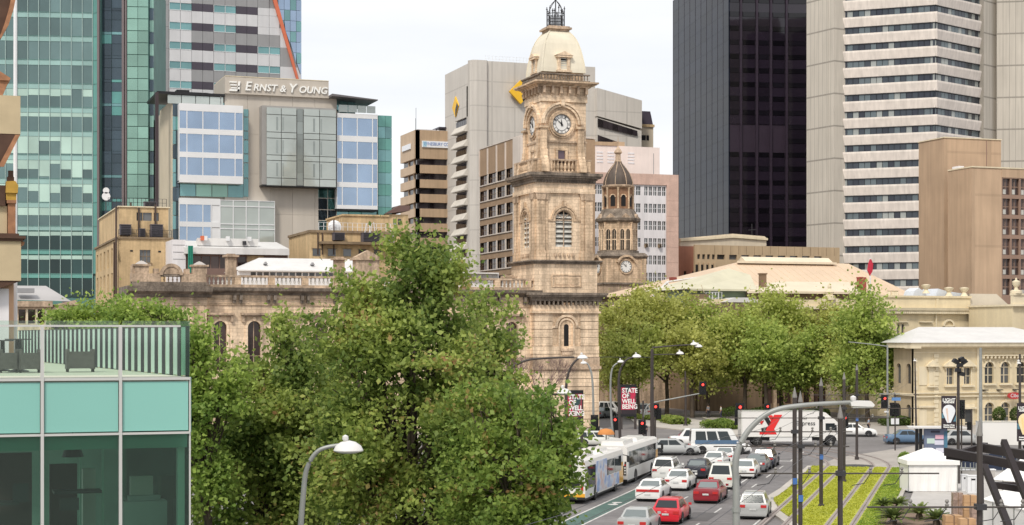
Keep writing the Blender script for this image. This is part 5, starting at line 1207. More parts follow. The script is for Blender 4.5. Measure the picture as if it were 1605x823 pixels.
part('ridge_shadow_gap', MB().slab([(U(1157, 13.2), 13.2), (U(1306, 13.2), 13.2), (U(1298, 14), 15.5), (U(1170, 14), 15.5)], zr - .7, zr - .25), tan_d, b, f)
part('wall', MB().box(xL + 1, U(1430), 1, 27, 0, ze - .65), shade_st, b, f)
sm = MB()
for i in range(34):                                                               # standing seams of the roof sheets
    t = i/33; x0_ = xL + (U(1435) - xL)*t; 
    D0, C0 = D_[0], C_[0]
    if x0_ < D0: yy = 14*(x0_-xL)/(D0-xL)
    elif x0_ > C0: yy = 14*(U(1435)-x0_)/(U(1435)-C0)
    else: yy = 14
    zz_ = ze - .6 + (zr - ze + .6)*yy/14
    sm.tube([(x0_, 0, ze - .57), (x0_, yy, zz_ + .03)], .035, 3)
part('roof_seam', sm, salmon2, b, f, kind='stuff')
# lower front roofs
f = fr(1175, 250); b = bld('lower_hall', 'lower cream roofed wing with brown chimney in front of the salmon roof', f)
U = lambda p, w=0: f.U(p, w)
zt, zb = f.Z(441, U(1250), 9), f.Zp(1250, 457)
part('roof', MB().face([(U(1172), 0, zb), (U(1350), 0, zb), (U(1330, 9), 9, zt), (U(1222, 9), 9, zt)]).face([(U(1172), 0, zb), (U(1222, 9), 9, zt), (U(1172), 16, zb)]).face([(U(1350), 0, zb), (U(1350), 16, zb), (U(1330, 9), 9, zt)]).box(U(1172), U(1350), -.1, .2, zb - .3, zb + .02), salmon2, b, f)
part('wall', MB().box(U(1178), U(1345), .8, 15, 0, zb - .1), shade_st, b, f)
part('chimney', MB().box(U(1191, 4), U(1199, 4), 3.5, 4.4, zb, f.Z(430, U(1195), 4)).box(U(1190, 4), U(1200, 4), 3.4, 4.5, f.Z(430, U(1195), 4), f.Z(428, U(1195), 4)), mat('dark chimney brick', (.20,.13,.085), .9), b, f)
f = fr(1083, 248); b = bld('lower_hall', 'greenish cream hipped roof with white railing at its left corner behind the trees', f)
U = lambda p, w=0: f.U(p, w); zt, zb = f.Z(420, U(1150), 9), f.Zp(1130, 453)
part('roof', MB().face([(U(1083), 0, zb), (U(1186), 0, zb), (U(1176, 9), 9, f.Z(430, U(1176), 9)), (U(1142, 9), 9, zt)]).face([(U(1083), 0, zb), (U(1142, 9), 9, zt), (U(1083), 18, zb)]).box(U(1083), U(1186), -.1, .2, zb - .28, zb), greenroof, b, f)
part('wall', MB().box(U(1088), U(1180), .8, 10, 0, zb - .1), mat('green grey boarding', (.20,.25,.17), .8, var=.2), b, f)
part('canopy', MB().prism([(U(1120), zb - 2.0), (U(1181), zb - 2.0), (U(1165), zb - 1.3), (U(1140), zb - 1.3)], -2.5, .5), whiteroof, b, f)
railing('roof_rail', b, f, U(1104), U(1123), -.6, zb - 2.2, 1.7, 4, whitef); railing('roof_rail', b, f, U(1104), U(1123), -1.8, zb - 2.2, 1.7, 4, whitef)
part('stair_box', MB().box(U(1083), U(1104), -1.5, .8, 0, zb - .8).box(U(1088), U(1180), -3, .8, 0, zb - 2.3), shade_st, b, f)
part('roof_brace', MB().tube([(U(1097), -.4, zb + .6), (U(1102), -.4, zb - .6)], .06, 4).tube([(U(1174), -.4, zb + .6), (U(1171), -.4, zb - 1)], .06, 4), cream2, b, f)
f = fr(1030, 255); b = bld('gabled_roof_building', 'pale sheet roofs with white hip capping left of the salmon roof', f)
U = lambda p, w=0: f.U(p, w); z1, z2 = f.Zp(1040, 478), f.Z(447, U(1060), 8)
part('roof', MB().face([(U(1010), 0, z1), (U(1095), 0, z1), (U(1120, 8), 8, f.Z(432, U(1120), 8)), (U(1046, 8), 8, f.Z(443, U(1046), 8))]).face([(U(1010), 0, z1), (U(1046, 8), 8, f.Z(443, U(1046), 8)), (U(1010), 14, z1)]), salmon, b, f)
part('hip_capping', MB().tube([(U(1012), 0, z1 + .1), (U(1046, 8), 8, f.Z(441.5, U(1046), 8)), (U(1064), 3, f.Z(455, U(1064), 3))], .18, 5).tube([(U(1046, 8), 8, f.Z(441.5, U(1046), 8)), (U(1120, 8), 8, f.Z(430.5, U(1120), 8))], .15, 5), whiteroof, b, f)
part('wall', MB().box(U(1012), U(1098), .6, 14, 0, z1), stone_m, b, f); part('chimney', MB().box(U(1053, 9), U(1061, 9), 9, 10, z2 - 1, f.Z(434, U(1057), 9)), redbrick, b, f)
# flag
f = fr(1364, 268); t = thing('flagpole', 'white pole with furled red flag above the cream buildings', 'flag', f.M)
z0, z1 = 6, f.Z(404, 0); part('pole', MB().tube([(0, 0, z0), (0, 0, z1)], .1, 6), whitef, t, f)
part('flag', MB().prism([(-.05, f.Z(406,0)), (-.35, f.Z(414,0)), (-.5, f.Z(424,0)), (-.1, f.Z(432,0)), (.35, f.Z(425,0)), (.45, f.Z(414,0)), (.15, f.Z(407,0))], -.15, .1), mat('red flag cloth', (.50,.03,.06), .8, var=.15, scale=1.5), t, f)
f = fr(1352, 262); t = bld('chimney_stack', 'dark red brick chimney stack left of the flagpole', f, 'chimney'); part('stack', MB().box(f.U(1348), f.U(1358), 0, 1, 3, f.Z(434.5, 0)).box(f.U(1347.5), f.U(1352.5), -.08, 1.05, f.Z(436,0), f.Z(434,0)), redbrick, t, f)

# ---------------------------------------------------------------- shaded arcaded building behind the plane trees
f = fr(1110, 247); b = bld('arcaded_building', 'shaded stone building with arched openings behind the row of plane trees', f)
U = lambda p, w=0: f.U(p, w); zt = f.Zp(1250, 474)
n = 22; xa, xb = U(1096), U(1412); bw_ = (xb - xa)/n
mb = MB(); mb2 = MB()
for i in range(n):
    a = xa + i*bw_; mb.archwall(a, a + bw_, 0, 5.2, a + bw_/2, .55, .9 if i % 5 else .12, 3.0, 0, .5); mb.archwall(a, a + bw_, 5.2, zt - 1, a + bw_/2, .5, 6.3, 8.4, 0, .5)
    archpane(b, f, a + bw_/2, .55, .9 if i % 5 else .12, 3.0, .4, winwarm); archpane(b, f, a + bw_/2, .5, 6.3, 8.4, .4, winpane)
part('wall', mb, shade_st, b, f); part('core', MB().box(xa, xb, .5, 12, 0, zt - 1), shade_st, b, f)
part('string_course', MB().box(xa, xb, -.2, .1, 5.1, 5.45), stone, b, f); part('cornice', MB().box(xa, xb, -.5, 12, zt - 1, zt - .5), cream2, b, f); part('parapet', MB().box(xa, xb, -.2, .2, zt - .5, zt + .4), creamwall, b, f)
for i in range(0, n + 1, 2): pc('pilaster', stone_m, b, f, xa + i*bw_ - .25, xa + i*bw_ + .25, -.22, .02, .1, 5.1)
x = U(1299); part('finial', MB().lathe([(.9, 0), (.9, .6), (.5, .7), (.7, 1.2), (.25, 1.7), (.3, 2.0), (.05, 2.6)], 10, (x, -.2, zt + .4)), cream2, b, f)
part('parapet_block', MB().box(x - 1.7, x + 1.7, -.5, .5, zt - .3, zt + .6), cream2, b, f)
f = fr(940, 262); b = bld('shaded_building', 'dim stone frontage beyond the crossing behind the leftmost plane trees', f)
U = lambda p, w=0: f.U(p, w); xa, xb = U(925), U(1096, 0); n = 12; bw_ = (xb-xa)/n; mb = MB()
for i in range(n):
    a = xa + i*bw_; mb.archwall(a, a + bw_, 0, 4.4, a + bw_/2, .7, .12, 2.4, 0, .8); archpane(b, f, a + bw_/2, .7, .12, 2.4, .6, darkin)
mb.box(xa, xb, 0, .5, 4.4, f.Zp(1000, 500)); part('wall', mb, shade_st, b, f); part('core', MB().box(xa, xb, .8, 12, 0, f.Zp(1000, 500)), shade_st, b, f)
cl = [(xa + (i+.3)*bw_, xa + (i+.7)*bw_) for i in range(n)]; panes(b, f, cl, [(5.4, 7.6), (8.8, 10.6)], winpane, -.06)

# ---------------------------------------------------------------- cream stone building at right, upper rear part
f = fr(1390, 232); b = bld('cream_building', 'long cream building with dentil cornice and grey roof lights above the white roof', f)
U = lambda p, w=0: f.U(p, w); zz = lambda py: f.Z(py, U(1480))
cl = [(U(1406), U(1410)), (U(1413), U(1417)), (U(1523), U(1532.5)), (U(1552), U(1562)), (U(1570), U(1573.5))]
openwall('wall', b, f, creamwall, U(1375), U(1587), 0, zz(493), cl, [(zz(540), zz(508.5))], 0, .4); panes(b, f, cl, [(zz(540), zz(508.5))], winpane, .25)
part('core', MB().box(U(1375), U(1587), .4, 14, 0, zz(487)), creamwall, b, f)
part('cornice', MB().prismx([(.3, zz(493)), (-.2, zz(493)), (-.9, zz(487)), (-1.0, zz(483)), (.3, zz(483))], U(1370), U(1587.5)), cream2, b, f)
dm = ('dentil', 'cream'); BC[dm] = MB().box(-.14, .14, -.75, 0, -.32, 0).mesh('dentil', cream2)
n_ = 46
for i in range(n_): ob('dentil', BC[dm], b, f.M @ Matrix.Translation((U(1376) + (U(1522)-U(1376))*i/n_, 0, zz(488.3))))
part('parapet', MB().box(U(1388), U(1519), -.3, .3, zz(483), zz(467)).box(U(1386), U(1520), -.5, .4, zz(467), zz(464)), creamwall, b, f)
part('parapet', MB().box(U(1345), U(1388), -.3, .3, zz(483), zz(463)), creamwall, b, f); part('parapet_pier', MB().box(U(1465), U(1469), -.4, -.3, zz(483), zz(467)), creamwall, b, f)
part('pipe_strip', MB().box(U(1465), U(1466.5), -.3, 0, zz(513), zz(493)).box(U(1522), U(1587), -.5, 0, zz(491), zz(489.5)), cream2, b, f)
part('roof', MB().prism([(U(1521), zz(486)), (U(1587), zz(483)), (U(1562), zz(460)), (U(1521), zz(460))], .0, 8), mat('cream grey roof', (.55,.50,.42), .7), b, f)
part('roof_light', MB().prism([(U(1440), zz(466)), (U(1464), zz(466)), (U(1458), zz(457)), (U(1450), zz(451)), (U(1443), zz(456))], 1.5, 4).prism([(U(1474), zz(466)), (U(1552), zz(480)), (U(1530), zz(461)), (U(1492), zz(456)), (U(1478), zz(452))], 1.2, 5), mat('pale blue white roof light', (.62,.66,.72), .5), b, f)
for i, px in enumerate((1452, 1488, 1512)):
    part('urn', MB().lathe([(.55, 0), (.35, .3), (.25, .5), (.6, .95), (.65, 1.15), (.2, 1.25)], 10, (U(px), .1, zz(464)) if i else (U(px), .1, zz(460))), cream2, b, f, smooth=40)
for px in (1380, 1412, 1418, 1421, 1424): part('chimney_pot', MB().lathe([(.25, 0), (.3, .3), (.2, 1.0), (.3, 1.1)], 8, (U(px), 3, zz(468))), cream2, b, f)
part('arched_hood', (lambda m: (archring(m, U(1486), zz(511), .7, .95, -.3, 0), m.box(U(1480), U(1492.5), -.3, 0, zz(512), zz(510)))[1])(MB()), cream2, b, f)
part('window_hood', (lambda m: ([m.box(U(p), U(q), -.35, 0, zz(505.5), zz(504)) for p, q in ((1404, 1422), (1440, 1460), (1520, 1536), (1549, 1575))], m)[1])(MB()), cream2, b, f)
f = fr(1587, 226); b = bld('cream_building', 'cream parapet with stone urn at the far right edge above the white roof', f)
U = lambda p, w=0: f.U(p, w); zz = lambda py: f.Z(py, U(1590))
part('wall', MB().box(U(1587), U(1660), 0, 10, 0, zz(480)), creamwall, b, f); part('cornice', MB().box(U(1585), U(1660), -.6, 10, zz(480), zz(477)).box(U(1586), U(1660), -.3, .3, zz(477), zz(463)).box(U(1585.5), U(1660), -.45, .4, zz(463), zz(460)), cream2, b, f)
part('urn', MB().lathe([(.8, 0), (.8, .35), (.3, .5), (.2, .8), (.5, 1.2), (.55, 1.6), (.15, 1.8), (.1, 2.1)], 10, (U(1593.5), .1, zz(460))), cream2, b, f, smooth=40)

# ---------------------------------------------------------------- two storey cream corner building with white roof
f = fr(1432, 203); b = bld('cream_building', 'two storey cream corner building with white hipped roof and arched windows', f)
U = lambda p, w=0: f.U(p, w); zz = lambda py: f.Z(py, U(1500)); dl = 4.4; sf = f.side(0, dl)
bb = (U(1533),); ztop = zz(546); x1 = U(1680)
cl = [(U(1483.5), U(1494.5)), (U(1510.5), U(1521.5))]
openwall('wall', b, f, creamwall, 0, bb[0], 0, ztop, cl, [(zz(602), zz(577))], 0, .4); 
panes(b, f, cl, [(zz(602), zz(577))], winpane, .3, split=2, fm=cream2)
dr = [(U(1511.5), U(1522.5))]
pc('door_recess', winpane, b, f, dr[0][0], dr[0][1], -.02, .04, .1, zz(642)); part('door_surround', MB().box(dr[0][0]-.2, dr[0][0], -.15, .05, .1, zz(641)).box(dr[0][1], dr[0][1]+.2, -.15, .05, .1, zz(641)).box(dr[0][0]-.5, dr[0][1]+.5, -.4, .05, zz(641), zz(638)).box(dr[0][0]-.35, dr[0][1]+.35, -.2, .05, zz(638), zz(634)), cream2, b, f)
for a, c in cl + [(U(1445), U(1453)), (U(1457), U(1464))][1:]:
    m_ = (a + c)/2; zt_ = zz(573)
    part('pediment', MB().prism([(a-.55, zt_), (c+.55, zt_), (m_, zz(563.5))], -.4, 0).box(a-.6, c+.6, -.5, 0, zt_-.12, zt_).box(a-.35, a-.12, -.25, 0, zz(579), zt_-.12).box(c+.12, c+.35, -.25, 0, zz(579), zt_-.12), cream2, b, f)
    part('sill', MB().box(a-.4, c+.4, -.3, 0, zz(606.5), zz(604)).box(a-.12, a, -.08, 0, zz(604), zz(576)).box(c, c+.12, -.08, 0, zz(604), zz(576)), cream2, b, f)
part('blind_panel', MB().box(U(1440), U(1452), -.08, 0, zz(603), zz(574)).box(U(1456), U(1464), -.06, 0, zz(603), zz(574)).box(U(1440), U(1452), -.08, 0, zz(668), zz(640)).box(U(1439), U(1464), -.3, 0, zz(638), zz(635)), cream2, b, f)
for i in range(16):
    zq = zz(668) + i*(ztop - zz(668) - .6)/16
    for j, px in enumerate((1467,)): 
        e = .35 if i % 2 else .25
        pc('quoin', cream2, b, f, U(px) - e, U(px) + e, -.09, .0, zq + .03, zq + .5)
    if i % 2 == 0: pc('quoin', cream2, b, f, 0, .5, -.06, .0, zq + .03, zq + .5)
ar = [U(1550.5), U(1575.5), U(1600.5), U(1625), U(1650)]; hwd_ = U(1557.5) - ar[0]; pt = ar[1] - ar[0]
mb = MB()
for i, c in enumerate(ar):
    l = bb[0] if i == 0 else c - pt/2; r = c + pt/2
    mb.archwall(l, r, zz(617), ztop, c, hwd_, zz(601), zz(576), 0, .4); mb.archwall(l, r, 0, zz(617), c, hwd_, zz(664) if i != 1 else .05, zz(640), 0, .4)
    for (zs, zp) in ((zz(601), zz(576)), (zz(664) if i != 1 else .05, zz(640))):
        p = archpane(b, f, c, hwd_, zs, zp, .32, winpane); k = ('arf', round(zp-zs, 1))
        if k not in BC: BC[k] = MB().box(-.04, .04, -.06, 0, 0, zp-zs+hwd_*.9).box(-hwd_, hwd_, -.06, 0, zp-zs-.04, zp-zs+.04).box(-hwd_, hwd_, -.06, 0, (zp-zs)*.5-.04, (zp-zs)*.5+.04).mesh('window_frame', cream2)
        ob('window_frame', BC[k], p, f.M @ Matrix.Translation((c, .32, zs)))
        m = MB(); archring(m, c, zp, hwd_ + .02, hwd_ + .2, -.12, 0, n=10); m.box(c-.09, c+.09, -.2, 0, zp+hwd_, zp+hwd_+.35); part('arch_surround', m, cream2, b, f)
    pc('sill', cream2, b, f, c - hwd_-.25, c + hwd_+.25, -.3, 0, zz(604.5), zz(602))
part('wall', mb, creamwall, b, f)
for px, a_, c_ in ((1533, 546, 617), (1533, 621, 669)): part('pilaster', MB().box(U(1530.5), U(1536), -.16, 0, zz(c_), zz(a_)), cream2, b, f)
gr = MB()
for zq in range(24):
    z = .4 + zq*.4; gr.box(bb[0] + .5, x1, -.02, -.0, z, z + .035) if True else 0
part('wall_groove', MB().box(0, x1, -.28, .1, zz(622), zz(620)).box(0, x1, -.22, .1, zz(616.5), zz(614.5)), cream2, b, f)
part('string_course', MB().box(0, x1, -.12, .1, zz(553), zz(551.5)).box(-.1, x1, -.05, .1, zz(662)-.1, zz(662)), cream2, b, f)
part('cornice', MB().prismx([(.4, zz(546)), (-.3, zz(546)), (-1.0, zz(543)), (-1.1, zz(537)), (.4, zz(537))], -1, x1), cream2, b, f)
for i in range(30): pc('dentil', cream2, b, f, U(1538) + i*.55, U(1538) + i*.55 + .22, -.45, -.0, zz(562), zz(558))
part('dentil_band', MB().box(U(1538), x1, -.5, 0, zz(558), zz(556.5)), cream2, b, f)
part('core', MB().box(.4, x1, .4, dl, 0, ztop), creamwall, b, f)
zr = f.Z(512.5, U(1500), 12)
part('roof', MB().face([(-1.2, -1.2, zz(537)), (x1, -1.2, zz(537)), (x1, 12, zr), (f.U(1440, 12), 12, zr)]).face([(-1.2, -1.2, zz(537)), (f.U(1440, 12), 12, zr), (-1.2, 5.4, zz(537))]).face([(f.U(1440,12), 12, zr), (x1, 12, zr), (x1, 22, zz(537)), (-1.2, 5.4, zz(537))]), whiteroof, b, f)
part('eave_block', MB().box(-1.02, .4, -1.02, .4, zz(546), zz(537.5)), cream2, b, f)
part('soffit', MB().box(-1.0, x1, -1.0, 5.2, zz(537.8), zz(537.2)), cream2, b, f)
n = 2; sw = dl/n; mb = MB()
for i in range(n):
    for (z0_, z1_, zs, zp) in ((0, zz(617), zz(664), zz(640)), (zz(617), ztop, zz(601), zz(576))):
        mb.archwall(i*sw, (i+1)*sw, z0_, z1_, (i+.5)*sw, .5, zs, zp, 0, .4); archpane(b, sf, (i+.5)*sw, .5, zs, zp, .3, winpane)
part('side_wall', mb, mat('dull cream side wall', (.42,.34,.23), .85, var=.1, stain=.15), b, sf); part('cornice', MB().box(0, dl+1, -1, .3, zz(545), zz(538)).box(0, dl, -.25, .1, zz(620), zz(616)), cream2, b, sf)  # side wall is the cream darkened, shade of this face put in its colour
sg = thing('wall_sign', 'red oval sign with white lettering on the cream wall by the arched windows', 'sign', f.M)
cxs, czs = U(1583), zz(621)
part('board', MB().prism([(cxs + .95*math.cos(i*math.pi/12), czs + .42*math.sin(i*math.pi/12)) for i in range(24)], -.9, -.75), mat('red sign', (.45,.04,.04), .5), sg, f); text('lettering', 'Cibo', .62, whitef, sg, f.M @ Matrix.Translation((cxs, -.92, czs)), .01, .15)
for px in (1541.5, 1564.5, 1589.5): part('wall_lamp', MB().box(U(px)-.25, U(px)+.25, -.7, 0, zz(612.5), zz(611)), iron, b, f)
for px, pz in ((1566, 655), (1593, 655)):
    t = thing('potted_tree', 'clipped round potted tree %s' % ('between the two lower arched windows' if px < 1570 else 'beside the banner at the right edge'), 'plant', Matrix.Translation((*wp(px, 200), .0)))
    part('pot', MB().lathe([(.3, 0), (.42, .6), (.35, .6)], 10), iron, t)
    t['_crown'] = 1

# ---------------------------------------------------------------- teal glass pavilion with roof terrace, lower left
f = fr(190, 39.5); NB = bld('glass_pavilion', 'near glass building with teal panels and a roof terrace at lower left', f)
U = lambda p, w=0: f.U(p, w); zz = lambda py: f.Z(py, U(190))
ue = U(297.5); ul = U(-60); dl = 22
zrail, zdeck, zs1, zs0, zbl = zz(511.5), zz(592), zz(594.5), zz(680), zz(704)
mets = mat('silver frame', (.60,.60,.58), .35, metal=.3, var=.03); tealp = mat('back painted teal glass', (.24,.52,.46), .12, var=.03, scale=.2, spec=.6, coat=.3)
gclear = seeglass('clear green glass', (.86,.94,.89), .05); gscreen = seeglass('green screen glass', (.55,.74,.64), .06); gdark = seeglass('window glass pavilion', (.72,.88,.80), .03)
xs = [U(-56), U(66) , U(188.5), ue]
ff_ = fr2(28, 70, 296.5, 40.2); Q = lambda p, w=0: ((p - f.P).dot(f.u), (p - f.P).dot(f.w))
pF, pN = Q(ff_.P), Q(ff_.P + ff_.u*ff_.len)
part('deck', MB().slab([(ul, .12), (pN[0] - .03, .12), (pN[0] - .03, pN[1]), (pF[0], pF[1]), (ul, pF[1])], zdeck - .3, zdeck), mat('terrace deck', (.50,.51,.42), .8, var=.08), NB, f)
part('frame_rail', MB().box(ul, ue, -.06, .06, zz(596), zz(592)).box(ul, ue, -.06, .06, zz(681.5), zz(678)).box(ul, U(283), -.03, .03, zz(512.5), zz(509.5)), mets, NB, f)
for x in xs[1:3]: pc('mullion', mets, NB, f, x - .035, x + .035, -.08, .08, 0, zz(511))
pc('corner_post', mets, NB, f, ue - .02, ue + .02, -.02, .02, 0, zz(592))
for i in range(3):
    a, c = xs[i] + .05, xs[i+1] - .05 
    if i == 2: c = ue - .04
    pc('teal_panel', tealp, NB, f, a, c, -.015, .03, zs0 + .06, zs1 - .06)
    if i < 2 or True: pc('rail_glass', gclear, NB, f, a, c if i < 2 else U(283), 0, .02, zdeck + .06, zz(503))
    pc('blind_box', mat('green blind', (.16,.36,.29), .6) if 'green blind' not in MT else MT['green blind'], NB, f, a, c, .16, .22, zbl, zs0 - .03)
    pc('window_pane', gdark, NB, f, a, c, .0, .02, zs0 - 3.5, zs0 - .03)
# roof terrace glass fins along the slanting right side
n = 35; fh = zz(512) - zdeck; finmat = mat('pale green glass fin', (.52,.68,.60), .2, var=.04, rand=.06); pt_ = ff_.len/n
BC['finm'] = MB().box(0, pt_*.66, -.01, .01, .02, fh).mesh('glass_fin', finmat); BC['finp'] = MB().box(-.03, .03, -.04, .04, 0, fh + .02).mesh('fin_post', iron)
for i in range(n):
    M = ff_.M @ Matrix.Translation((i*pt_, .02, zdeck)); ob('glass_fin', BC['finm'], NB, M); ob('fin_post', BC['finp'], NB, M @ Matrix.Translation((pt_*.68, 0, 0)))
pc('screen_rail', iron, NB, ff_, 0, ff_.len, .0, .04, zz(512), zz(511))
pc('side_wall', tealp, NB, ff_, 0, ff_.len, .0, .05, zs0, zdeck); pc('side_window', gdark, NB, ff_, 0, ff_.len, .01, .04, 0, zs0)
pc('end_glass', gscreen, NB, f, U(283), ue, 0, .02, zdeck + .05, zz(503))
# inside: floor, back wall, columns, lamp, desks and a screen
part('interior', MB().box(ul, ue - .2, 9, 9.2, 0, zdeck - .3).box(ul, ue, .3, 9, zs0 - 3.6, zs0 - 3.5).box(ul, ue, .3, 9, zs0 + .1, zs0 + .2), mat('dark interior lining', (.26,.38,.33), .7, var=.35), NB, f)
part('column', MB().box(U(277, .5), U(288, .5), .35, .6, 0, zs0), mat('pale green column', (.30,.48,.40), .5), NB, f)
part('column', MB().box(U(160, 5), U(163, 5), 5, 5.1, 0, zs0).box(U(125,6), U(128,6), 6, 6.1, 0, zs0).box(U(103,6), U(104,6), 6, 6.1, 0, zs0), MT['pale green column'], NB, f)
part('partition', MB().box(U(78, 4), U(121, 4), 4, 4.2, 0, zz(745)).box(U(-20, 3), U(50, 3), 3, 3.2, 0, zz(720)), mat('dark red brown partition', (.055,.03,.03), .6), NB, f)
def at(px, py, w): u = U(px, w); return u, w, f.Z(py, u, w)
part('desk', MB().box(U(85, 3), U(160, 3), 3, 3.7, zz(790), zz(786)).box(U(95, 2), U(125, 2), 2.2, 2.25, zz(812), zz(792)).box(U(-30, 2), U(30, 2), 2, 2.8, zz(800), zz(796)).box(U(20,2), U(45,2), 2, 2.05, zz(795), zz(765)), iron, NB, f)
part('shelf_unit', MB().box(U(130, 5), U(150, 5), 5, 5.4, 0, zz(760)).box(U(205, 4), U(240, 4), 4, 4.3, 0, zz(770)), mat('pale shelf unit', (.4,.42,.38), .6), NB, f)
part('counter', MB().box(U(195, 2), U(262, 2), 2, 2.6, zs0 - 3.5, zz(800)).box(U(200, 2.4), U(250, 2.4), 2.2, 2.5, zz(800), zz(792)), mat('grey counter', (.30,.34,.33), .5), NB, f)
part('ceiling_light', MB().box(U(70, 4), U(180, 4), 4, 4.2, zs0 - .02, zs0 + .06).box(U(200, 6), U(270, 6), 6, 6.2, zs0 - .02, zs0 + .06), whitef, NB, f)
x, w, z = at(114, 716, 3.0); t = thing('pendant_lamp', 'wide black pendant lamp hanging inside the glass pavilion', 'lamp', f.M); part('shade', MB().lathe([(.27, 0), (.2, .2), (.05, .22)], 16, (x, w, z)), black, t, f); part('cord', MB().tube([(x, w, z + .2), (x, w, zs0 + .1)], .01, 4), black, t, f)
cloth = mat('light wicker', (.10,.095,.09), .7, var=.2, scale=8); tabm = mat('cafe table black', (.02,.02,.022), .5)
def chair_block(px0, px1, pyt, pyb, w, lab, cat='chair'):
    x0, _, z0 = at(px0, pyb, w); x1 = U(px1, w); z1 = zat(pyt, f.D(x0, w)); t = thing('terrace_chair', lab, cat, f.M @ Matrix.Translation((0,0,0)))
    z0 = zdeck; part('seat', MB().box(x0, x1, w, w + .6, z0 + .12, z0 + .45), cloth, t, f); part('backrest', MB().prismx([(w - .02, z0 + .1), (w + .1, z0 + .1), (w + .02, z1), (w - .08, z1)], x0, x1), cloth, t, f)
    for x in (x0, x1): 
        part('armrest', MB().box(x - .04, x + .04, w, w + .6, z0 + .08, z0 + .62), cloth, t, f)
        for q in (w + .05, w + .52): part('leg', MB().box(x - .02, x + .02, q - .02, q + .02, z0, z0 + .12), tabm, t, f)
    return t
chair_block(107, 147, 551, 582, 6.5, 'low black wicker armchair standing alone on the roof terrace')
for k, (p0, p1, w, lb) in enumerate(((2, 27, 6.2, 'left of the two dark armchairs by the terrace table'), (33, 62, 6.0, 'right of the two dark armchairs by the terrace table'))): chair_block(p0, p1, 553, 581, w, lb)
x, w, z = at(29, 531, 7.5); t = thing('terrace_table', 'round dark cafe table with thick stem on the roof terrace', 'table', f.M); part('table_top', MB().lathe([(.36, z-.03), (.36, z), ], 18, (x, w, 0)), tabm, t, f); part('leg', MB().lathe([(.28, zdeck), (.28, zdeck + .03), (.1, zdeck + .08), (.09, z-.03)], 12, (x, w, 0)), tabm, t, f)
x, w, z = at(4, 533, 8.5); t = thing('terrace_table', 'second dark table cut by the left edge of the picture on the roof terrace', 'table', f.M); part('table_top', MB().lathe([(.3, z-.03), (.3, z), ], 18, (x, w, 0)), tabm, t, f); part('leg', MB().lathe([(.22, zdeck), (.22, zdeck + .03), (.07, zdeck + .08), (.06, z-.03)], 12, (x, w, 0)), tabm, t, f)

# ---------------------------------------------------------------- ornate old facade cut by the left edge, very near
f = fr(32, 74, 0); b = bld('ornate_facade', 'edge of an ornate beige and terracotta building cut off at the far left', f)
beige = mat('warm beige stone', (.52,.42,.27), .8, var=.06, scale=1.5); brown = mat('dark brown soffit', (.085,.045,.03), .8, var=.2, scale=2); terra = mat('terracotta moulding', (.35,.17,.09), .8, var=.25, scale=3); ochre = mat('ochre cap', (.45,.27,.05), .8, var=.15, scale=3)
U = lambda p, w=0: f.U(p, w); zz = lambda py: f.Z(py, U(20))
xl = U(-120)
part('balcony_block', MB().box(xl, U(32), 0, 1.6, zz(210), zz(150)), beige, b, f)
part('soffit', MB().prism([(xl, zz(300)), (U(0), zz(262)), (U(31.5), zz(210.3)), (xl, zz(210.3))], .02, 1.5), brown, b, f); part('moulding', MB().prism([(U(-3), zz(262)), (U(6), zz(262)), (U(31.5), zz(211)), (U(24), zz(211))], -.02, .02), terra, b, f)
part('corbel', MB().prism([(xl, zz(149.8)), (U(4), zz(149.8)), (U(14), zz(126)), (xl, zz(126))], .2, 1.5).prism([(U(14), zz(126)), (U(17), zz(122)), (U(0), zz(112)), (xl, zz(100)), (xl, zz(126))], .1, 1.5), terra, b, f)
part('upper_arch', MB().prism([(xl, zz(60)), (U(0), zz(60)), (U(12), zz(38)), (U(20), zz(12)), (U(24), zz(-10)), (xl, zz(-10))], .3, 1.5), brown, b, f); part('moulding', MB().prism([(U(-2), zz(62)), (U(2), zz(60)), (U(14), zz(38)), (U(22), zz(12)), (U(26), zz(-10)), (U(19), zz(-10)), (U(14), zz(14)), (U(7), zz(38))], .1, .3), terra, b, f)
part('balcony_block', MB().box(xl, U(33), 0, 1.6, zz(440), zz(378)), beige, b, f); part('cornice', MB().box(xl, U(36), -.1, 1.7, zz(378), zz(374)).box(xl, U(40), -.18, 1.7, zz(374), zz(370)).box(xl, U(30), -.05, 1.7, zz(370), zz(366)), brown, b, f)
part('bracket', MB().prism([(U(34), zz(386)), (U(38), zz(383)), (U(39), zz(378.3)), (U(33), zz(378.3))], .1, .5), terra, b, f)
part('soffit', MB().prism([(xl, zz(470)), (U(0), zz(452)), (U(31), zz(440.3)), (xl, zz(440.3))], .05, 1.5), brown, b, f)
part('wall', MB().box(xl, U(23.5), 1.0, 6, 0, zz(300)), mat('peach wall', (.60,.38,.24), .8, var=.05), b, f); part('wall_panel', MB().box(xl, U(15), .6, 1, 0, zz(452)), whitewall, b, f)
part('pier', MB().box(U(13), U(25), .3, 1, zz(366), zz(318)).box(U(11), U(26), .2, 1, zz(318), zz(313)), terra, b, f); part('pier_cap', MB().prism([(U(9), zz(302)), (U(28), zz(302)), (U(29), zz(290)), (U(24), zz(283)), (U(10), zz(284))], .1, 1).box(U(10), U(26), .2, 1, zz(313), zz(302)), ochre, b, f)
part('finial', MB().box(U(12), U(23), .4, .9, zz(283), zz(276)).box(U(14), U(22), .45, .85, zz(276), zz(266)), brown, b, f)
part('wall_panel', MB().box(xl, U(12), .5, 1, zz(366), zz(322)), beige, b, f); part('coping', MB().box(xl, U(9), .3, 1, zz(322), zz(290)), brown, b, f)
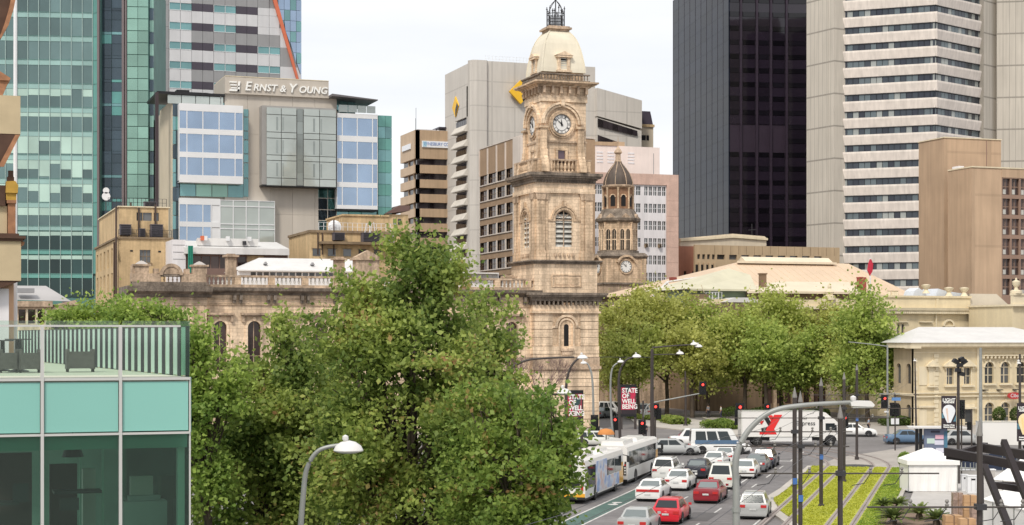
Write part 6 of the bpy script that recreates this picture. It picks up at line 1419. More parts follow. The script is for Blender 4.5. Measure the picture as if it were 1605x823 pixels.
t = thing('flagpole', 'thin white pole rising beside the ornate facade at far left', 'pole', fr(24, 82).M); part('pole', MB().tube([(0,0,0), (0,0,32)], .11, 8, .08), mat('white pole paint', (.75,.76,.78), .4), t); part('cap', MB().lathe([(.07,0),(.1,.08),(0,.18)], 8, (0,0,32)), whitef, t)
# old roofs beyond the terrace
f = fr(25, 150); b = bld('villa_roof', 'grey pyramid roof with white framed dark windows beyond the terrace at left', f)
U = lambda p, w=0: f.U(p, w); zz = lambda py: f.Z(py, U(60))
part('roof', MB().face([(U(20), 0, zz(470)), (U(112), 0, zz(472)), (U(72, 4), 4, zz(446)), (U(20, 4), 4, zz(446))]).face([(U(112), 0, zz(472)), (U(112), 9, zz(472)), (U(72, 4), 4, zz(446))]), mat('weathered grey roof', (.38,.37,.37), .7, var=.1), b, f)
cl = [(U(p), U(q)) for p, q in ((-2, 9), (12, 22), (29, 40), (44, 55), (59, 70))]
openwall('wall', b, f, stone_l, U(-30), U(80), 0, zz(472), cl, [(zz(507), zz(485))], 0, .4); panes(b, f, cl, [(zz(507), zz(485))], winwarm, .2); part('column', (lambda m: ([m.box(c+.05, c+.2, -.12, 0, zz(509), zz(484)) for a, c in cl], m)[1])(MB()), cream2, b, f)
part('cornice', MB().box(U(-30), U(82), -.5, .2, zz(481), zz(472)), stone_m, b, f); part('roof_vent', MB().box(U(27), U(54), -.1, 1, zz(459), zz(452)), mdgrey, b, f)
mb = MB(); archring(mb, U(97), zz(500), .8, 1.25, -.15, .2); part('arch_surround', mb, stone_m, b, f); part('arch_wall', MB().box(U(80), U(125), .2, 1.5, 0, zz(478)).prism([(U(82), zz(478)), (U(125), zz(478)), (U(118), zz(470)), (U(100), zz(474))], 0, 1), stone_m, b, f); archpane(b, f, U(97), .78, zz(520), zz(500), .12, darkin)

# ---------------------------------------------------------------- trees
from mathutils import noise
def leafmesh(name, P, size, m, seed=1, nrm=None):
    g = np.random.default_rng(seed); k = len(P); s = size * g.uniform(.6, 1.35, k)[:, None]
    a = g.normal(size=(k, 3)); a /= np.linalg.norm(a, axis=1)[:, None]; c = g.normal(size=(k, 3)); c[:, 2] *= .5
    c -= a * (a * c).sum(1)[:, None]; c /= np.linalg.norm(c, axis=1)[:, None]
    V = np.stack([P - a*s*.55, P + c*s*.42, P + a*s*.6, P - c*s*.42], 1).reshape(-1, 3)
    me = bpy.data.meshes.new(name); me.vertices.add(4*k); me.vertices.foreach_set('co', V.ravel())
    me.loops.add(4*k); me.loops.foreach_set('vertex_index', np.arange(4*k)); me.polygons.add(k)
    me.polygons.foreach_set('loop_start', np.arange(0, 4*k, 4)); me.polygons.foreach_set('loop_total', np.full(k, 4)); me.update(calc_edges=True); me.materials.append(m); return me
def tree(name, label, base, lobes, leafm, n_clump, per, lsize, cr, seed, trunk_r=.3, cat='tree', barkm=None, shell=.55, group=None):
    """lobes: (centre xyz, (rx, ry, rz)) in world; base: world xy"""
    g = np.random.default_rng(seed); r_ = random.Random(seed); t = thing(name, label, cat, Matrix.Translation((base[0], base[1], 0)), group)
    vol = np.array([l[1][0]*l[1][1]*l[1][2] for l in lobes])**.8; vol = vol/vol.sum(); C = []
    for (c, rr), v in zip(lobes, vol):
        k = max(3, int(n_clump*v)); d = g.normal(size=(k, 3)); d /= np.linalg.norm(d, axis=1)[:, None]; rad = g.uniform(shell, 1.06, k)**.7
        C.append(np.array(c) + d*rad[:, None]*np.array(rr))
    for (c, rr), v in zip(lobes, vol):                            # ragged sprays that break the outline
        for q in range(7):
            d = g.normal(size=3); d[2] = abs(d[2])*.8 - .2; d /= np.linalg.norm(d); k = max(3, int(n_clump*v*.05)); C.append(np.array(c) + d*np.array(rr)*g.uniform(.95, 1.22) + g.normal(size=(k, 3))*np.array(rr)*.13)
    C = np.concatenate(C); C = C[C[:, 2] > 1.2]; nf_ = 1.6/cr**.75*.2
    C = np.array([q for q in C if noise.noise(Vector(q)*nf_ + Vector((seed*7.1, 0, 0))) > -.05])
    br = MB(); bx, by = base; zlow = min(c[2] - rr[2] for c, rr in lobes); zl = max(1.6, zlow*1.0)
    cen = np.mean([l[0] for l in lobes], 0)
    tr = MB(); tr.tube([(0, 0, -.1), (r_.uniform(-.1,.1), r_.uniform(-.1,.1), zl*.5), (r_.uniform(-.2,.2), r_.uniform(-.2,.2), zl)], trunk_r, 9, trunk_r*.75)
    for (c, rr) in lobes:                                       # one limb to each lobe, boughs to some clumps
        e = Vector(c) - Vector((bx, by, 0)); s_ = Vector((0, 0, zl*.92)); md = s_.lerp(e, .5) + Vector((r_.uniform(-.3,.3), r_.uniform(-.3,.3), -.3))
        br.tube([s_, md, e], trunk_r*.5, 6, trunk_r*.16)
    idx = g.choice(len(C), min(len(C), 110), replace=False)
    for i in idx:
        q = Vector(C[i]) - Vector((bx, by, 0)); l = min(lobes, key=lambda L: (Vector(L[0]) - Vector(C[i])).length); o_ = Vector(l[0]) - Vector((bx, by, 0)); s_ = o_.lerp(Vector((0,0,zl)), r_.uniform(.05, .6))
        br.tube([s_, s_.lerp(q, .55) + Vector((r_.uniform(-.25,.25), r_.uniform(-.25,.25), r_.uniform(0,.3))), q], trunk_r*.2, 4, .015)
    ob('trunk', tr.mesh('trunk', barkm or bark, 60), t); ob('branches', br.mesh('branches', barkm or bark, 60), t)
    n = len(C); sc_ = g.uniform(.55, 1.3, n); cnt = np.maximum(4, (per*sc_**2)).astype(int)
    P = np.repeat(C, cnt, 0); S = np.repeat(sc_, cnt)[:, None]
    D = C - cen; D /= np.linalg.norm(D, axis=1)[:, None]; D = np.repeat(D, cnt, 0)
    P = P + g.normal(size=P.shape)*cr*S*np.array([.85, .85, .5]) + D*(g.normal(size=(len(P), 1))*cr*S*1.2)
    P -= np.array([bx, by, 0]); o = ob('crown', leafmesh('crown', P, lsize, leafm, seed), t); return t
def L(px, py, d, rx, rz, ry=None):
    """a crown lobe from its place and half-width, half-height in photo pixels at distance d"""
    p = P3(px, py, d); s = d/F; return ((p.x, p.y, p.z), (rx*s, (ry or rx)*s, rz*s))
# big foreground plane tree
tree('plane_tree', 'tallest dark green foreground tree in the middle of the picture', wp(645, 60),
     [L(636, 405, 60, 38, 36), L(650, 440, 60, 55, 40), L(585, 470, 60, 45, 42), L(560, 520, 60, 62, 50), L(640, 500, 60, 60, 50), L(695, 440, 60, 24, 30), L(695, 500, 60, 45, 38), L(650, 560, 59, 95, 66), L(560, 595, 59, 66, 60), L(730, 570, 60.5, 48, 50), L(640, 680, 59, 130, 90), L(560, 740, 59.5, 80, 80), L(745, 690, 60, 90, 85), L(660, 800, 59, 130, 70)],
     leaf_dk, 1500, 54, .165, .29, 3, .28)
tree('plane_tree', 'foreground tree right of the tallest one, its wide side branch reaching over the sandstone wall', wp(760, 66),
     [L(770, 488, 66, 34, 20), L(735, 525, 66, 38, 34), L(785, 545, 66, 22, 18), L(750, 600, 66, 48, 38), L(770, 690, 65, 80, 85)], leaf_dk, 560, 46, .17, .32, 5, .2)
tree('plane_tree', 'lower bright leaved tree with reddish tips in front of the buses', wp(825, 54),
     [L(810, 650, 54, 70, 45), L(855, 680, 54, 52, 50), L(878, 650, 54, 22, 24), L(872, 700, 54, 20, 30), L(790, 740, 54, 90, 70), L(842, 765, 54, 34, 45), L(760, 640, 54.5, 45, 35), L(852, 822, 54, 44, 34), L(780, 820, 54, 90, 60)],
     leaf_lp, 780, 42, .15, .25, 7, .18)
tree('plane_tree', 'mid green tree with a pointed top left of the tallest tree', wp(430, 68),
     [L(441, 530, 68, 24, 36), L(425, 605, 68, 66, 50), L(485, 600, 68, 40, 48), L(405, 690, 67, 72, 80), L(470, 700, 67, 85, 90), L(400, 790, 67, 110, 80), L(500, 800, 67, 70, 70)],
     leaf_dk, 1250, 50, .18, .32, 9, .26)
tree('plane_tree', 'bright yellow green tree directly behind the corner of the glass pavilion', wp(325, 63),
     [L(316, 560, 63, 30, 38), L(350, 590, 63.5, 28, 42), L(322, 640, 63, 40, 60), L(300, 590, 63, 30, 60), L(318, 735, 62.5, 48, 75)], leaf_br, 560, 42, .16, .29, 13, .2)
tree('plane_tree', 'dark tree at the bottom filling the space behind the curved street lamp', wp(500, 80),
     [L(525, 612, 80, 44, 48), L(540, 700, 80, 80, 90), L(470, 760, 79, 80, 80)], leaf_dk, 420, 46, .2, .38, 15, .25)
tree('small_tree', 'low bright green tree top showing above the terrace screen at left', wp(175, 118),
     [L(150, 490, 118, 36, 18), L(195, 492, 118, 45, 22), L(245, 500, 118, 36, 16), L(185, 520, 118, 80, 25), L(110, 505, 118, 25, 14)], leaf_br, 280, 40, .24, .45, 17, .15)
# row of street plane trees over the crossing
row = [(1000, 224, [(1000, 548, 34, 34), (985, 578, 26, 24)], 'small front plane tree of the far row near the big red banner'), (1085, 226, [(1085, 550, 34, 32), (1100, 580, 24, 22)], 'front plane tree of the far row behind the mast arm signal'), (1200, 224, [(1195, 545, 30, 36), (1215, 575, 26, 26)], 'front plane tree of the far row just above the truck'), (1255, 226, [(1262, 552, 28, 30), (1245, 580, 26, 24)], 'front plane tree of the far row above the pair of tram poles'), (1322, 222, [(1325, 548, 26, 34), (1335, 580, 26, 26)], 'front plane tree of the far row left of the tallest crown'),
       (975, 235, [(975, 520, 38, 42), (960, 570, 25, 30), (1000, 505, 32, 36)], 'leftmost plane tree of the far row, beside the sandstone tower'),
       (1045, 236, [(1030, 500, 40, 40), (1065, 505, 38, 40), (1050, 555, 52, 40), (1010, 560, 36, 32)], 'second plane tree of the far row, behind the twin arm lamp'),
       (1110, 238, [(1105, 520, 34, 34), (1120, 560, 42, 36)], 'third and lowest plane tree of the far row, under the greenish roof'),
       (1167, 232, [(1160, 525, 38, 42), (1180, 560, 38, 36), (1150, 565, 32, 30)], 'fourth plane tree of the far row with forked trunk above the truck'),
       (1225, 234, [(1220, 505, 40, 44), (1240, 550, 42, 42), (1205, 560, 32, 34), (1240, 490, 22, 24)], 'fifth plane tree of the far row, tall crown left of the parapet finial'),
       (1285, 230, [(1290, 535, 38, 40), (1270, 570, 34, 32), (1310, 560, 30, 32), (1300, 508, 22, 24)], 'sixth plane tree of the far row, below the stone finial'),
       (1360, 212, [(1362, 500, 30, 42), (1345, 530, 38, 40), (1385, 535, 30, 36), (1360, 575, 45, 38), (1395, 570, 22, 26), (1403, 540, 17, 26)], 'rightmost and tallest crown of the far row beside the cream corner building')]
for i, (px, d, lo, lb) in enumerate(row):
    tree('plane_tree', lb, wp(px, d), [L(a, c, d + (j % 3 - 1)*1.5, e, h_) for j, (a, c, e, h_) in enumerate(lo)], (leaf_yl, leaf_y2, leaf_y3)[(i*2 + i//3) % 3], 560 if len(lo) > 2 else 300, 40, .38, .72, 40 + i, .32, barkm=bark, group='plane trees across the crossing')
# bare twiggy shrub trees before the post office corner
for k, (px, d, sd_, lb) in enumerate(((800, 178, 1, 'leafless purple brown tree before the tower base at left'), (845, 180, 2, 'leafless twiggy tree in front of the tower base, right of its neighbour'))):
    t = thing('bare_tree', lb, 'tree', Matrix.Translation((*wp(px, d), 0))); r_ = random.Random(sd_); tb = MB(); tb.tube([(0,0,0), (0,0,3.5)], .16, 6, .12); ob('trunk', tb.mesh('trunk', twig_m), t)
    bm_ = MB()
    def grow(p, dr, ln, rd, dep):
        q = p + dr*ln; bm_.tube([p, p.lerp(q, .5) + Vector((r_.uniform(-.1,.1), 0, r_.uniform(-.1,.1))), q], rd, 3, rd*.6)
        if dep > 0:
            for _ in range(3 if dep > 1 else 4):
                nd = (dr + Vector((r_.uniform(-.75,.75), r_.uniform(-.75,.75), r_.uniform(-.2,.5)))).normalized(); grow(q, nd, ln*.74, rd*.6, dep-1)
    for _ in range(5): grow(Vector((0,0,3.0)), Vector((r_.uniform(-.7,.7), r_.uniform(-.7,.7), 1)).normalized(), 2.1, .07, 4)
    ob('twigs', bm_.mesh('twigs', twig_m), t)
# hedges
def hedge(label, pxs, hgt, wid, seed, m=None, n=5000):
    g = np.random.default_rng(seed); A = [G(*p) for p in pxs]; P = []
    segs = list(zip(A[:-1], A[1:])); Ls = [(b_-a_).length for a_, b_ in segs]; T = sum(Ls)
    for (a_, b_), l_ in zip(segs, Ls):
        k = int(n*l_/T); t_ = g.uniform(0, 1, k); dv = (b_-a_)/l_; nv = Vector((dv.y, -dv.x)); o_ = g.uniform(-1, 1, k); z = hgt*np.sqrt(g.uniform(0,1,k))*(1 - .35*o_**2)*(1+.15*np.sin(t_*l_*1.7+seed))
        P.append(np.stack([a_.x + dv.x*t_*l_ + nv.x*o_*wid/2, a_.y + dv.y*t_*l_ + nv.y*o_*wid/2, z + .1], 1))
    P = np.concatenate(P); o = ob('hedge', leafmesh('hedge', P, .22, m or hedge_m, seed)); o['label'] = label; o['category'] = 'hedge'; return o
hedge('low green planting on the traffic island left of the white utility', [(993, 657), (1040, 660)], .55, 3, 1, leaf_dk)
hedge('rounded green hedge on the traffic island under the mast arm', [(1045, 663), (1068, 667)], .9, 2.4, 2, leaf_dk)
hedge('green hedge strip on the island above the blurred traffic', [(1108, 672), (1150, 675)], 1.1, 2.5, 3, leaf_lp)
hedge('low hedge at the foot of the cream building behind the signals', [(1382, 669), (1430, 668)], 1.1, 2.0, 4)
hedge('dark shrubs under the plane trees behind the truck', [(1130, 655), (1300, 657)], 1.3, 2.0, 5, n=9000)
for o in list(bpy.data.objects):
    if o.get('_crown'):
        del o['_crown']; g = np.random.default_rng(7); P = g.normal(size=(1500, 3)); P /= np.linalg.norm(P, axis=1)[:, None]; P = P*np.array([.8, .8, 1.0])*g.uniform(.7, 1, (1500, 1)) + np.array([0, 0, 1.6]); ob('crown', leafmesh('crown', P, .16, hedge_m, 3), o)
# cycads in the planting bed
def cycad(px, py, s_, seed, label):
    r_ = random.Random(seed); d = gd(py); t = thing('cycad', label, 'plant', Matrix.Translation((*G(px, py), .15)), 'cycads in the planting bed')
    m = MB()
    for i in range(46):
        an = i*2.4 + r_.uniform(-.2, .2); el = .35 + 1.1*((i % 9)/9); ln = s_*r_.uniform(.8, 1.05)*.62; dx, dy = math.cos(an), math.sin(an); pts = []
        for q in range(7):
            tt = q/6; rr = ln*tt*math.cos(el)**.6 + .05; pts.append(Vector((dx*rr, dy*rr, .3 + ln*tt*math.sin(el)*1.1 - ln*.45*tt*tt)))
        sd_ = Vector((-dy, dx, 0))
        for q in range(6):
            w0_, w1_ = s_*.062*math.sin(math.pi*(q + .5)/6.6), s_*.062*math.sin(math.pi*(q + 1.5)/7.6)
            for sg in (-1, 1): m.face([pts[q], pts[q] + sd_*w0_*sg + Vector((0,0,.03)), pts[q+1] + sd_*w1_*sg + Vector((0,0,.03)), pts[q+1]])
    ob('fronds', m.mesh('fronds', palm_m), t); ob('trunk', MB().lathe([(.2, 0), (.22, .2), (.1, .4)], 8).mesh('trunk', bark), t); return t
cycad(1400, 826, 2.1, 1, 'largest yellow green cycad at the bottom of the planting bed'); cycad(1441, 818, 1.8, 2, 'cycad in the middle of the planting bed, below the white tent'); cycad(1468, 828, 1.7, 3, 'darker cycad on the right beside the cardboard boxes'); cycad(1384, 804, 1.3, 4, 'small reddish cycad at the top left of the planting bed'); cycad(1408, 803, 1.4, 5, 'small cycad behind the largest one in the planting bed')
# ---------------------------------------------------------------- vehicles
tyre_m = mat('tyre rubber', (.02,.02,.02), .85, var=.1); rim_m = mat('alloy rim', (.42,.42,.43), .35, metal=.5, var=.05)
carglass = winglass('car glass', (.030,.038,.042), .25, rand=0, warp=0); cglass2 = winglass('bright car glass', (.22,.25,.25), .4, rand=0, warp=0)
tail_m = mat('red tail lamp', (.50,.03,.03), .3, var=.03); headm = mat('head lamp', (.7,.7,.68), .2, var=.02); plate_m = mat('number plate', (.55,.56,.56), .5, var=.15, scale=6)
trim_m = mat('black trim', (.02,.02,.022), .6, var=.05)
def paint(name, c): return mat(name, c, .30, var=.02, spec=.5, coat=.5)
P_w = paint('white car paint', (.74,.74,.73)); P_w2 = paint('off white car paint', (.62,.62,.58)); P_red = paint('bright red paint', (.58,.02,.035)); P_dred = paint('dark red paint', (.25,.012,.022)); P_blk = paint('blue black paint', (.018,.02,.032)); P_navy = paint('navy paint', (.025,.03,.05)); P_sil = paint('silver paint', (.40,.41,.41)); P_gry = paint('grey paint', (.16,.17,.18)); P_blu = paint('blue paint', (.09,.16,.26)); P_yel = paint('orange yellow paint', (.80,.40,.03))
WHEEL = {}
def wheel(parent, x, y, r, w, M):
    k = (round(r,2), round(w,2))
    if k not in WHEEL:
        a = MB().lathe([(r*.62, -w/2), (r*.93, -w/2), (r, -w/2+.03), (r, w/2-.03), (r*.93, w/2), (r*.62, w/2)], 20).mesh('tyre', tyre_m, 40)
        q = MB().lathe([(r*.64, -w/2+.02), (r*.6, w/2-.05), (r*.2, w/2-.03), (.04, w/2)], 16)
        for i in range(5): an = i*2*math.pi/5; q.box(-.0, .0, 0, 0, 0, 0) if False else q.tube([(0, 0, w/2-.02), (r*.6*math.cos(an), r*.6*math.sin(an), w/2-.02)], .03, 4)
        WHEEL[k] = (a, q.mesh('rim', rim_m, 40))
    s = 1 if x > 0 else -1
    MM = M @ Matrix.Translation((x, y, r)) @ Matrix.Rotation(R(90)*s, 4, 'Y')
    o = ob('wheel', WHEEL[k][0], parent, MM); ob('rim', WHEEL[k][1], o, MM)
def car(name, label, M, pm, kind='sedan', Lc=4.5, Wc=1.76, Hc=1.42, glass=None, tail='blocks', group='cars on the road', cat='car', roofbars=False):
    t = thing(name, label, cat, M, group); h = Lc/2; w = Wc/2; glass = glass or carglass
    belt = {'sedan': .92, 'hatch': .93, 'wagon': .95, 'suv': 1.02, 'van': 1.05}[kind]; s = Hc/1.42
    if kind == 'sedan':  st_ = [(-h, .52, .86), (-h+.06, .50, .60), (-h+.12, .50, 0), (-h+.9, .50, 0)]
    # body: stations (y, half width scale, deck height)
    if kind == 'sedan': D_ = [(-1, .90, .78), (-.975, .96, .95), (-.80, .99, .98), (-.50, 1, .96), (0, 1, .94), (.35, 1, .93), (.55, .99, .90), (.85, .95, .80), (.97, .88, .68), (1, .80, .55)]
    else: D_ = [(-1, .90, .80), (-.975, .96, belt), (-.6, 1, belt), (0, 1, belt), (.35, 1, belt - .01), (.55, .99, belt - .05), (.85, .95, belt - .14), (.97, .88, belt - .26), (1, .80, .55)]
    g0 = .20; rings = []; mb = MB()
    for (fy, fw, dz) in D_:
        y = fy*h; ww = w*fw; lo = g0 + (.10 if abs(fy) > .96 else 0)
        rings.append([(-ww*.86, y, lo), (-ww, y, lo + .12), (-ww, y, dz*.62), (-ww*.975, y, dz - .10), (-ww*.88, y, dz), (0, y, dz + .03), (ww*.88, y, dz), (ww*.975, y, dz - .10), (ww, y, dz*.62), (ww, y, lo + .12), (ww*.86, y, lo)])
    for r_ in rings: mb.v += r_
    n = len(rings[0])
    for i in range(len(rings)-1):
        for j in range(n):
            k = (j+1) % n; mb.f.append((i*n+j, i*n+k, (i+1)*n+k, (i+1)*n+j)); mb.m.append(0)
    mb.f.append(tuple(reversed(range(n)))); mb.m.append(0); mb.f.append(tuple((len(rings)-1)*n + j for j in range(n))); mb.m.append(0)
    mb.f = [tuple(reversed(q)) for q in mb.f]
    body = part('body', mb, pm, t, smooth=48)
    # cabin frustum
    cb = {'sedan': (-.66, .46, -.40, .12), 'hatch': (-.93, .50, -.62, .14), 'wagon': (-.96, .48, -.84, .12), 'suv': (-.97, .48, -.84, .10), 'van': (-.99, .62, -.96, .38)}[kind]
    yb0, yb1, yt0, yt1 = [q*h for q in cb]; bz = belt - .03 if kind != 'sedan' else .93; bw_, tw_ = w*.90, w*.70 if kind != 'van' else w*.82; tz_ = Hc
    cv = [(-bw_, yb0, bz), (bw_, yb0, bz), (bw_, yb1, bz), (-bw_, yb1, bz), (-tw_, yt0, tz_ - .05), (tw_, yt0, tz_ - .05), (tw_, yt1, tz_ - .05), (-tw_, yt1, tz_ - .05), (-tw_*.85, yt0 + .1, tz_), (tw_*.85, yt0 + .1, tz_), (tw_*.85, yt1 - .1, tz_), (-tw_*.85, yt1 - .1, tz_)]
    cm = MB(); cm.v = cv
    for q in ((0,1,5,4), (1,2,6,5), (2,3,7,6), (3,0,4,7), (4,5,9,8), (5,6,10,9), (6,7,11,10), (7,4,8,11), (8,9,10,11)): cm.f.append(q); cm.m.append(0)
    cab = part('cabin', cm, pm, t, smooth=35)
    V = [Vector(q) for q in cv]
    def pane(nm, a, b, c, d, s0, s1, t0, t1, m=None, off=.012):
        a, b, c, d = V[a], V[b], V[c], V[d]; nrm = (b - a).cross(d - a).normalized()*off
        def pt(s_, t_): return (a.lerp(b, s_)).lerp(d.lerp(c, s_), t_) + nrm
        ob(nm, MB().face([pt(s0, t0), pt(s1, t0), pt(s1, t1), pt(s0, t1)]).mesh(nm, m or glass), cab, M)
    pane('rear_window', 0, 1, 5, 4, .08, .92, .12, .88, glass if kind != 'sedan' else cglass2); pane('windscreen', 2, 3, 7, 6, .05, .95, .06, .92)
    for (a, b, c, d) in ((1, 2, 6, 5), (3, 0, 4, 7)):
        f_ = (a == 1)
        for (s0, s1) in (((.10, .33), (.36, .58), (.62, .86)) if kind in ('wagon', 'suv', 'van') else ((.14, .47), (.50, .86))):
            if not f_: s0, s1 = 1 - s1, 1 - s0
            pane('side_window', a, b, c, d, s0, s1, .10, .88)
    wr = .32 if kind in ('sedan', 'hatch') else .36
    for sx in (-1, 1):
        for fy in (-.62, .62):
            wheel(t, sx*(w - .10), fy*h, wr, .21, M)
            ob('wheel_arch', MB().prismx([(fy*h + (wr+.07)*math.cos(i*math.pi/8), wr + (wr+.07)*math.sin(i*math.pi/8)) for i in range(9)], sx*(w+.003) - .01, sx*(w + .003) + .01).mesh('wheel_arch', trim_m), body, M)
        part('mirror', MB().box(sx*(w + .02) - .02 if sx > 0 else sx*(w+.02) - .16, sx*(w + .02) + .16 if sx > 0 else sx*(w+.02)+.02, yb1 - .30, yb1 - .20, bz + .02, bz + .16), pm if pm is not P_blk else trim_m, t)
        zt = .64 if kind in ('sedan', 'hatch') else .72
        if tail == 'band':
            if sx > 0: part('tail_light', MB().box(-w*.86, w*.86, -h - .03, -h + .06, .66, .82), tail_m, t)
        elif tail == 'tall': part('tail_light', MB().box(sx*w*.80 - .07, sx*w*.80 + .07, -h*.985 - .03, -h*.95, .72, 1.15), tail_m, t)
        else: part('tail_light', MB().box(sx*w*.70 - .17, sx*w*.70 + .17, -h - .025, -h + .10, zt, zt + .16), tail_m, t)
        part('headlight', MB().box(sx*w*.64 - .16, sx*w*.64 + .16, h*.955, h*.99, .52, .66), headm, t)
    part('bumper', MB().box(-w*.92, w*.92, -h - .07, -h + .05, .30, .52).box(-w*.88, w*.88, -h - .05, -h + .05, .22, .30), pm, t); part('bumper', MB().box(-w*.86, w*.86, h - .08, h + .06, .26, .50), pm, t)
    part('number_plate', MB().box(-.20, .20, -h - .09, -h - .06, .56 if tail != 'band' else .42, .67 if tail != 'band' else .53), plate_m, t)
    part('underbody', MB().box(-w*.86, w*.86, -h*.96, h*.96, .10, .26), trim_m, t)
    if roofbars:
        for sx in (-1, 1): part('roof_rail', MB().tube([(sx*tw_*.9, yt0+.1, tz_+.03), (sx*tw_*.9, yt1-.1, tz_+.03)], .02, 4), trim_m, t)
    return t
def road_m(px, py, Lc, head=HEAD):
    g = G(px, py); a = R(head); dv = Vector((-math.sin(a), math.cos(a))); p = g + dv*(Lc/2)
    return Matrix.Translation((p.x, p.y, .008)) @ Matrix.Rotation(a, 4, 'Z')
HR = -(90 + 19.28)                                                           # heading across the picture, to the right
car('parked_car', 'white sedan with a full width red tail band beside the cycle lane', road_m(1015, 787, 4.5), P_w, 'sedan', tail='band', Hc=1.38)
car('parked_car', 'bright red hatchback nearest the camera in the queue', road_m(1043, 823, 4.2), P_red, 'hatch', 4.2, 1.74, 1.46)
car('parked_car', 'silver car cut by the bottom edge left of the bright red hatchback', road_m(990, 841, 4.5), P_sil, 'sedan', glass=cglass2)
car('parked_car', 'white compact four wheel drive right behind the second bus', road_m(1039, 754, 4.5), P_w, 'suv', 4.5, 1.82, 1.72, roofbars=True)
car('parked_car', 'white sedan with small red square tail lamps left of the dark sedan', road_m(1059, 770, 4.4), P_w, 'sedan', 4.4)
car('parked_car', 'black sedan with red tail lamps in the middle of the queue', road_m(1089, 751, 4.7), P_blk, 'sedan', 4.7, 1.8)
car('parked_car', 'white sedan with orange tail lamps just ahead of the black sedan', road_m(1116, 737, 4.7), P_w, 'sedan', 4.7, 1.8)
car('parked_car', 'white sedan farthest ahead in the middle lane of the queue', road_m(1133, 728, 4.5), P_w, 'sedan')
car('parked_car', 'boxy off white four wheel drive behind the tall grey lamp post', road_m(1129, 768, 4.6), P_w2, 'suv', 4.6, 1.85, 1.85)
car('parked_car', 'dark red sedan behind the boxy off white four wheel drive', road_m(1106, 790, 4.5), P_dred, 'sedan')
car('parked_car', 'white hatchback in the right lane, right of the tall grey lamp post', road_m(1166, 751, 4.2), P_w, 'hatch', 4.2, 1.72, 1.42, glass=cglass2)
car('parked_car', 'dark grey sedan with pale boot in the right lane', road_m(1183, 741, 4.6), P_gry, 'sedan', 4.6)
car('parked_car', 'navy wagon farthest ahead in the right lane of the queue', road_m(1196, 734, 4.6), P_navy, 'wagon', 4.6, 1.78, 1.55)
car('moving_car', 'silver and black car passing the nose of the tram lawn', road_m(1180, 815, 4.5, HEAD + 4), P_sil, 'wagon', 4.5, 1.8, 1.55)
car('moving_car', 'white utility crossing the junction behind the white vehicles', Matrix.Translation((*G(1088, 699), .008)) @ Matrix.Rotation(R(HR), 4, 'Z'), P_w, 'sedan', 4.9, 1.8, 1.75, group='vehicles crossing the junction')
car('moving_car', 'silver car crossing in front of the second bus', Matrix.Translation((*G(1056, 713), .008)) @ Matrix.Rotation(R(HR), 4, 'Z'), P_sil, 'hatch', 4.6, 1.8, 1.5, group='vehicles crossing the junction')
car('moving_car', 'white van with a blue stripe crossing left of the truck', Matrix.Translation((*G(1128, 711), .008)) @ Matrix.Rotation(R(HR), 4, 'Z'), P_w, 'van', 5.6, 1.95, 2.3, group='vehicles crossing the junction')
part('blue_stripe', MB().box(.99, 1.0, -2.4, 1.6, .95, 1.3), P_blu, bpy.data.objects['moving_car.003'], WM['moving_car.003'])
car('moving_car', 'blue car crossing behind the signal post and shelter', Matrix.Translation((*G(1425, 696), .008)) @ Matrix.Rotation(R(HR), 4, 'Z'), P_blu, 'sedan', 4.8, 1.8, 1.45, group='vehicles crossing the junction')
car('moving_car', 'white sedan at the kerb right of the truck cab', Matrix.Translation((*G(1341, 684), .008)) @ Matrix.Rotation(R(HR - 12), 4, 'Z'), P_w, 'sedan', 4.5, 1.8, 1.45, group='vehicles crossing the junction')
car('moving_car', 'silver grey car on the far side behind the shelter poster', Matrix.Translation((*G(1510, 697), .008)) @ Matrix.Rotation(R(HR), 4, 'Z'), P_sil, 'hatch', 4.5, 1.8, 1.5, group='vehicles crossing the junction')
car('moving_car', 'pale car crossing left of the orange domed kiosk roof', Matrix.Translation((*G(938, 700), .008)) @ Matrix.Rotation(R(HR), 4, 'Z'), P_w2, 'wagon', 4.7, 1.8, 1.55, group='vehicles crossing the junction')
car('distant_car', 'white van parked in shade just left of the big red banner', Matrix.Translation((*G(962, 651), .008)) @ Matrix.Rotation(R(HR - 30), 4, 'Z'), P_w, 'suv', 4.6, 1.85, 1.9, group='cars parked beyond the junction')
car('distant_car', 'white four wheel drive facing out from shade right of the big red banner', Matrix.Translation((*G(1003, 653), .008)) @ Matrix.Rotation(R(HR + 100), 4, 'Z'), P_w, 'suv', 4.6, 1.85, 1.85, group='cars parked beyond the junction')
car('distant_car', 'dark car in shade at the foot of the tower corner', Matrix.Translation((*G(946, 655), .008)) @ Matrix.Rotation(R(HR + 60), 4, 'Z'), P_gry, 'sedan', 4.6, 1.8, 1.45, group='cars parked beyond the junction')
ad_m = bpy.data.materials.new('advertising wrap'); ad_m.use_nodes = True; _t = ad_m.node_tree; _n = _t.nodes; _g = _n.new('ShaderNodeTexCoord'); _z = _n.new('ShaderNodeTexNoise'); _z.inputs['Scale'].default_value = 1.3; _z.inputs['Detail'].default_value = 2; _t.links.new(_g.outputs['Object'], _z.inputs[0]); _r = _n.new('ShaderNodeValToRGB'); _t.links.new(_z.outputs[0], _r.inputs[0]); _t.links.new(_r.outputs[0], _n['Principled BSDF'].inputs[0])
_r.color_ramp.elements[0].position = .35; _r.color_ramp.elements[0].color = (.25,.35,.62,1); _r.color_ramp.elements[1].position = .65; _r.color_ramp.elements[1].color = (.62,.45,.42,1); e = _r.color_ramp.elements.new(.5); e.color = (.62,.66,.74,1)
bus_w = mat('white bus paint', (.76,.745,.72), .35, var=.04, spec=.5, coat=.3)
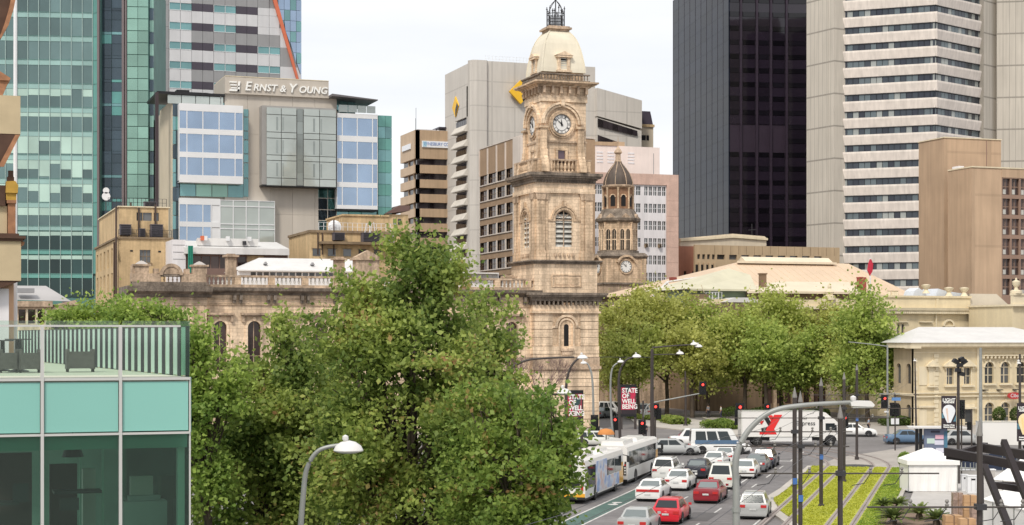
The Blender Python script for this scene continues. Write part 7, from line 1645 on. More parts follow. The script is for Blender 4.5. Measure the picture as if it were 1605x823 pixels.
def bus(label, M, wrap, front_y, route):
    t = thing('bus', label, 'bus', M, 'city buses'); Lb, w, Hb = 12.2, 1.25, 2.9; h = Lb/2
    prof = [(-w, .38), (w, .38), (w, 2.45), (w*.95, 2.78), (w*.8, Hb), (-w*.8, Hb), (-w*.95, 2.78), (-w, 2.45)]
    body = part('body', MB().prism(prof, -h, h), bus_w, t)
    part('roof_pod', MB().prism([(-.85, Hb-.01), (.85, Hb-.01), (.8, Hb+.3), (-.8, Hb+.3)], -h + .6, -h + 4.2).prism([(-.7, Hb-.01), (.7, Hb-.01), (.6, Hb+.22), (-.6, Hb+.22)], 0.5, 3.4), bus_w, t)
    part('roof_hatch', MB().box(-.4, .4, -1.2, -.4, Hb, Hb+.1), trim_m, t)
    part('skirt', MB().box(-w*.96, w*.96, -h+.1, h-.1, .22, .38), trim_m, t)
    for sx in (-1, 1):
        x = sx*w; a, b_ = (x - .01, x + .02) if sx > 0 else (x - .02, x + .01)
        if wrap:
            for (y0, y1, z0) in ((-5.5, -3.1, .95), (.6, 3.0, 1.35), (3.2, 5.4, 1.35)):
                p = pc('side_window', carglass, t, M, a, b_, y0, y1, z0, 2.40)
            if sx > 0: part('advertising_panel', MB().box(w, w + .03, -3.0, .5, .5, 2.55), ad_m, t); part('advertising_panel', MB().box(w, w+.03, .5, 4.6, .5, 1.3), ad_m, t)
        else:
            for i in range(7): pc('side_window', carglass, t, M, a, b_, -5.4 + i*1.52, -5.4 + i*1.52 + 1.46, 1.25, 2.45)
        for wy in (-h + 3.1, h - 2.6):
            ob('wheel_arch', MB().prismx([(wy + .58*math.cos(i*math.pi/8), .45 + .58*math.sin(i*math.pi/8)) for i in range(9)], a - .005*sx, b_ + .005*sx).mesh('wheel_arch', trim_m), body, M)
            wheel(t, sx*(w - .12), wy, .48, .28, M)
        part('tail_light', MB().box(sx*(w-.22) - .09, sx*(w-.22) + .09, -h - .03, -h, .85, 1.45), tail_m if wrap else trim_m, t)
        part('mirror', MB().tube([(sx*w, h-.1, 2.4), (sx*(w+.3), h + .25, 2.3)], .03, 5).box(sx*(w+.32)-.09, sx*(w+.32)+.09, h+.2, h+.3, 1.85, 2.3), trim_m, t)
    if not wrap:
        part('light_cluster', MB().prism([(w - .32, .75), (w - .08, .75), (w - .08, 1.75), (w - .2, 1.75)], -h - .035, -h), trim_m, t)
        for i in range(4): part('tail_light', MB().lathe([(.07, 0), (.07, .03)], 8).mesh('x', headm) and MB().prism([(w - .17 + .065*math.cos(q*math.pi/4), .9 + i*.2 + .065*math.sin(q*math.pi/4)) for q in range(8)], -h - .06, -h - .035), headm if i < 3 else tail_m, t)
        part('orange_band', MB().box(-w*.98, .2, -h - .03, -h, .45, .95), P_yel, t)
        part('air_outlet', MB().box(-.1, .6, -h - .02, -h, 2.1, 2.5), trim_m if False else plate_m, t)
    else:
        part('orange_band', MB().box(-w*.98, w*.98, -h - .03, -h, .42, .68), P_yel, t)
    part('front_panel', MB().box(-w*1.005, w*1.005, h - 1.3, h + .03, .45, 1.9), P_yel, t); part('windscreen', MB().box(-w*.92, w*.92, h, h + .04, 1.25, 2.6), carglass, t)
    rw = part('route_display', MB().box(-.35, .45, -h - .03, -h, 2.42, 2.68), mat('dark display', (.10,.02,.012), .5) if 'dark display' not in MT else MT['dark display'], t)
    text('route_number', route, .26, mat('amber display digits', (.8,.25,.06), .5, emit=.5, var=0) if 'amber display digits' not in MT else MT['amber display digits'], rw, M @ Matrix.Translation((.05, -h - .035, 2.55)), .002)
    part('engine_grille', MB().box(-w*.7, w*.7, -h - .02, -h, 1.05, 1.4), trim_m if wrap else bus_w, t)
    part('bumper', MB().box(-w, w, -h - .08, -h, .3, .45), trim_m, t); part('number_plate', MB().box(-.2, .2, -h-.05, -h-.03, .75, .88), plate_m, t)
    return t
bus('white bus with pale blue advertising panel, partly behind the tree', road_m(888, 790, 12.2), True, 0, '')
bus('white bus with dark side windows ahead of the one with advertising', road_m(957, 761, 12.2), False, 0, '010')
# delivery truck
TM = Matrix.Translation((*G(1238, 698), .008)) @ Matrix.Rotation(R(HR), 4, 'Z'); t = thing('delivery_truck', 'white rigid truck with red and black X emblem crossing the junction', 'truck', TM)
part('cargo_box', MB().box(-1.2, 1.2, -5.0, 2.7, .95, 3.45), bus_w, t); part('cargo_frame', MB().box(-1.22, 1.22, -5.02, 2.72, 3.4, 3.47).box(-1.22, 1.22, -5.02, 2.72, .9, .97).box(-1.22, 1.22, -5.03, -4.93, .9, 3.47), P_w2, t)
part('chassis', MB().box(-.9, .9, -4.9, 4.4, .55, .9), trim_m, t); part('side_guard', MB().box(1.1, 1.16, -2.2, 2.0, .45, .9).box(-1.16, -1.1, -2.2, 2.0, .45, .9), P_w, t)
cab = part('cab', MB().prismx([(2.85, .55), (4.75, .55), (4.8, 1.3), (4.55, 2.35), (4.2, 2.7), (2.85, 2.85)], -1.15, 1.15).prismx([(2.85, 2.8), (4.1, 2.72), (3.4, 3.3), (2.85, 3.4)], -1.0, 1.0), bus_w, t)
for sx in (-1, 1):
    ob('door_window', MB().prismx([(3.35, 1.55), (4.4, 1.55), (4.25, 2.25), (3.35, 2.25)], sx*1.16 - .012, sx*1.16 + .012).mesh('door_window', carglass), cab, TM)
    for wy in (-3.4, 3.85): wheel(t, sx*1.05, wy, .48, .28, TM)
    part('mirror', MB().box(sx*1.3 - .1, sx*1.3 + .1, 4.3, 4.4, 1.5, 2.1), trim_m, t)
    part('wheel_arch', MB().prismx([(3.85 + .62*math.cos(i*math.pi/8), .5 + .62*math.sin(i*math.pi/8)) for i in range(9)], sx*1.16 - .015, sx*1.16 + .015), trim_m, t)
part('windscreen', MB().prismx([(4.62, 1.4), (4.75, 1.4), (4.58, 2.3), (4.45, 2.3)], -1.0, 1.0), carglass, t)
redp = mat('red vinyl', (.72,.03,.03), .5, var=.04)
em = TM @ Matrix.Translation((1.21, 0, 0)) @ Matrix.Rotation(R(90), 4, 'Z')          # on the side facing the square: x runs towards the cab
def dec(pts, m, nm='emblem'): part(nm, MB().prism(pts, -.02, .0), m, t, em)
dec([(-3.2, 1.15), (-1.5, 1.15), (-1.75, 1.7), (-.95, 3.1), (-1.75, 3.1), (-2.35, 2.0), (-2.7, 1.5), (-3.2, 1.4)], redp)
dec([(-2.95, 3.05), (-2.5, 3.05), (-2.05, 2.35), (-2.3, 1.95)], black); dec([(-2.4, 3.05), (-1.95, 3.05), (-1.8, 2.75), (-2.05, 2.45)], redp); dec([(-3.3, 2.5), (-2.75, 2.5), (-3.0, 2.1)], redp); dec([(-3.05, 1.78), (-2.45, 1.88), (-2.6, 1.52), (-3.0, 1.45)], black)
text('lettering', 'Express', .62, trim_m, t, em @ Matrix.Translation((1.35, -.03, 2.25)), .004); text('lettering', 'road', .3, trim_m, t, em @ Matrix.Translation((1.2, -.03, 2.75)), .004)
TM2 = Matrix.Translation((*G(1574, 708), .10)) @ Matrix.Rotation(R(HR), 4, 'Z'); t = thing('box_van', 'plain white box van at the right edge in front of the cream building', 'van', TM2)
part('cargo_box', MB().box(-1.1, 1.1, -2.4, 1.7, .6, 2.75), bus_w, t); part('cargo_frame', MB().box(-1.12, 1.12, -2.42, 1.72, 2.7, 2.78), P_w2, t)
cb_ = part('cab', MB().prismx([(1.75, .5), (3.3, .5), (3.35, 1.1), (2.8, 1.9), (1.75, 2.0)], -1, 1), P_w, t); ob('door_window', MB().prismx([(2.0, 1.2), (2.95, 1.2), (2.65, 1.75), (2.0, 1.75)], .99, 1.02).mesh('door_window', carglass), cb_, TM2)
for sx in (-1, 1):
    for wy in (-1.6, 2.4): wheel(t, sx*.92, wy, .36, .22, TM2)
f = fr(960, 140); t = thing('kiosk_umbrella', 'small orange domed shade standing behind the first bus', 'umbrella', Matrix.Translation((*G(950, 722), 0)))
part('canopy', MB().lathe([(.75, 2.3), (.7, 2.5), (.5, 2.72), (.15, 2.8), (0, 2.82)], 14), P_yel if False else mat('orange canvas', (.55,.22,.06), .7), t, smooth=40); part('pole', MB().tube([(0,0,0), (0,0,2.3)], .05, 6), iron, t)

# ---------------------------------------------------------------- street lamps
galv = mat('galvanised steel', (.30,.31,.30), .5, metal=.3, var=.12, scale=1.5, stain=.1); darkpole = mat('dark brown pole paint', (.055,.045,.042), .5, var=.15, stain=.2); lampw = mat('white lamp hood', (.70,.69,.68), .4, var=.04); lens = mat('lamp lens', (.55,.56,.52), .2, var=.03)
def curve(pts, d, n=8):
    out = []; P = [P3(px, py, d) for px, py in pts]
    for i in range(len(P)-1):
        p0, p1, p2, p3 = P[max(i-1,0)], P[i], P[i+1], P[min(i+2, len(P)-1)]
        for k in range(n):
            t_ = k/n; out.append(.5*((2*p1) + (p2-p0)*t_ + (2*p0-5*p1+4*p2-p3)*t_*t_ + (-p0+3*p1-3*p2+p3)*t_**3))
    out.append(P[-1]); return out
def street_lamp(label, pts, d, r, m, head=None, hr=.3, extra=(), ground=True, group=None, two=None):
    b0 = P3(pts[0][0], pts[0][1], d); base = Vector((b0.x, b0.y, 0)); M = Matrix.Translation(base); t = thing('street_lamp', label, 'street lamp', M, group)
    loc = [p - base for p in curve(pts, d)]
    if loc[0].z > .3: loc = [Vector((0, 0, 0))] + loc
    part('pole', MB().tube(loc, r, 10, r*.6), m, t, smooth=60); part('base_plate', MB().lathe([(r*2, 0), (r*2, .1), (r*1.3, .3)], 10), m, t)
    for (ex, ed, er) in extra: part('arm', MB().tube([p - base for p in curve(ex, ed)], er, 7, er*.7), m, t, smooth=60)
    for h_ in (head or []):
        c = P3(h_[0], h_[1], d) - base
        hd = part('lamp_head', MB().lathe([(hr*.96, 0), (hr, .03), (hr*.85, hr*.38), (hr*.5, hr*.62), (hr*.1, hr*.72), (0, hr*.73)], 18, tuple(c)), lampw, t, smooth=40)
        ob('lens', MB().lathe([(hr*.9, 0), (hr*.6, -hr*.12), (0, -hr*.16)], 16, tuple(c)).mesh('lens', lens, 40), hd, WM[t.name]); ob('photocell', MB().lathe([(.06, 0), (.09, .05), (.08, .13), (0, .17)], 10, (c.x - hr*.2, c.y, c.z + hr*.7)).mesh('photocell', lampw, 40), hd, WM[t.name])
    return t
street_lamp('curved grey street lamp with white bell head at bottom left in front of the tree', [(471, 830), (475, 780), (481, 735), (500, 706), (535, 697)], 46, .085, galv, [(546, 707.5)], .41)
# big arm lamp over the road
d = 45; b0 = P3(1154, 823, d); base = Vector((b0.x, b0.y, 0)); t = thing('street_lamp', 'tall grey lamp post with a long curved arm reaching right over the tram lawn', 'street lamp', Matrix.Translation(base))
loc = [p - base for p in curve([(1154, 830), (1154, 770), (1153, 728), (1160, 697), (1180, 667), (1212, 644), (1260, 635), (1337, 630.5)], d)]
part('pole', MB().tube([Vector((0,0,0))] + loc[:10], .10, 12, .095), galv, t, smooth=60); part('arm', MB().tube(loc[9:], .095, 10, .055), galv, t, smooth=60)
part('joint_collar', MB().lathe([(.12, loc[4].z), (.12, loc[4].z + .12)], 12), galv, t)
c = P3(1352, 632, d) - base; rx = .30
hd = part('lamp_head', MB().prism([(-.32, -.07), (.27, -.09), (.30, -.04), (.20, .06), (-.2, .07), (-.34, .02)], -.14, .14), lampw, t, WM[t.name] @ Matrix.Translation(c) @ Matrix.Rotation(-YAW, 4, 'Z')); ob('photocell', MB().lathe([(.04, .05), (.08, .1), (.08, .17), (0, .21)], 10, (-.25, 0, 0)).mesh('photocell', lampw, 40), hd, WM[hd.name]); ob('lens', MB().box(-.28, .25, -.11, .11, -.12, -.085).mesh('lens', lens), hd, WM[hd.name])
street_lamp('dark curved lamp whose white dome stands before the rusticated tower base', [(887, 640), (888, 600), (894, 577), (905, 563), (912, 560)], 120, .11, darkpole, [(913, 562)], .38)
street_lamp('dark lamp with a long level arm rising out of the tree before the tower', [(786, 640), (787, 600), (800, 578), (825, 565), (862, 561), (900, 560)], 118, .11, darkpole, [], .3)
street_lamp('low white dome lamp on a level arm just above the bright leaved tree', [(800, 680), (800, 640), (812, 622), (835, 618), (880, 618)], 82, .08, darkpole, [(884, 617)], .36)
street_lamp('thin grey lamp arching left beside the rusticated tower corner', [(929, 694), (930, 640), (928, 592), (922, 572), (916, 568)], 172, .13, galv, [(915, 570)], .35)
street_lamp('thin grey lamp arching right behind the queue of buses', [(962, 696), (958, 650), (957, 600), (960, 577), (968, 569)], 168, .12, galv, [(973, 568)], .35)
street_lamp('dark lamp with white dome arching right above the big red banner', [(972, 690), (970, 620), (971, 585), (980, 566), (992, 560)], 165, .15, darkpole, [(998, 560)], .45)
street_lamp('tall thick dark mast carrying level arms with three white domes', [(1023, 700), (1022, 640), (1022, 547)], 166, .24, darkpole, [(1066, 555), (1088, 540.5), (1095, 544)], .38, extra=(([(1022, 545), (1055, 542), (1088, 540)], 166, .08), ([(1022, 556), (1066, 555)], 166, .06)))
street_lamp('plain dark pole left of the mast arm signal', [(1074.5, 668.5), (1074.5, 620), (1074, 582)], 204, .16, darkpole, [], .3)
street_lamp('dark pole by the cream corner building quoins', [(1436, 672), (1435, 620), (1434, 562)], 196, .13, darkpole, [(1434, 566)], .2)
street_lamp('tall tapering grey pole before the cream building pilaster', [(1537, 700), (1537, 640), (1537, 545)], 150, .2, galv, [], .3)
street_lamp('slim pole rising left of the rightmost crown of plane trees', [(1392, 690), (1391, 620), (1391, 541)], 176, .14, galv, [], .3, extra=(([(1391, 543), (1360, 539), (1330, 536)], 176, .06),))
f = fr(1501, 126); t = thing('floodlight_mast', 'dark mast with a cluster of floodlights carrying the balloon banner', 'light mast', Matrix.Translation((*wp(1502, 124), 0))); zz = lambda py: zat(py, 124)
part('pole', MB().tube([(0,0,0), (0,0,zz(565))], .13, 8, .10), darkpole, t, smooth=60)
for (x, y, z, a) in ((-.25, 0, 566, .5), (.2, -.1, 563, -.4), (.5, 0, 567, -.5), (0, -.2, 572, 0), (-.15, -.2, 580, 0), (.15, -.2, 586, .2)):
    part('floodlight', MB().prism([(-.22, -.14), (.22, -.14), (.16, .14), (-.16, .14)], -.15, .15), black, t, WM[t.name] @ Matrix.Translation((x, y, zz(z))) @ Matrix.Rotation(a, 4, 'Y'))
def banner_black(px0, px1, py0, py1, d, label, warm):
    f = fr(px0, d, 19.28); t = thing('banner', label, 'banner', f.M); u1 = f.U(px1); z0, z1 = f.Z(py1, 0), f.Z(py0, 0); c = u1/2; H_ = z1 - z0
    part('cloth', MB().box(0, u1, 0, .03, z0, z1), mat('banner black cloth', (.03,.022,.028), .8, var=.1) if 'banner black cloth' not in MT else MT['banner black cloth'], t)
    part('balloon_print', MB().prism([(c + u1*.42*math.cos(i*math.pi/10), z1 - H_*.46 + H_*.19*math.sin(i*math.pi/10)) for i in range(0, 11)] + [(c - u1*.38, z1 - H_*.55), (c - u1*.12, z1 - H_*.82), (c + u1*.12, z1 - H_*.82), (c + u1*.38, z1 - H_*.55)], -.02, 0), mat('balloon white', (.66,.68,.72), .7) if not warm else mat('balloon cream', (.72,.60,.36), .7), t)
    part('balloon_gore', MB().prism([(c - u1*.22, z1 - H_*.38), (c - u1*.08, z1 - H_*.38), (c - u1*.02, z1 - H_*.80), (c - u1*.08, z1 - H_*.80)], -.03, -.02), mat('balloon peach', (.62,.48,.42), .7) if not warm else mat('balloon yellow', (.75,.55,.25), .7), t)
    part('blue_print', MB().prism([(.02, z1 - H_*.68), (u1*.2, z1 - H_*.68), (u1*.12, z1 - H_*.55), (.02, z1 - H_*.52)], -.025, 0).prism([(u1*.78, z1 - H_*.78), (u1*.98, z1 - H_*.78), (u1*.98, z1 - H_*.58)], -.025, 0), mat('banner blue', (.08,.18,.24), .7) if 'banner blue' not in MT else MT['banner blue'], t)
    tx = lambda s_, size, fz_: text('lettering', s_, size, letm, t, f.M @ Matrix.Translation((c, -.02, z1 - H_*fz_)), .004, bold=.008)
    tx('L!GHT', u1*.30, .13); tx('ADELAIDE', u1*.155, .20); tx('October | Free', u1*.12, .89); tx('Victoria Square', u1*.12, .95)
    return t
banner_black(1475.5, 1499, 620.5, 672, 123, 'black banner printed with a pale hot air balloon on the mast', False); banner_black(1594, 1617, 632, 692, 112, 'black banner with a cream balloon cut by the right edge', True)
street_lamp('dark banner post at the right edge, behind the cut banner', [(1598.5, 740), (1598.5, 640), (1598.5, 555)], 112.5, .12, darkpole, [(1597, 570)], .15)
# red event banners
def banner_red(px0, px1, py0, py1, d, label, lines, posts=True):
    f = fr(px0, d, 19.28); t = thing('banner', label, 'banner', f.M); u1 = f.U(px1); z0, z1 = f.Z(py1, 0), f.Z(py0, 0); H_ = z1 - z0
    m = bpy.data.materials.get('red banner print')
    if not m:
        m = mat('red banner print', (.50,.035,.06), .75, var=.0); _t = m.node_tree; p = _t.nodes['Principled BSDF']; tcn = _t.nodes.new('ShaderNodeTexCoord'); nn = _t.nodes.new('ShaderNodeTexNoise'); nn.inputs['Scale'].default_value = .9; _t.links.new(tcn.outputs['Object'], nn.inputs[0]); rr = _t.nodes.new('ShaderNodeValToRGB'); rr.color_ramp.elements[0].position = .4; rr.color_ramp.elements[0].color = (.03,.07,.07,1); rr.color_ramp.elements[1].position = .52; rr.color_ramp.elements[1].color = (.50,.03,.08,1); _t.links.new(nn.outputs[0], rr.inputs[0]); _t.links.new(rr.outputs[0], p.inputs[0])
    part('panel', MB().box(0, u1, 0, .25, z0, z1), m, t); part('panel_frame', MB().box(-.1, u1+.1, -.03, .28, z1, z1 + .3).box(-.1, u1+.1, -.03, .28, z0 - .3, z0), black, t); part('footer_print', MB().box(0, u1, -.02, 0, z0, z0 + H_*.16), MT['banner black cloth'], t)
    for i, s_ in enumerate(lines): text('lettering', s_, H_*.235, letm, t, f.M @ Matrix.Translation((.08, -.03, z1 - H_*(.13 + i*.2))), .01, align='LEFT', bold=.02, xs=.86*min(1, 5/len(s_) if len(s_) > 4 else 1))
    if posts:
        for x in (0, u1): part('post', MB().box(x - .14, x + .14, .05, .3, 0, z1 + .3), darkpole, t)
    return t
banner_red(974, 996, 607, 649, 198, 'big red banner reading state of well being across the junction', ['STATE', 'OF', 'WELL', 'BEING'])
banner_red(890, 912, 617, 660, 150, 'red banner with white lettering half hidden by leaves below the tower', ['STATE', 'OF', 'WELL', 'BEING']); banner_red(678, 697, 786, 830, 62.5, 'dark red banner low behind the big tree near the bottom edge', ['STATE', 'OF'], True)
# ---------------------------------------------------------------- traffic signals
redl = mat('lit red signal', (.9,.04,.03), .4, var=0, emit=2.5); offl = mat('unlit signal lens', (.03,.04,.03), .4)
def head(parent, M, s=1.0, lit=0):
    h = part('signal_head', MB().box(-.17*s, .17*s, 0, .16*s, 0, .95*s).box(-.3*s, .3*s, .17*s, .19*s, -.1*s, 1.05*s), black, parent, M)
    for i in range(3):
        z = (.78 - .3*i)*s; ob('signal_lens', MB().prism([(.10*s*math.cos(q*math.pi/6), z + .10*s*math.sin(q*math.pi/6)) for q in range(12)], -.03, .0).mesh('signal_lens', redl if i == lit else offl), h, M)
        v = MB(); archring(v, 0, z, .11*s, .13*s, -.18*s, 0, 0, math.pi, 8); ob('visor', v.mesh('visor', black), h, M)
def signal(label, px, py_base, heads, r=.07, d=None, top=None, arm=None, back=False):
    d = d or gd(py_base); p = wp(px, d); M = Matrix.Translation((p.x, p.y, 0)) @ Matrix.Rotation(-YAW, 4, 'Z'); t = thing('traffic_light', label, 'traffic light', M, 'traffic signals'); zt = zat(top, d) if top else 4
    part('post', MB().tube([(0,0,0), (0,0,zt)], r, 8), darkpole, t)
    if arm: part('mast_arm', MB().tube([p_ - Vector((p.x, p.y, 0)) for p_ in curve(arm, d)], .09, 7, .06), galv, t, M.__class__.Translation((p.x, p.y, 0)), smooth=60)
    for (hx, hy, s, lit) in heads:
        q = wp(hx, d) ; off = (q - p).dot(RT); z = zat(hy, d); head(t, M @ Matrix.Translation((off, -.12, z - .78*s)) @ (Matrix.Rotation(math.pi, 4, 'Z') if back else I4), s, lit)
    return t
signal('mast arm signal whose arm reaches right with a red light at its tip', 1008, 668, [(1006.5, 663.5, 1.3, 0), (1101.5, 603, 1.2, 0)], .1, 176, 628, arm=[(1008, 655), (1012, 641), (1022, 632), (1060, 624), (1096, 617)])
signal('red signal beside the thick dark mast above the junction', 1027, 690, [(1027.5, 637.5, 1.3, 0), (1032, 644, 1.0, 9)], .09, 178, 634)
signal('small red signal on the thin grey lamp behind the buses', 963, 690, [(964, 658, 1.2, 0)], .07, 170, 652); signal('signal facing away at the tower corner kerb', 932, 696, [(932, 656, 1.3, 9), (930, 672, .9, 9), (936, 672, .9, 9)], .08, 169, 650)
signal('signal with red light over the cab side of the truck roof left end', 1160, 700, [(1160, 638, 1.5, 0), (1158, 648, 1.4, 9)], .08, 176, 634)
signal('red signal peeping above the truck roof', 1203, 676, [(1203, 637, 1.2, 0)], .06, 194, 634); signal('red signal between the truck cab and the white sedan', 1325, 690, [(1324.5, 655, 1.2, 0)], .07, 170, 650)
t = signal('signal post with white signs and blue street plate at the tramway crossing', 1403, 706, [(1386.5, 624.5, 1.1, 0), (1400, 636, 1.1, 9), (1404, 637, 1.1, 9)], .07, 161, 618)
M = WM[t.name]; z_ = lambda py: zat(py, 161)
part('crossarm', MB().box(-1.5, .45, -.03, .03, z_(618), z_(616.6)), galv, t); part('street_plate', MB().box(-.35, .5, -.12, -.08, z_(628), z_(623)), mat('blue street plate', (.12,.25,.50), .5), t); part('sign_plate', MB().box(-.42, -.1, -.12, -.08, z_(665), z_(655.5)).box(.03, .35, -.12, -.08, z_(665), z_(655.5)), whitef, t); part('sign_plate', MB().box(-1.05, -.65, -.12, -.08, z_(646.5), z_(644)), whitef, t)
signal('dark signal facing sideways on the balloon banner mast', 1507, 760, [(1507, 632, .9, 9), (1507.5, 642, .8, 9)], .06, 124.5, 629)
signal('thin signal post with a push button box by the cream building door', 1523, 696, [(1519, 664, .7, 9)], .08, 160, 641)

# ---------------------------------------------------------------- tram poles with cross arms and contact wires
capm = mat('grey pole cap', (.20,.19,.18), .5, var=.1); blueid = mat('blue number plate', (.05,.14,.40), .5)
arms = []
def tram_pole(px, ytop, d, r, arm, yarm, lab, ids=None):
    p = wp(px, d); M = Matrix.Translation((p.x, p.y, 0)) @ Matrix.Rotation(-YAW, 4, 'Z'); t = thing('tram_pole', lab, 'pole', M, 'poles of the tramway'); zt = zat(ytop, d)
    part('pole', MB().lathe([(r*1.5, 0), (r*1.5, .25), (r, .3), (r*.92, zt - .55)], 12), darkpole, t, smooth=40); part('pole_cap', MB().lathe([(r*1.05, zt - .55), (r*1.05, zt - .5), (.01, zt)], 12), capm, t)
    za = zat(yarm, d); x0, x1 = (arm[0] - px)*d/F, (arm[1] - px)*d/F
    part('cross_arm', MB().tube([(x0, -.18, za), (x1, -.18, za)], .032, 6), darkpole, t); part('clamp', MB().box(-r - .06, r + .06, -.26, r, za - .09, za + .09), iron, t)
    hang = []
    for u in (.3, .62):
        for xs in ((x0*u, x1*u) if d < 90 else (x0*.6 if u < .5 else x1*.6,)):
            part('insulator', MB().lathe([(.05, 0), (.07, .06), (.03, .1), (.07, .16), (.04, .22)], 8, (xs, -.18, za + .02)), capm, t); hang.append(xs)
            part('stay', MB().tube([(xs, -.18, za), (xs - .25, -.18, za - .38), (xs - .7, -.18, za - .45)], .015, 4), iron, t)
    arms.append((p, za, d))
    if ids: part('number_plate', MB().box(-.11, .11, -r - .04, -r - .01, zat(ids, d) - .16, zat(ids, d) + .16), blueid, t)
    return t
tram_pole(1245.5, 606.5, 86, .12, (1168, 1335), 676.5, 'left of the close pair of dark tram poles on the lawn edge', 754)
tram_pole(1254.5, 612.5, 81, .108, (1118, 1330), 699.5, 'right of the close pair of dark tram poles on the lawn edge', 781)
tram_pole(1287, 591.5, 107, .125, (1140, 1420), 655, 'single dark tram pole with blue plate in the middle of the lawn', 716)
tram_pole(1323, 583, 125, .115, (1250, 1440), 640, 'slimmer tram pole just behind the nearest thick pointed one')
tram_pole(1343, 570.5, 149, .125, (1270, 1440), 619, 'farthest tram pole at the end of the lawn with white sign', 657)
tram_pole(1317, 633, 64, .105, (1152, 1470), 741.5, 'nearest thick pointed tram pole standing on the lawn')
tram_pole(1535.5, 656, 53, .10, (1357, 1640), 794, 'thick pointed tram pole in front of the timber frame at right')
def wires():
    t = thing('overhead_wires', 'thin contact wires of the tramway running along the street above the lawn', 'wires', I4)
    for k, a in enumerate(((aA + aB)/2, (aC + aD)/2)):
        for dz in (5.45, 6.1):
            pts = []
            for i in range(26):
                b_ = 30 + i*8; p = st(a, b_); pts.append((p.x, p.y, dz + (.0 if dz < 6 else .25*math.cos(i*1.2))))
            part('wire', MB().tube(pts, .012, 3), iron, t, I4)
    part('span_wire', MB().tube([(*wp(960, 165), zat(560, 165)), (*wp(1022, 165), zat(560, 165))], .03, 3).tube([(*wp(760, 120), zat(562, 120)), (*wp(960, 120), zat(559.5, 120))], .02, 3), iron, t, I4)
wires()
# island sign with white plate at pole foot
t = thing('island_disc', 'dark round base plate at the foot of the farthest tram pole', 'manhole', Matrix.Translation((*G(1343, 733), 0))); part('disc', MB().lathe([(1.4, .14), (1.4, .17), (.2, .18)], 20), iron, t)
# ---------------------------------------------------------------- shelter and poster
f = fr(1421, 152, 19.28); t = thing('tram_shelter', 'tram shelter with thin white roof and blue grey poster case right of the crossing', 'shelter', f.M); U = lambda p, w=0: f.U(p, w); z_ = lambda py: f.Z(py, 0)
part('roof', MB().slab([(U(1421), -.8), (U(1512), -.8), (U(1512), 1.6), (U(1428), 1.8)], z_(671), z_(669)), whiteroof, t)
for px in (1437.5, 1443.5): part('post', MB().box(U(px) - .13, U(px) + .13, 0, .25, 0, z_(671)), black, t)
ps = part('poster_case', MB().box(U(1448), U(1484), -.2, .1, .1, z_(672)), mat('blue grey poster', (.16,.19,.28), .5, var=.2, scale=.6), t)
for (x0, x1, y0, y1, c) in ((1465, 1478, 681.5, 688, (.75,.45,.55)), (1452, 1464, 687, 695, (.55,.68,.62)), (1464, 1478, 690, 697, (.68,.68,.80)), (1466, 1478, 702, 709, (.72,.72,.82)), (1458, 1472, 675, 678, (.05,.05,.08)), (1479, 1484, 676, 720, (.08,.20,.30))):
    ob('poster_print', MB().box(U(x0), U(x1), -.23, -.2, z_(y1), z_(y0)).mesh('poster_print', mat('poster colour %d' % x0, c, .6, var=.1) if 'poster colour %d' % x0 not in MT else MT['poster colour %d' % x0]), ps, f.M)
part('bench', MB().box(U(1490), U(1512), .2, .7, .5, .58).box(U(1492), U(1493), .3, .6, 0, .5).box(U(1508), U(1509), .3, .6, 0, .5), galv, t)
# ---------------------------------------------------------------- plaza: marquee, tents, boxes, timber frame
canvas = mat('white tent canvas', (.80,.79,.78), .7, var=.04, scale=.8); cardb = mat('cardboard', (.46,.29,.16), .85, var=.12, scale=2, rand=.12); wrapm = mat('stretch wrapped brown boxes', (.34,.25,.21), .35, var=.35, scale=5); timber = mat('dark steel beam', (.018,.012,.013), .6, var=.2)
f = fr(1424, gd(773), 19.28); t = thing('marquee', 'small white peaked marquee tent with closed sides beside the tram lawn', 'tent', f.M); U = lambda p, w=0: f.U(p, w); z_ = lambda py: f.Z(py, 0)
u1 = U(1501); dp = u1*.8; ze_ = z_(722); zp = f.Z(702, u1/2, dp/2)
part('roof', MB().face([(-.1, -.1, ze_), (u1+.1, -.1, ze_), (u1/2+.25, dp/2, zp), (u1/2-.25, dp/2, zp)]).face([(u1+.1, -.1, ze_), (u1+.1, dp, ze_), (u1/2+.25, dp/2, zp)]).face([(-.1, dp, ze_), (-.1, -.1, ze_), (u1/2-.25, dp/2, zp)]).face([(u1+.1, dp, ze_), (-.1, dp, ze_), (u1/2-.25, dp/2, zp), (u1/2+.25, dp/2, zp)]), canvas, t)
part('valance', MB().box(-.12, u1+.12, -.13, -.1, ze_ - .3, ze_).box(-.13, -.1, -.1, dp, ze_ - .3, ze_).box(u1+.1, u1+.13, -.1, dp, ze_-.3, ze_), canvas, t)
wl = MB()
for i in range(24):
    a, c = u1*i/24, u1*(i+1)/24; o1, o2 = .05*math.sin(i*1.3), .05*math.sin((i+1)*1.3); wl.face([(a, .05+o1, .12), (c, .05+o2, .12), (c, .02, ze_-.2), (a, .02, ze_-.2)])
part('side_curtain', wl, canvas, t); part('side_curtain', MB().box(0, .03, .1, dp-.1, .12, ze_-.1).box(u1-.03, u1, .1, dp-.1, .12, ze_-.1).box(0, u1, dp-.13, dp-.1, .12, ze_-.1), canvas, t)
part('frame', (lambda m: ([m.tube([(x, y, .1), (x, y, ze_)], .03, 5) for x in (0, u1) for y in (0, dp-.1)], m)[1])(MB()), galv, t)
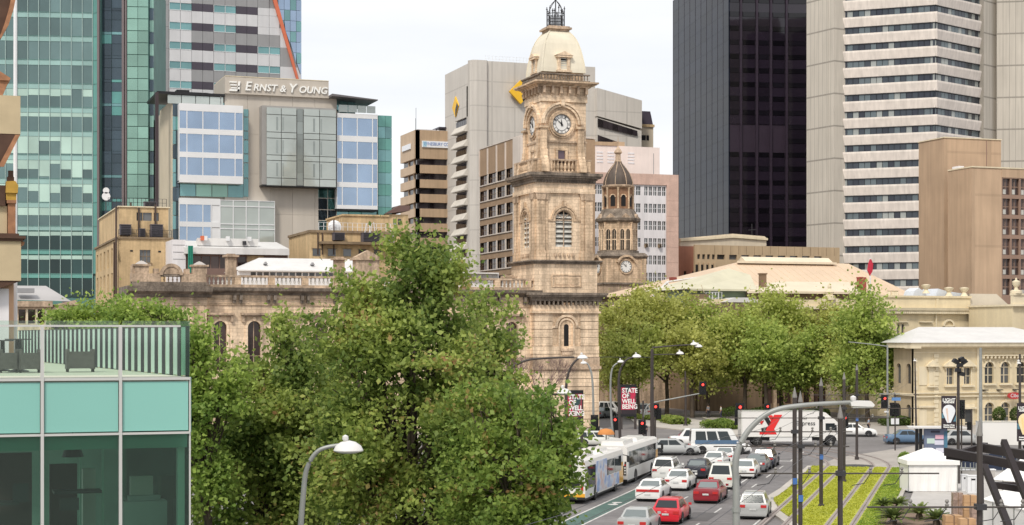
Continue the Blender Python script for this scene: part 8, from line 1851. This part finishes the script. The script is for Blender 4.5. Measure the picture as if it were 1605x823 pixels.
g = np.random.default_rng(4); t = thing('bush', 'small round bright green bush at the left rear corner of the marquee', 'bush', Matrix.Translation((*G(1418, 752), .1))); P = g.normal(size=(1800, 3)); P /= np.linalg.norm(P, axis=1)[:, None]; P = P*np.array([.55,.55,.6])*g.uniform(.75,1,(1800,1)); P[:,2] += 1.45; ob('crown', leafmesh('crown', P, .1, leaf_br, 3), t); part('stem', MB().tube([(0,0,0),(0,0,1.2)], .05, 5), bark, t)
def gbox(name, px0, px1, pyb, pyt, m, label, cat, group=None, dep=None, parent=None):
    d = gd(pyb); f = fr(px0, d, 19.28); u = f.U(px1); h = (pyb - pyt)/F*d; t = thing(name, label, cat, f.M, group); return t, f, u, h
def whitecabinet(px0, px1, pyb, pyt, label):
    t, f, u, h = gbox('cabinet', px0, px1, pyb, pyt, None, label, 'cabinet'); part('body', MB().box(0, u, 0, u*.8, .1, h+.1).box(-.03, u+.03, -.03, u*.8+.03, h+.1, h+.16), whitef, t); part('vent', MB().box(u*.3, u*.7, -.01, 0, h*.85, h*.95), black, t); part('door_gap', MB().box(u*.3, u*.32, -.01, 0, .2, h).box(u*.68, u*.7, -.01, 0, .2, h), mdgrey, t)
whitecabinet(1508, 1517, 772, 747, 'narrow white cabinet standing right of the marquee'); whitecabinet(1517, 1534, 775, 749, 'white ventilated cabinet between the marquee and the thick pole')
d_ = gd(795)
BXS = [(1494, 1510, 825, 775, 'stretch wrapped stack of brown boxes at left end of the pallet row', wrapm), (1511, 1531, 826, 779, 'taller brown carton stack left of the thick pointed pole', cardb), (1511, 1526, 812, 799, 'small carton in the middle of the wrapped stacks', cardb), (1524, 1546, 830, 797, 'brown carton stack half hidden by the thick pointed pole', wrapm), (1482, 1509, 833, 811, 'pale open carton at the lower left of the box pile', cardb), (1505, 1530, 836, 816, 'low brown carton at the bottom of the box pile', cardb), (1556, 1588, 826, 801, 'upper brown carton behind the leaning dark beam', cardb), (1562, 1598, 833, 806, 'wide orange brown carton under the leaning dark beam', cardb), (1546, 1566, 838, 815, 'grey brown carton at the foot of the leaning beam', wrapm)]
for (a, c, yb, yt, lb, m) in BXS:
    t, f, u, h = gbox('cardboard_box', a, c, yb, yt, m, lb, 'box', 'cardboard boxes on the plaza'); n = max(1, round(h/.42))
    for i in range(n): part('carton', MB().box(.01*(i % 2), u - .01*(i % 2), 0, u*.8, .1 + i*h/n, .1 + (i+1)*h/n - .015), m, t)
    part('packing_tape', MB().box(u*.46, u*.54, -.008, 0, .1, h+.1).box(u*.46, u*.54, -.008, u*.8, h+.1, h+.108), mat('brown tape', (.22,.14,.09), .4) if 'brown tape' not in MT else MT['brown tape'], t)
# long white tents at right edge
def P3g(px, py, z):                                                             # point on a level plane at height z
    d = F*(H - z)/(py - HY); return wp(px, d)
def tent_long(label, pa, pb, eave, ridge, wd, hgt):
    """pa, pb: near-eave end points in photo pixels at height eave"""
    A, B = P3g(*pa, eave), P3g(*pb, eave); f = Fr(A, -math.degrees(math.atan2((B-A).y, (B-A).x))); L_ = (B-A).length; t = thing('long_tent', label, 'tent', f.M)
    part('roof', MB().prismx([(-.05, eave), (wd/2, ridge), (wd/2, ridge + .03), (-.05, eave + .03)], 0, L_).prismx([(wd/2, ridge), (wd+.05, eave), (wd+.05, eave+.03), (wd/2, ridge+.03)], 0, L_), canvas, t)
    part('side_curtain', MB().box(.02, L_-.02, 0, .03, .1, eave), canvas, t); part('gable', MB().prismx([(0, .1), (wd, .1), (wd, eave), (wd/2, ridge), (0, eave)], -.0, .03), canvas, t)
    rb_ = MB()
    for i in range(6): rb_.box(L_*i/5 - .03, L_*i/5 + .03, -.04, .0, .1, eave)
    part('leg', rb_, galv, t); 
    for i in range(1, 5): part('roof_seam', MB().prismx([(-.06, eave + .03), (wd/2, ridge + .03), (wd/2, ridge + .05), (-.06, eave + .05)], L_*i/5 - .02, L_*i/5 + .02), whitef, t)
    return t
tent_long('front long white tent with seamed roof behind the thick pointed pole', (1541, 783), (1625, 805), 2.4, 3.4, 5, 0); tent_long('rear long white tent roof left of the leaning beams, under the cross beam', (1556, 752), (1640, 760), 2.4, 3.8, 6, 0)
# timber / steel frame
t = thing('steel_frame', 'large dark brown frame of heavy beams and leaning props at the right edge', 'frame', Matrix.Translation((*wp(1560, 70), 0)))
base = Vector((*wp(1560, 70), 0))
def beam(nm, pa, pb, da, db, w_, h_):
    A, B = P3(*pa, da) - base, P3(*pb, db) - base; mb = MB(); v = (B - A); L_ = v.length; x = v.normalized(); up = Vector((0,0,1)) if abs(x.z) < .8 else Vector((-FW.x, -FW.y, 0)); y = up.cross(x).normalized(); z = x.cross(y)
    c = [A + y*(sy*w_/2) + z*(sz*h_/2) for sy, sz in ((-1,-1), (1,-1), (1,1), (-1,1))]; e = [q + v for q in c]
    b_ = len(mb.v); mb.v += [tuple(q) for q in c + e]
    for q in ((3,2,1,0), (4,5,6,7), (0,1,5,4), (1,2,6,5), (2,3,7,6), (3,0,4,7)): mb.f.append(tuple(b_ + i for i in q)); mb.m.append(0)
    part(nm, mb, timber, t)
    return A, B
beam('beam', (1498, 712), (1545, 698), 82, 84, .25, .28); beam('beam', (1484, 708), (1625, 735), 80, 72, .3, .38); beam('beam', (1536, 701), (1625, 716), 84, 76, .3, .42); beam('beam', (1486, 715), (1560, 722), 80, 77, .25, .3); beam('beam', (1558, 760), (1610, 768), 68, 67, .25, .25); beam('beam', (1560, 759), (1600, 760), 70, 70, .2, .2)
beam('prop', (1543, 731), (1583, 830), 66, 62, .22, .24); beam('prop', (1573, 692), (1612, 790), 67, 64, .22, .24); 
beam('post', (1537, 722), (1538, 790), 76, 76, .2, .2)
part('handrail', MB().tube([P3(1505, 733, 88) - base, P3(1533, 735, 88) - base], .04, 4).tube([P3(1507, 725, 88) - base, P3(1507, 738, 88) - base], .03, 4).tube([P3(1513, 725, 88) - base, P3(1513, 738, 88) - base], .03, 4).tube([P3(1521, 726, 88) - base, P3(1521, 738, 88) - base], .03, 4).tube([P3(1530, 726, 88) - base, P3(1530, 738, 88) - base], .03, 4), galv, t)
f = fr(1505, 128, 19.28); t = thing('planter_wall', 'low pale concrete wall behind the white cabinets', 'wall', f.M); part('wall', MB().box(0, f.U(1560), 0, .5, .1, .75), plaza_m, t); part('coping', MB().box(-.05, f.U(1560)+.05, -.05, .55, .75, .83), whitef, t)
f = fr(1504, 135, 19.28); t = thing('blue_tarpaulin_fence', 'dark blue screened fence behind the dark beams', 'fence', f.M)
for i in range(5): pc('fence_panel', mat('dark blue mesh', (.02,.03,.06), .8, var=.2) if 'dark blue mesh' not in MT else MT['dark blue mesh'], t, f, i*1.15, i*1.15 + 1.1, 0, .04, .2, 1.5)
for i in range(6): pc('fence_post', galv, t, f, i*1.15 - .04, i*1.15, -.02, .06, .1, 1.6)
# ---------------------------------------------------------------- people
def person(label, px, py, faceang, shirt, trousers, sk=(.42,.26,.18), hairc=(.03,.02,.015), bag=False):
    p = G(px, py); M = Matrix.Translation((p.x, p.y, .12)) @ Matrix.Rotation(faceang, 4, 'Z'); t = thing('person', label, 'person', M)
    def skin(name, verts, edges, rad, m, root=0, sub=1):
        me = bpy.data.meshes.new(name); me.from_pydata(verts, edges, []); o = bpy.data.objects.new(name, me); COL.objects.link(o); o.modifiers.new('skin', 'SKIN'); s = o.modifiers.new('sub', 'SUBSURF'); s.levels = sub; s.render_levels = sub
        for i, sv in enumerate(me.skin_vertices[0].data): sv.radius = (rad[i], rad[i]); sv.use_root = (i == root)
        dg = bpy.context.evaluated_depsgraph_get(); dg.update(); m2 = bpy.data.meshes.new_from_object(o.evaluated_get(dg)); bpy.data.objects.remove(o); m2.name = name; m2.materials.clear(); m2.materials.append(m); return m2
    V = [(0,0,.95), (0,0,1.15), (0,.01,1.38), (0,.01,1.48), (0,.02,1.55), (0,.02,1.64), (0,.02,1.73), (-.18,0,1.40), (-.24,.03,1.12), (-.24,.12,.90), (.18,0,1.40), (.24,-.02,1.12), (.24,.05,.88), (-.10,0,.88), (-.11,.06,.48), (-.11,.0,.08), (-.11,.14,.04), (.10,0,.88), (.11,-.04,.48), (.11,-.12,.08), (.11,.02,.04)]
    E_ = [(0,1),(1,2),(2,3),(3,4),(4,5),(5,6),(2,7),(7,8),(8,9),(2,10),(10,11),(11,12),(0,13),(13,14),(14,15),(15,16),(0,17),(17,18),(18,19),(19,20)]
    Rd = [.15,.13,.16,.06,.06,.10,.07,.07,.05,.035,.07,.05,.035,.10,.075,.05,.045,.10,.075,.05,.045]
    skm = mat('skin tone', sk, .6) if 'skin tone' not in MT else MT['skin tone']
    ob('body', skin('body', V, E_, Rd, skm), t)
    T = [0,1,2,7,8,10,11]; ix = {v: i for i, v in enumerate(T)}
    ob('shirt', skin('shirt', [V[i] for i in T], [(ix[a], ix[b_]) for a, b_ in E_ if a in ix and b_ in ix], [Rd[i]*1.12 for i in T], mat('shirt ' + label[:12], shirt, .85)), t)
    T2 = [0,13,14,15,17,18,19]; i2 = {v: i for i, v in enumerate(T2)}
    ob('trousers', skin('trousers', [V[i] for i in T2], [(i2[a], i2[b_]) for a, b_ in E_ if a in i2 and b_ in i2], [Rd[i]*1.13 for i in T2], mat('trousers ' + label[:12], trousers, .85)), t)
    part('hair', MB().lathe([(.0, .13), (.08, .11), (.115, .04), (.112, -.04), (.09, -.08)][::-1], 12, (0, 0, 1.67)), mat('dark hair', hairc, .8) if 'dark hair' not in MT else MT['dark hair'], t, smooth=60)
    for sx, (hx, hy, hz) in ((-1, V[9]), (1, V[12])):
        hv = [(hx, hy, hz), (hx, hy + .02, hz - .08)]; he = [(0, 1)]; hr_ = [.03, .028]
        for k in range(4): hv += [(hx, hy - .015 + .022*k, hz - .11), (hx - sx*.01, hy - .01 + .024*k, hz - .165 + .01*abs(k-1.5))]; n_ = len(hv); he += [(1, n_-2), (n_-2, n_-1)]; hr_ += [.009, .008]
        hv += [(hx - sx*.02, hy + .07, hz - .07), (hx - sx*.02, hy + .09, hz - .11)]; n_ = len(hv); he += [(1, n_-2), (n_-2, n_-1)]; hr_ += [.010, .009]
        ob('hand', skin('hand', hv, he, hr_, skm, 0, 0), t)
    for sx in (-1, 1): part('shoe', MB().prismx([(-.10, 0), (.17, 0), (.18, .05), (.02, .11), (-.10, .11)], sx*.11 - .05, sx*.11 + .05), black, t, M @ Matrix.Translation((0, .0 if sx < 0 else -.12, 0)))
person('person in a pale blue shirt and dark trousers standing by the white sedan', 1361.5, 680, -2.0, (.30,.38,.48), (.02,.025,.04)); person('person in dark clothes waiting under the signal beside the thick mast', 1011, 690, -.5, (.05,.05,.07), (.03,.03,.04)); person('person in a white top on the footpath beneath the plane trees', 1130, 657, 1.2, (.6,.6,.58), (.05,.05,.08)); person('person in a grey top walking near the low wall under the plane trees', 1110, 656, .4, (.25,.25,.27), (.04,.04,.05))
for i, (px, py) in enumerate(((1345, 720),)): pass
